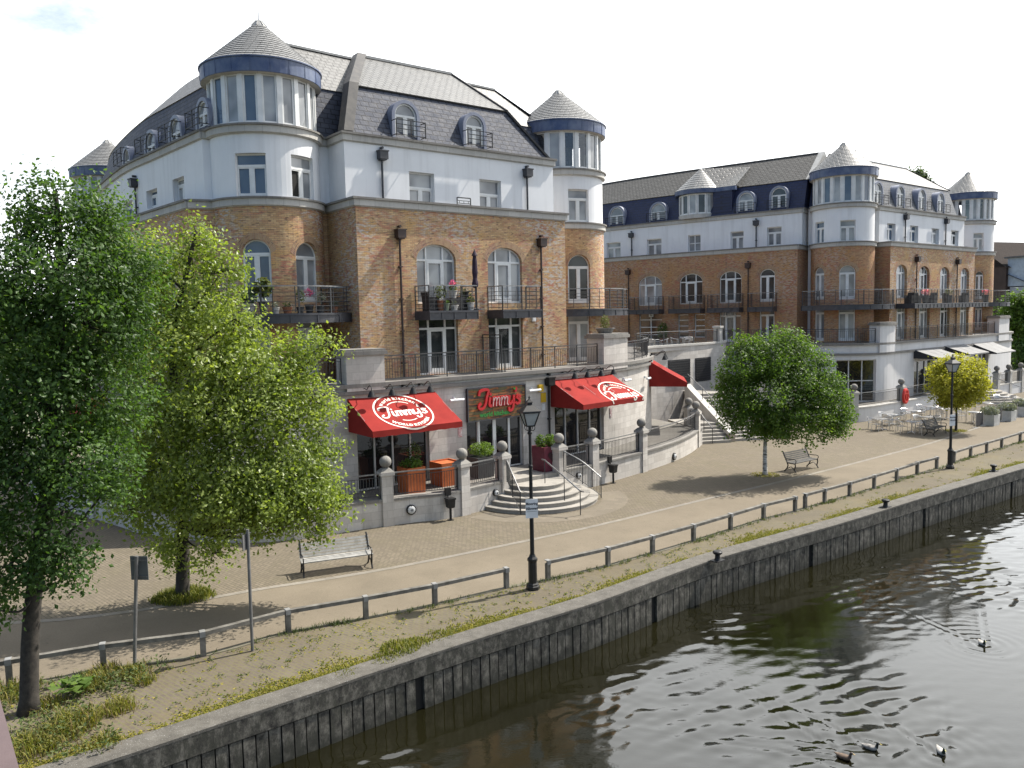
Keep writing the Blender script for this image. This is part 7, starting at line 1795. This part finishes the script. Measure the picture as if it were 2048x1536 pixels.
b = MB(); q = onb(1.55, .75); b.box((q[0], q[1], .27 + ZD), (.5, .5, .54), rB); o = b.build('side_table', M_wick); origin_to(o, tuple(q)); tag(o, 'low black wicker table under the white pot with pink flowers', 'table')
pot('pot with a leafy bush at the left of the parasol balcony', onb(.75, 1.0), .17, .45, M_terra, [(.35, (.28, .28, .34), 200, .10, L_weed, .7)])
pot('green pot with low herbs at the front of the parasol balcony', onb(.95, 1.08), .17, .32, simple('green_pot', (.14, .17, .12), .7), [(.05, (.2, .2, .1), 80, .08, L_mid, .6)])
pot('striped white bowl with a small plant at the front of the parasol balcony', onb(1.4, 1.05), .2, .24, M_potw, [(.1, (.14, .14, .16), 70, .08, L_grey, .6)])
pot('pale pot with trailing plant at the right front of the parasol balcony', onb(2.3, 1.05), .17, .34, M_potw, [(.12, (.2, .2, .16), 100, .09, L_weed, .6)])
pot('dark pot with a yellow-green shrub at the right of the parasol balcony', onb(2.35, .6), .22, .5, M_wick, [(.25, (.28, .28, .26), 180, .1, L_weed, .8)])
def ont(px, d): u = TB1.hu(px, 600, d); return np.array(TB1.pt(u, ZD, d))
for k, (px, d, r, h, m, pl, lab) in enumerate((
    (498, 1.1, .26, .42, M_potw, [(.34, (.36, .36, .40), 700, .09, L_dark, .6)], 'clipped ball shrub in a pale pot on the tower balcony'),
    (527, 1.1, .2, .5, M_grey, [(.55, (.4, .4, .4), 130, .30, L_weed, .8)], 'spiky palm in a dark pot on the tower balcony'),
    (551, 1.2, .15, .25, M_potw, [(.12, (.2, .2, .14), 90, .08, L_grey, .8)], 'small pot of white flowers beside the palm on the tower balcony'),
    (574, 1.15, .2, .26, M_terra, [(.1, (.24, .24, .12), 90, .08, L_weed, .5)], 'terracotta pot left of the two dark pots on the tower balcony'),
    (600, 1.2, .16, .26, M_grey, [(.42, (.24, .24, .30), 160, .09, L_weed, .5)], 'dark pot with tall leaves on the tower balcony'),
    (618, .9, .18, .35, M_wick, [(.5, (.22, .22, .2), 130, .09, L_pink, .6)], 'dark pot with red-pink flowers on the tower balcony'),
    (640, 1.15, .18, .3, M_grey, [(.35, (.28, .28, .25), 160, .09, L_grey, .6)], 'dark pot with silvery leaves on the tower balcony'),
    (668, 1.0, .16, .25, M_terra, [(.15, (.22, .22, .15), 90, .08, L_grey, .5)], 'terracotta pot at the right end of the tower balcony'))):
    pot(lab, ont(px, d), r, h, m, pl)
q = np.array(GF.pt((qu0 + qu1) / 2 - .1, qz + .04, -.5)); pot('pale yellow-green plant in a low trough on the right stone pier', q, .5, .28, M_cope, [(.3, (.26, .26, .42), 260, .11, L_weed, .95)])
q = np.array(CW.pt(CW.hu(1336, 660), ZF, 1.0)); pot('dark conifer in a pot beside the courtyard door', q, .3, .4, M_terra, [(.55, (.5, .5, .85), 900, .13, L_dark, .5)])
q = np.array(GF.pt(qu1 + 1.2, ZF, -.75)); pot('terracotta trough at the rounded end of the upper terrace', q, .3, .3, M_terra, [(.1, (.25, .25, .14), 90, .09, L_weed, .5)])
for k, px in enumerate((1822, 1870, 1944)):
    q = np.array(BR2.pt(BR2.hu(px, 600), ZD, 1.1)); pot(('pot with pale pink flowers at the left of the long far balcony', 'pot with small plant in the middle of the long far balcony', 'dark pot with pink flowers at the right of the long far balcony')[k], q, .25, .6, M_wick, [(.3, (.32, .32, .26), 120, .13, L_pink if k != 1 else L_weed, .8)])
# ------------------------------------------------------------------ far houses, pole, bridge rail, ducks
def house():
    p0 = at(1990, 560, 104); h = thing('brown_house', 'dark brown brick house with slate roof and blue-white dormer at the right edge', 'house', (p0[0], p0[1], 0))
    x, y = p0[0] + 7, p0[1] + 8; M_hb = simple('dark_brown_brick', (.075, .052, .043), .9, (.055, .038, .032), .8)
    b = MB(); b.box((x + 2, y, 6.5), (20, 10, 13), R(20)); b.build('wall', M_hb, h)
    c, s = math.cos(R(20)), math.sin(R(20)); f = lambda a, d, z: (x + 2 + a * c - d * s, y + a * s + d * c, z)
    b = MB(); b.face([f(-10.4, -5.4, 12.8), f(10.4, -5.4, 12.8), f(10.4, 0, 16.6), f(-10.4, 0, 16.6)], [(0, 0), (20, 0), (20, 6), (0, 6)]); b.face([f(10.4, 5.4, 12.8), f(-10.4, 5.4, 12.8), f(-10.4, 0, 16.6), f(10.4, 0, 16.6)], [(0, 0), (20, 0), (20, 6), (0, 6)]); b.face([f(-10, -5, 12.9), f(-10, 0, 16.5), f(-10, 5, 12.9)]); b.build('roof', slatemat('brown_roof_tile', (.045, .037, .033), (.036, .03, .028), (.015, .015, .015), .95, spec=.08), h)
    b = MB(); b.box(f(-7.6, -6.2, 12.2), (4.0, 2.6, 3.6), R(20)); d = b.build('dormer', simple('pale_blue_cladding', (.40, .47, .55), .7), h)
    b = MB(); b.box(f(-6.4, -7.52, 12.7), (1.3, .08, 1.7), R(20)); w = b.build('window_frame', M_frame, d); b = MB(); b.box(f(-6.4, -7.57, 12.7), (1.0, .05, 1.4), R(20)); b.build('pane', M_glass[0], d)
    b = MB(); b.box(f(-7.6, -6.2, 14.1), (4.6, 3.2, .2), R(20)); b.build('dormer_roof', simple('grey_felt', (.12, .12, .12), .8), h)
    b = MB(); b.box(f(-7, -7.2, 8.2), (5, 4, 4.2), R(20)); b.build('porch_wall', simple('pale_render', (.42, .44, .46), .8), h); b = MB(); q = [f(-10, -9.6, 10), f(-4, -9.6, 10), f(-4, -5, 12), f(-10, -5, 12)]; b.face(q, [(0, 0), (6, 0), (6, 5), (0, 5)]); b.build('porch_roof', M_slate, h)
    b = MB(); b.box(f(-8.5, -1, 16.6), (.9, .9, 1.6), R(20)); b.build('chimney', M_hb, h)
house()
t = thing('telegraph_pole', 'thin dark telegraph pole behind the left tree', 'pole', tuple(gz(33, 760))); pz = at(33, 462, 60); b = MB(); b.tube([(pz[0], pz[1], 0), (pz[0], pz[1], pz[2])], .11, 8); b.build('pole', simple('dark_pole', (.04, .035, .03), .8), t)
b = MB(); b.bar((pz[0] - .7, pz[1], pz[2] - .5), (pz[0] + .5, pz[1], pz[2] - .5), .1); b.tube(smooth3([(pz[0] - .1, pz[1], pz[2] - .6), (pz[0] - 1.0, pz[1], pz[2] - 2.0), (pz[0] - 2.5, pz[1], pz[2] - 2.6)], 5), .03, 5); b.build('cross_arm', simple('dark_pole_arm', (.05, .045, .04), .8), t)
# bridge railing beside the photographer
e0, e1 = gz(0, 1398, 7.2), gz(38, 1536, 7.2); v = (e1 - e0) / np.linalg.norm(e1 - e0); lf = np.array([v[1], -v[0], 0]); 
if lf[0] > 0: lf = -lf
M_pinkrail = simple('faded_pink_bridge_paint', (.10, .068, .068), .6, (.075, .05, .05), 5, bmp=.1)
t = thing('bridge_railing', 'faded pinkish bridge railing cutting the bottom left corner', 'railing', tuple(e0 + np.array([0, 0, -1.2])))
a, c_ = e0 - v * 3.0, e1 + v * .9; b = MB(); w = lf * .16
b.hexa([tuple(a - [0, 0, .12]), tuple(c_ - [0, 0, .12]), tuple(c_ + w - [0, 0, .12]), tuple(a + w - [0, 0, .12]), tuple(a), tuple(c_), tuple(c_ + w), tuple(a + w)]); b.build('top_rail', M_pinkrail, t)
for k in range(5):
    q = a + (c_ - a) * (k + .5) / 5 + lf * .08; b = MB(); b.bar((q[0], q[1], 6.0), (q[0], q[1], 7.08), .08); b.build('post', M_pinkrail, t)
b = MB(); w2 = lf * 1.2; q = [a + lf * .05, c_ + lf * .05, c_ + w2, a + w2]; b.hexa([(x[0], x[1], 5.6) for x in q] + [(x[0], x[1], 6.0) for x in q]); b.build('bridge_deck', simple('bridge_concrete', (.2, .2, .19), .9), t)
M_dk = {'brown': [simple('duck_brown', (.13, .085, .05), .7, (.06, .04, .03), 25), simple('duck_brown_head', (.05, .035, .025), .6), simple('duck_bill', (.30, .20, .05), .5)], 'dark': [simple('duck_dark', (.05, .045, .042), .7, (.30, .29, .27), 9), simple('duck_dark_head', (.012, .016, .014), .35), simple('duck_bill_yellow', (.35, .28, .06), .5)], 'pale': [simple('duck_pale', (.42, .41, .39), .7, (.25, .23, .2), 12), simple('duck_green_head', (.015, .03, .02), .35), simple('duck_bill_olive', (.33, .30, .10), .5)]}
DS = .62
for p, hd, kind, lab in DUCKS:
    t = thing('duck', lab, 'duck', tuple(p)); c, s = math.cos(R(hd)), math.sin(R(hd))
    prof = [(-.34, .10, .006, .008), (-.28, .085, .035, .022), (-.20, .06, .085, .055), (-.08, .045, .125, .085), (.05, .045, .13, .09), (.14, .06, .105, .085), (.19, .10, .066, .06), (.205, .16, .045, .045), (.215, .21, .043, .043), (.235, .245, .048, .046), (.265, .255, .044, .04), (.29, .248, .026, .024), (.32, .238, .022, .012), (.355, .23, .018, .008), (.365, .228, .003, .003)]
    b = MB(); n = 12; rings = []
    for i, (x, z, rw, rh) in enumerate(prof):
        o_, q_ = prof[max(i - 1, 0)], prof[min(i + 1, len(prof) - 1)]; tx, tz = q_[0] - o_[0], q_[1] - o_[1]; l = math.hypot(tx, tz); nx, nz = -tz / l, tx / l; ring = []
        for k in range(n):
            a = 2 * math.pi * k / n; yy = rw * math.cos(a); xx = x + nx * rh * math.sin(a); zz = z + nz * rh * math.sin(a); xx *= DS; yy *= DS; ring.append((p[0] + xx * c - yy * s, p[1] + xx * s + yy * c, p[2] + zz * DS))
        rings.append(ring)
    for i in range(len(rings) - 1):
        for k in range(n): b.face([rings[i][k], rings[i][(k + 1) % n], rings[i + 1][(k + 1) % n], rings[i + 1][k]], None, 0 if i < 6 else (1 if i < 11 else 2))
    b.build('body', M_dk[kind], t, smooth=True)
awning('awning', 'red canvas awning mostly hidden behind the left trees', GF, go_winl2[0] - .2, go_winl2[1] + .3, 4.85, 3.8, PR, .24, M_red)
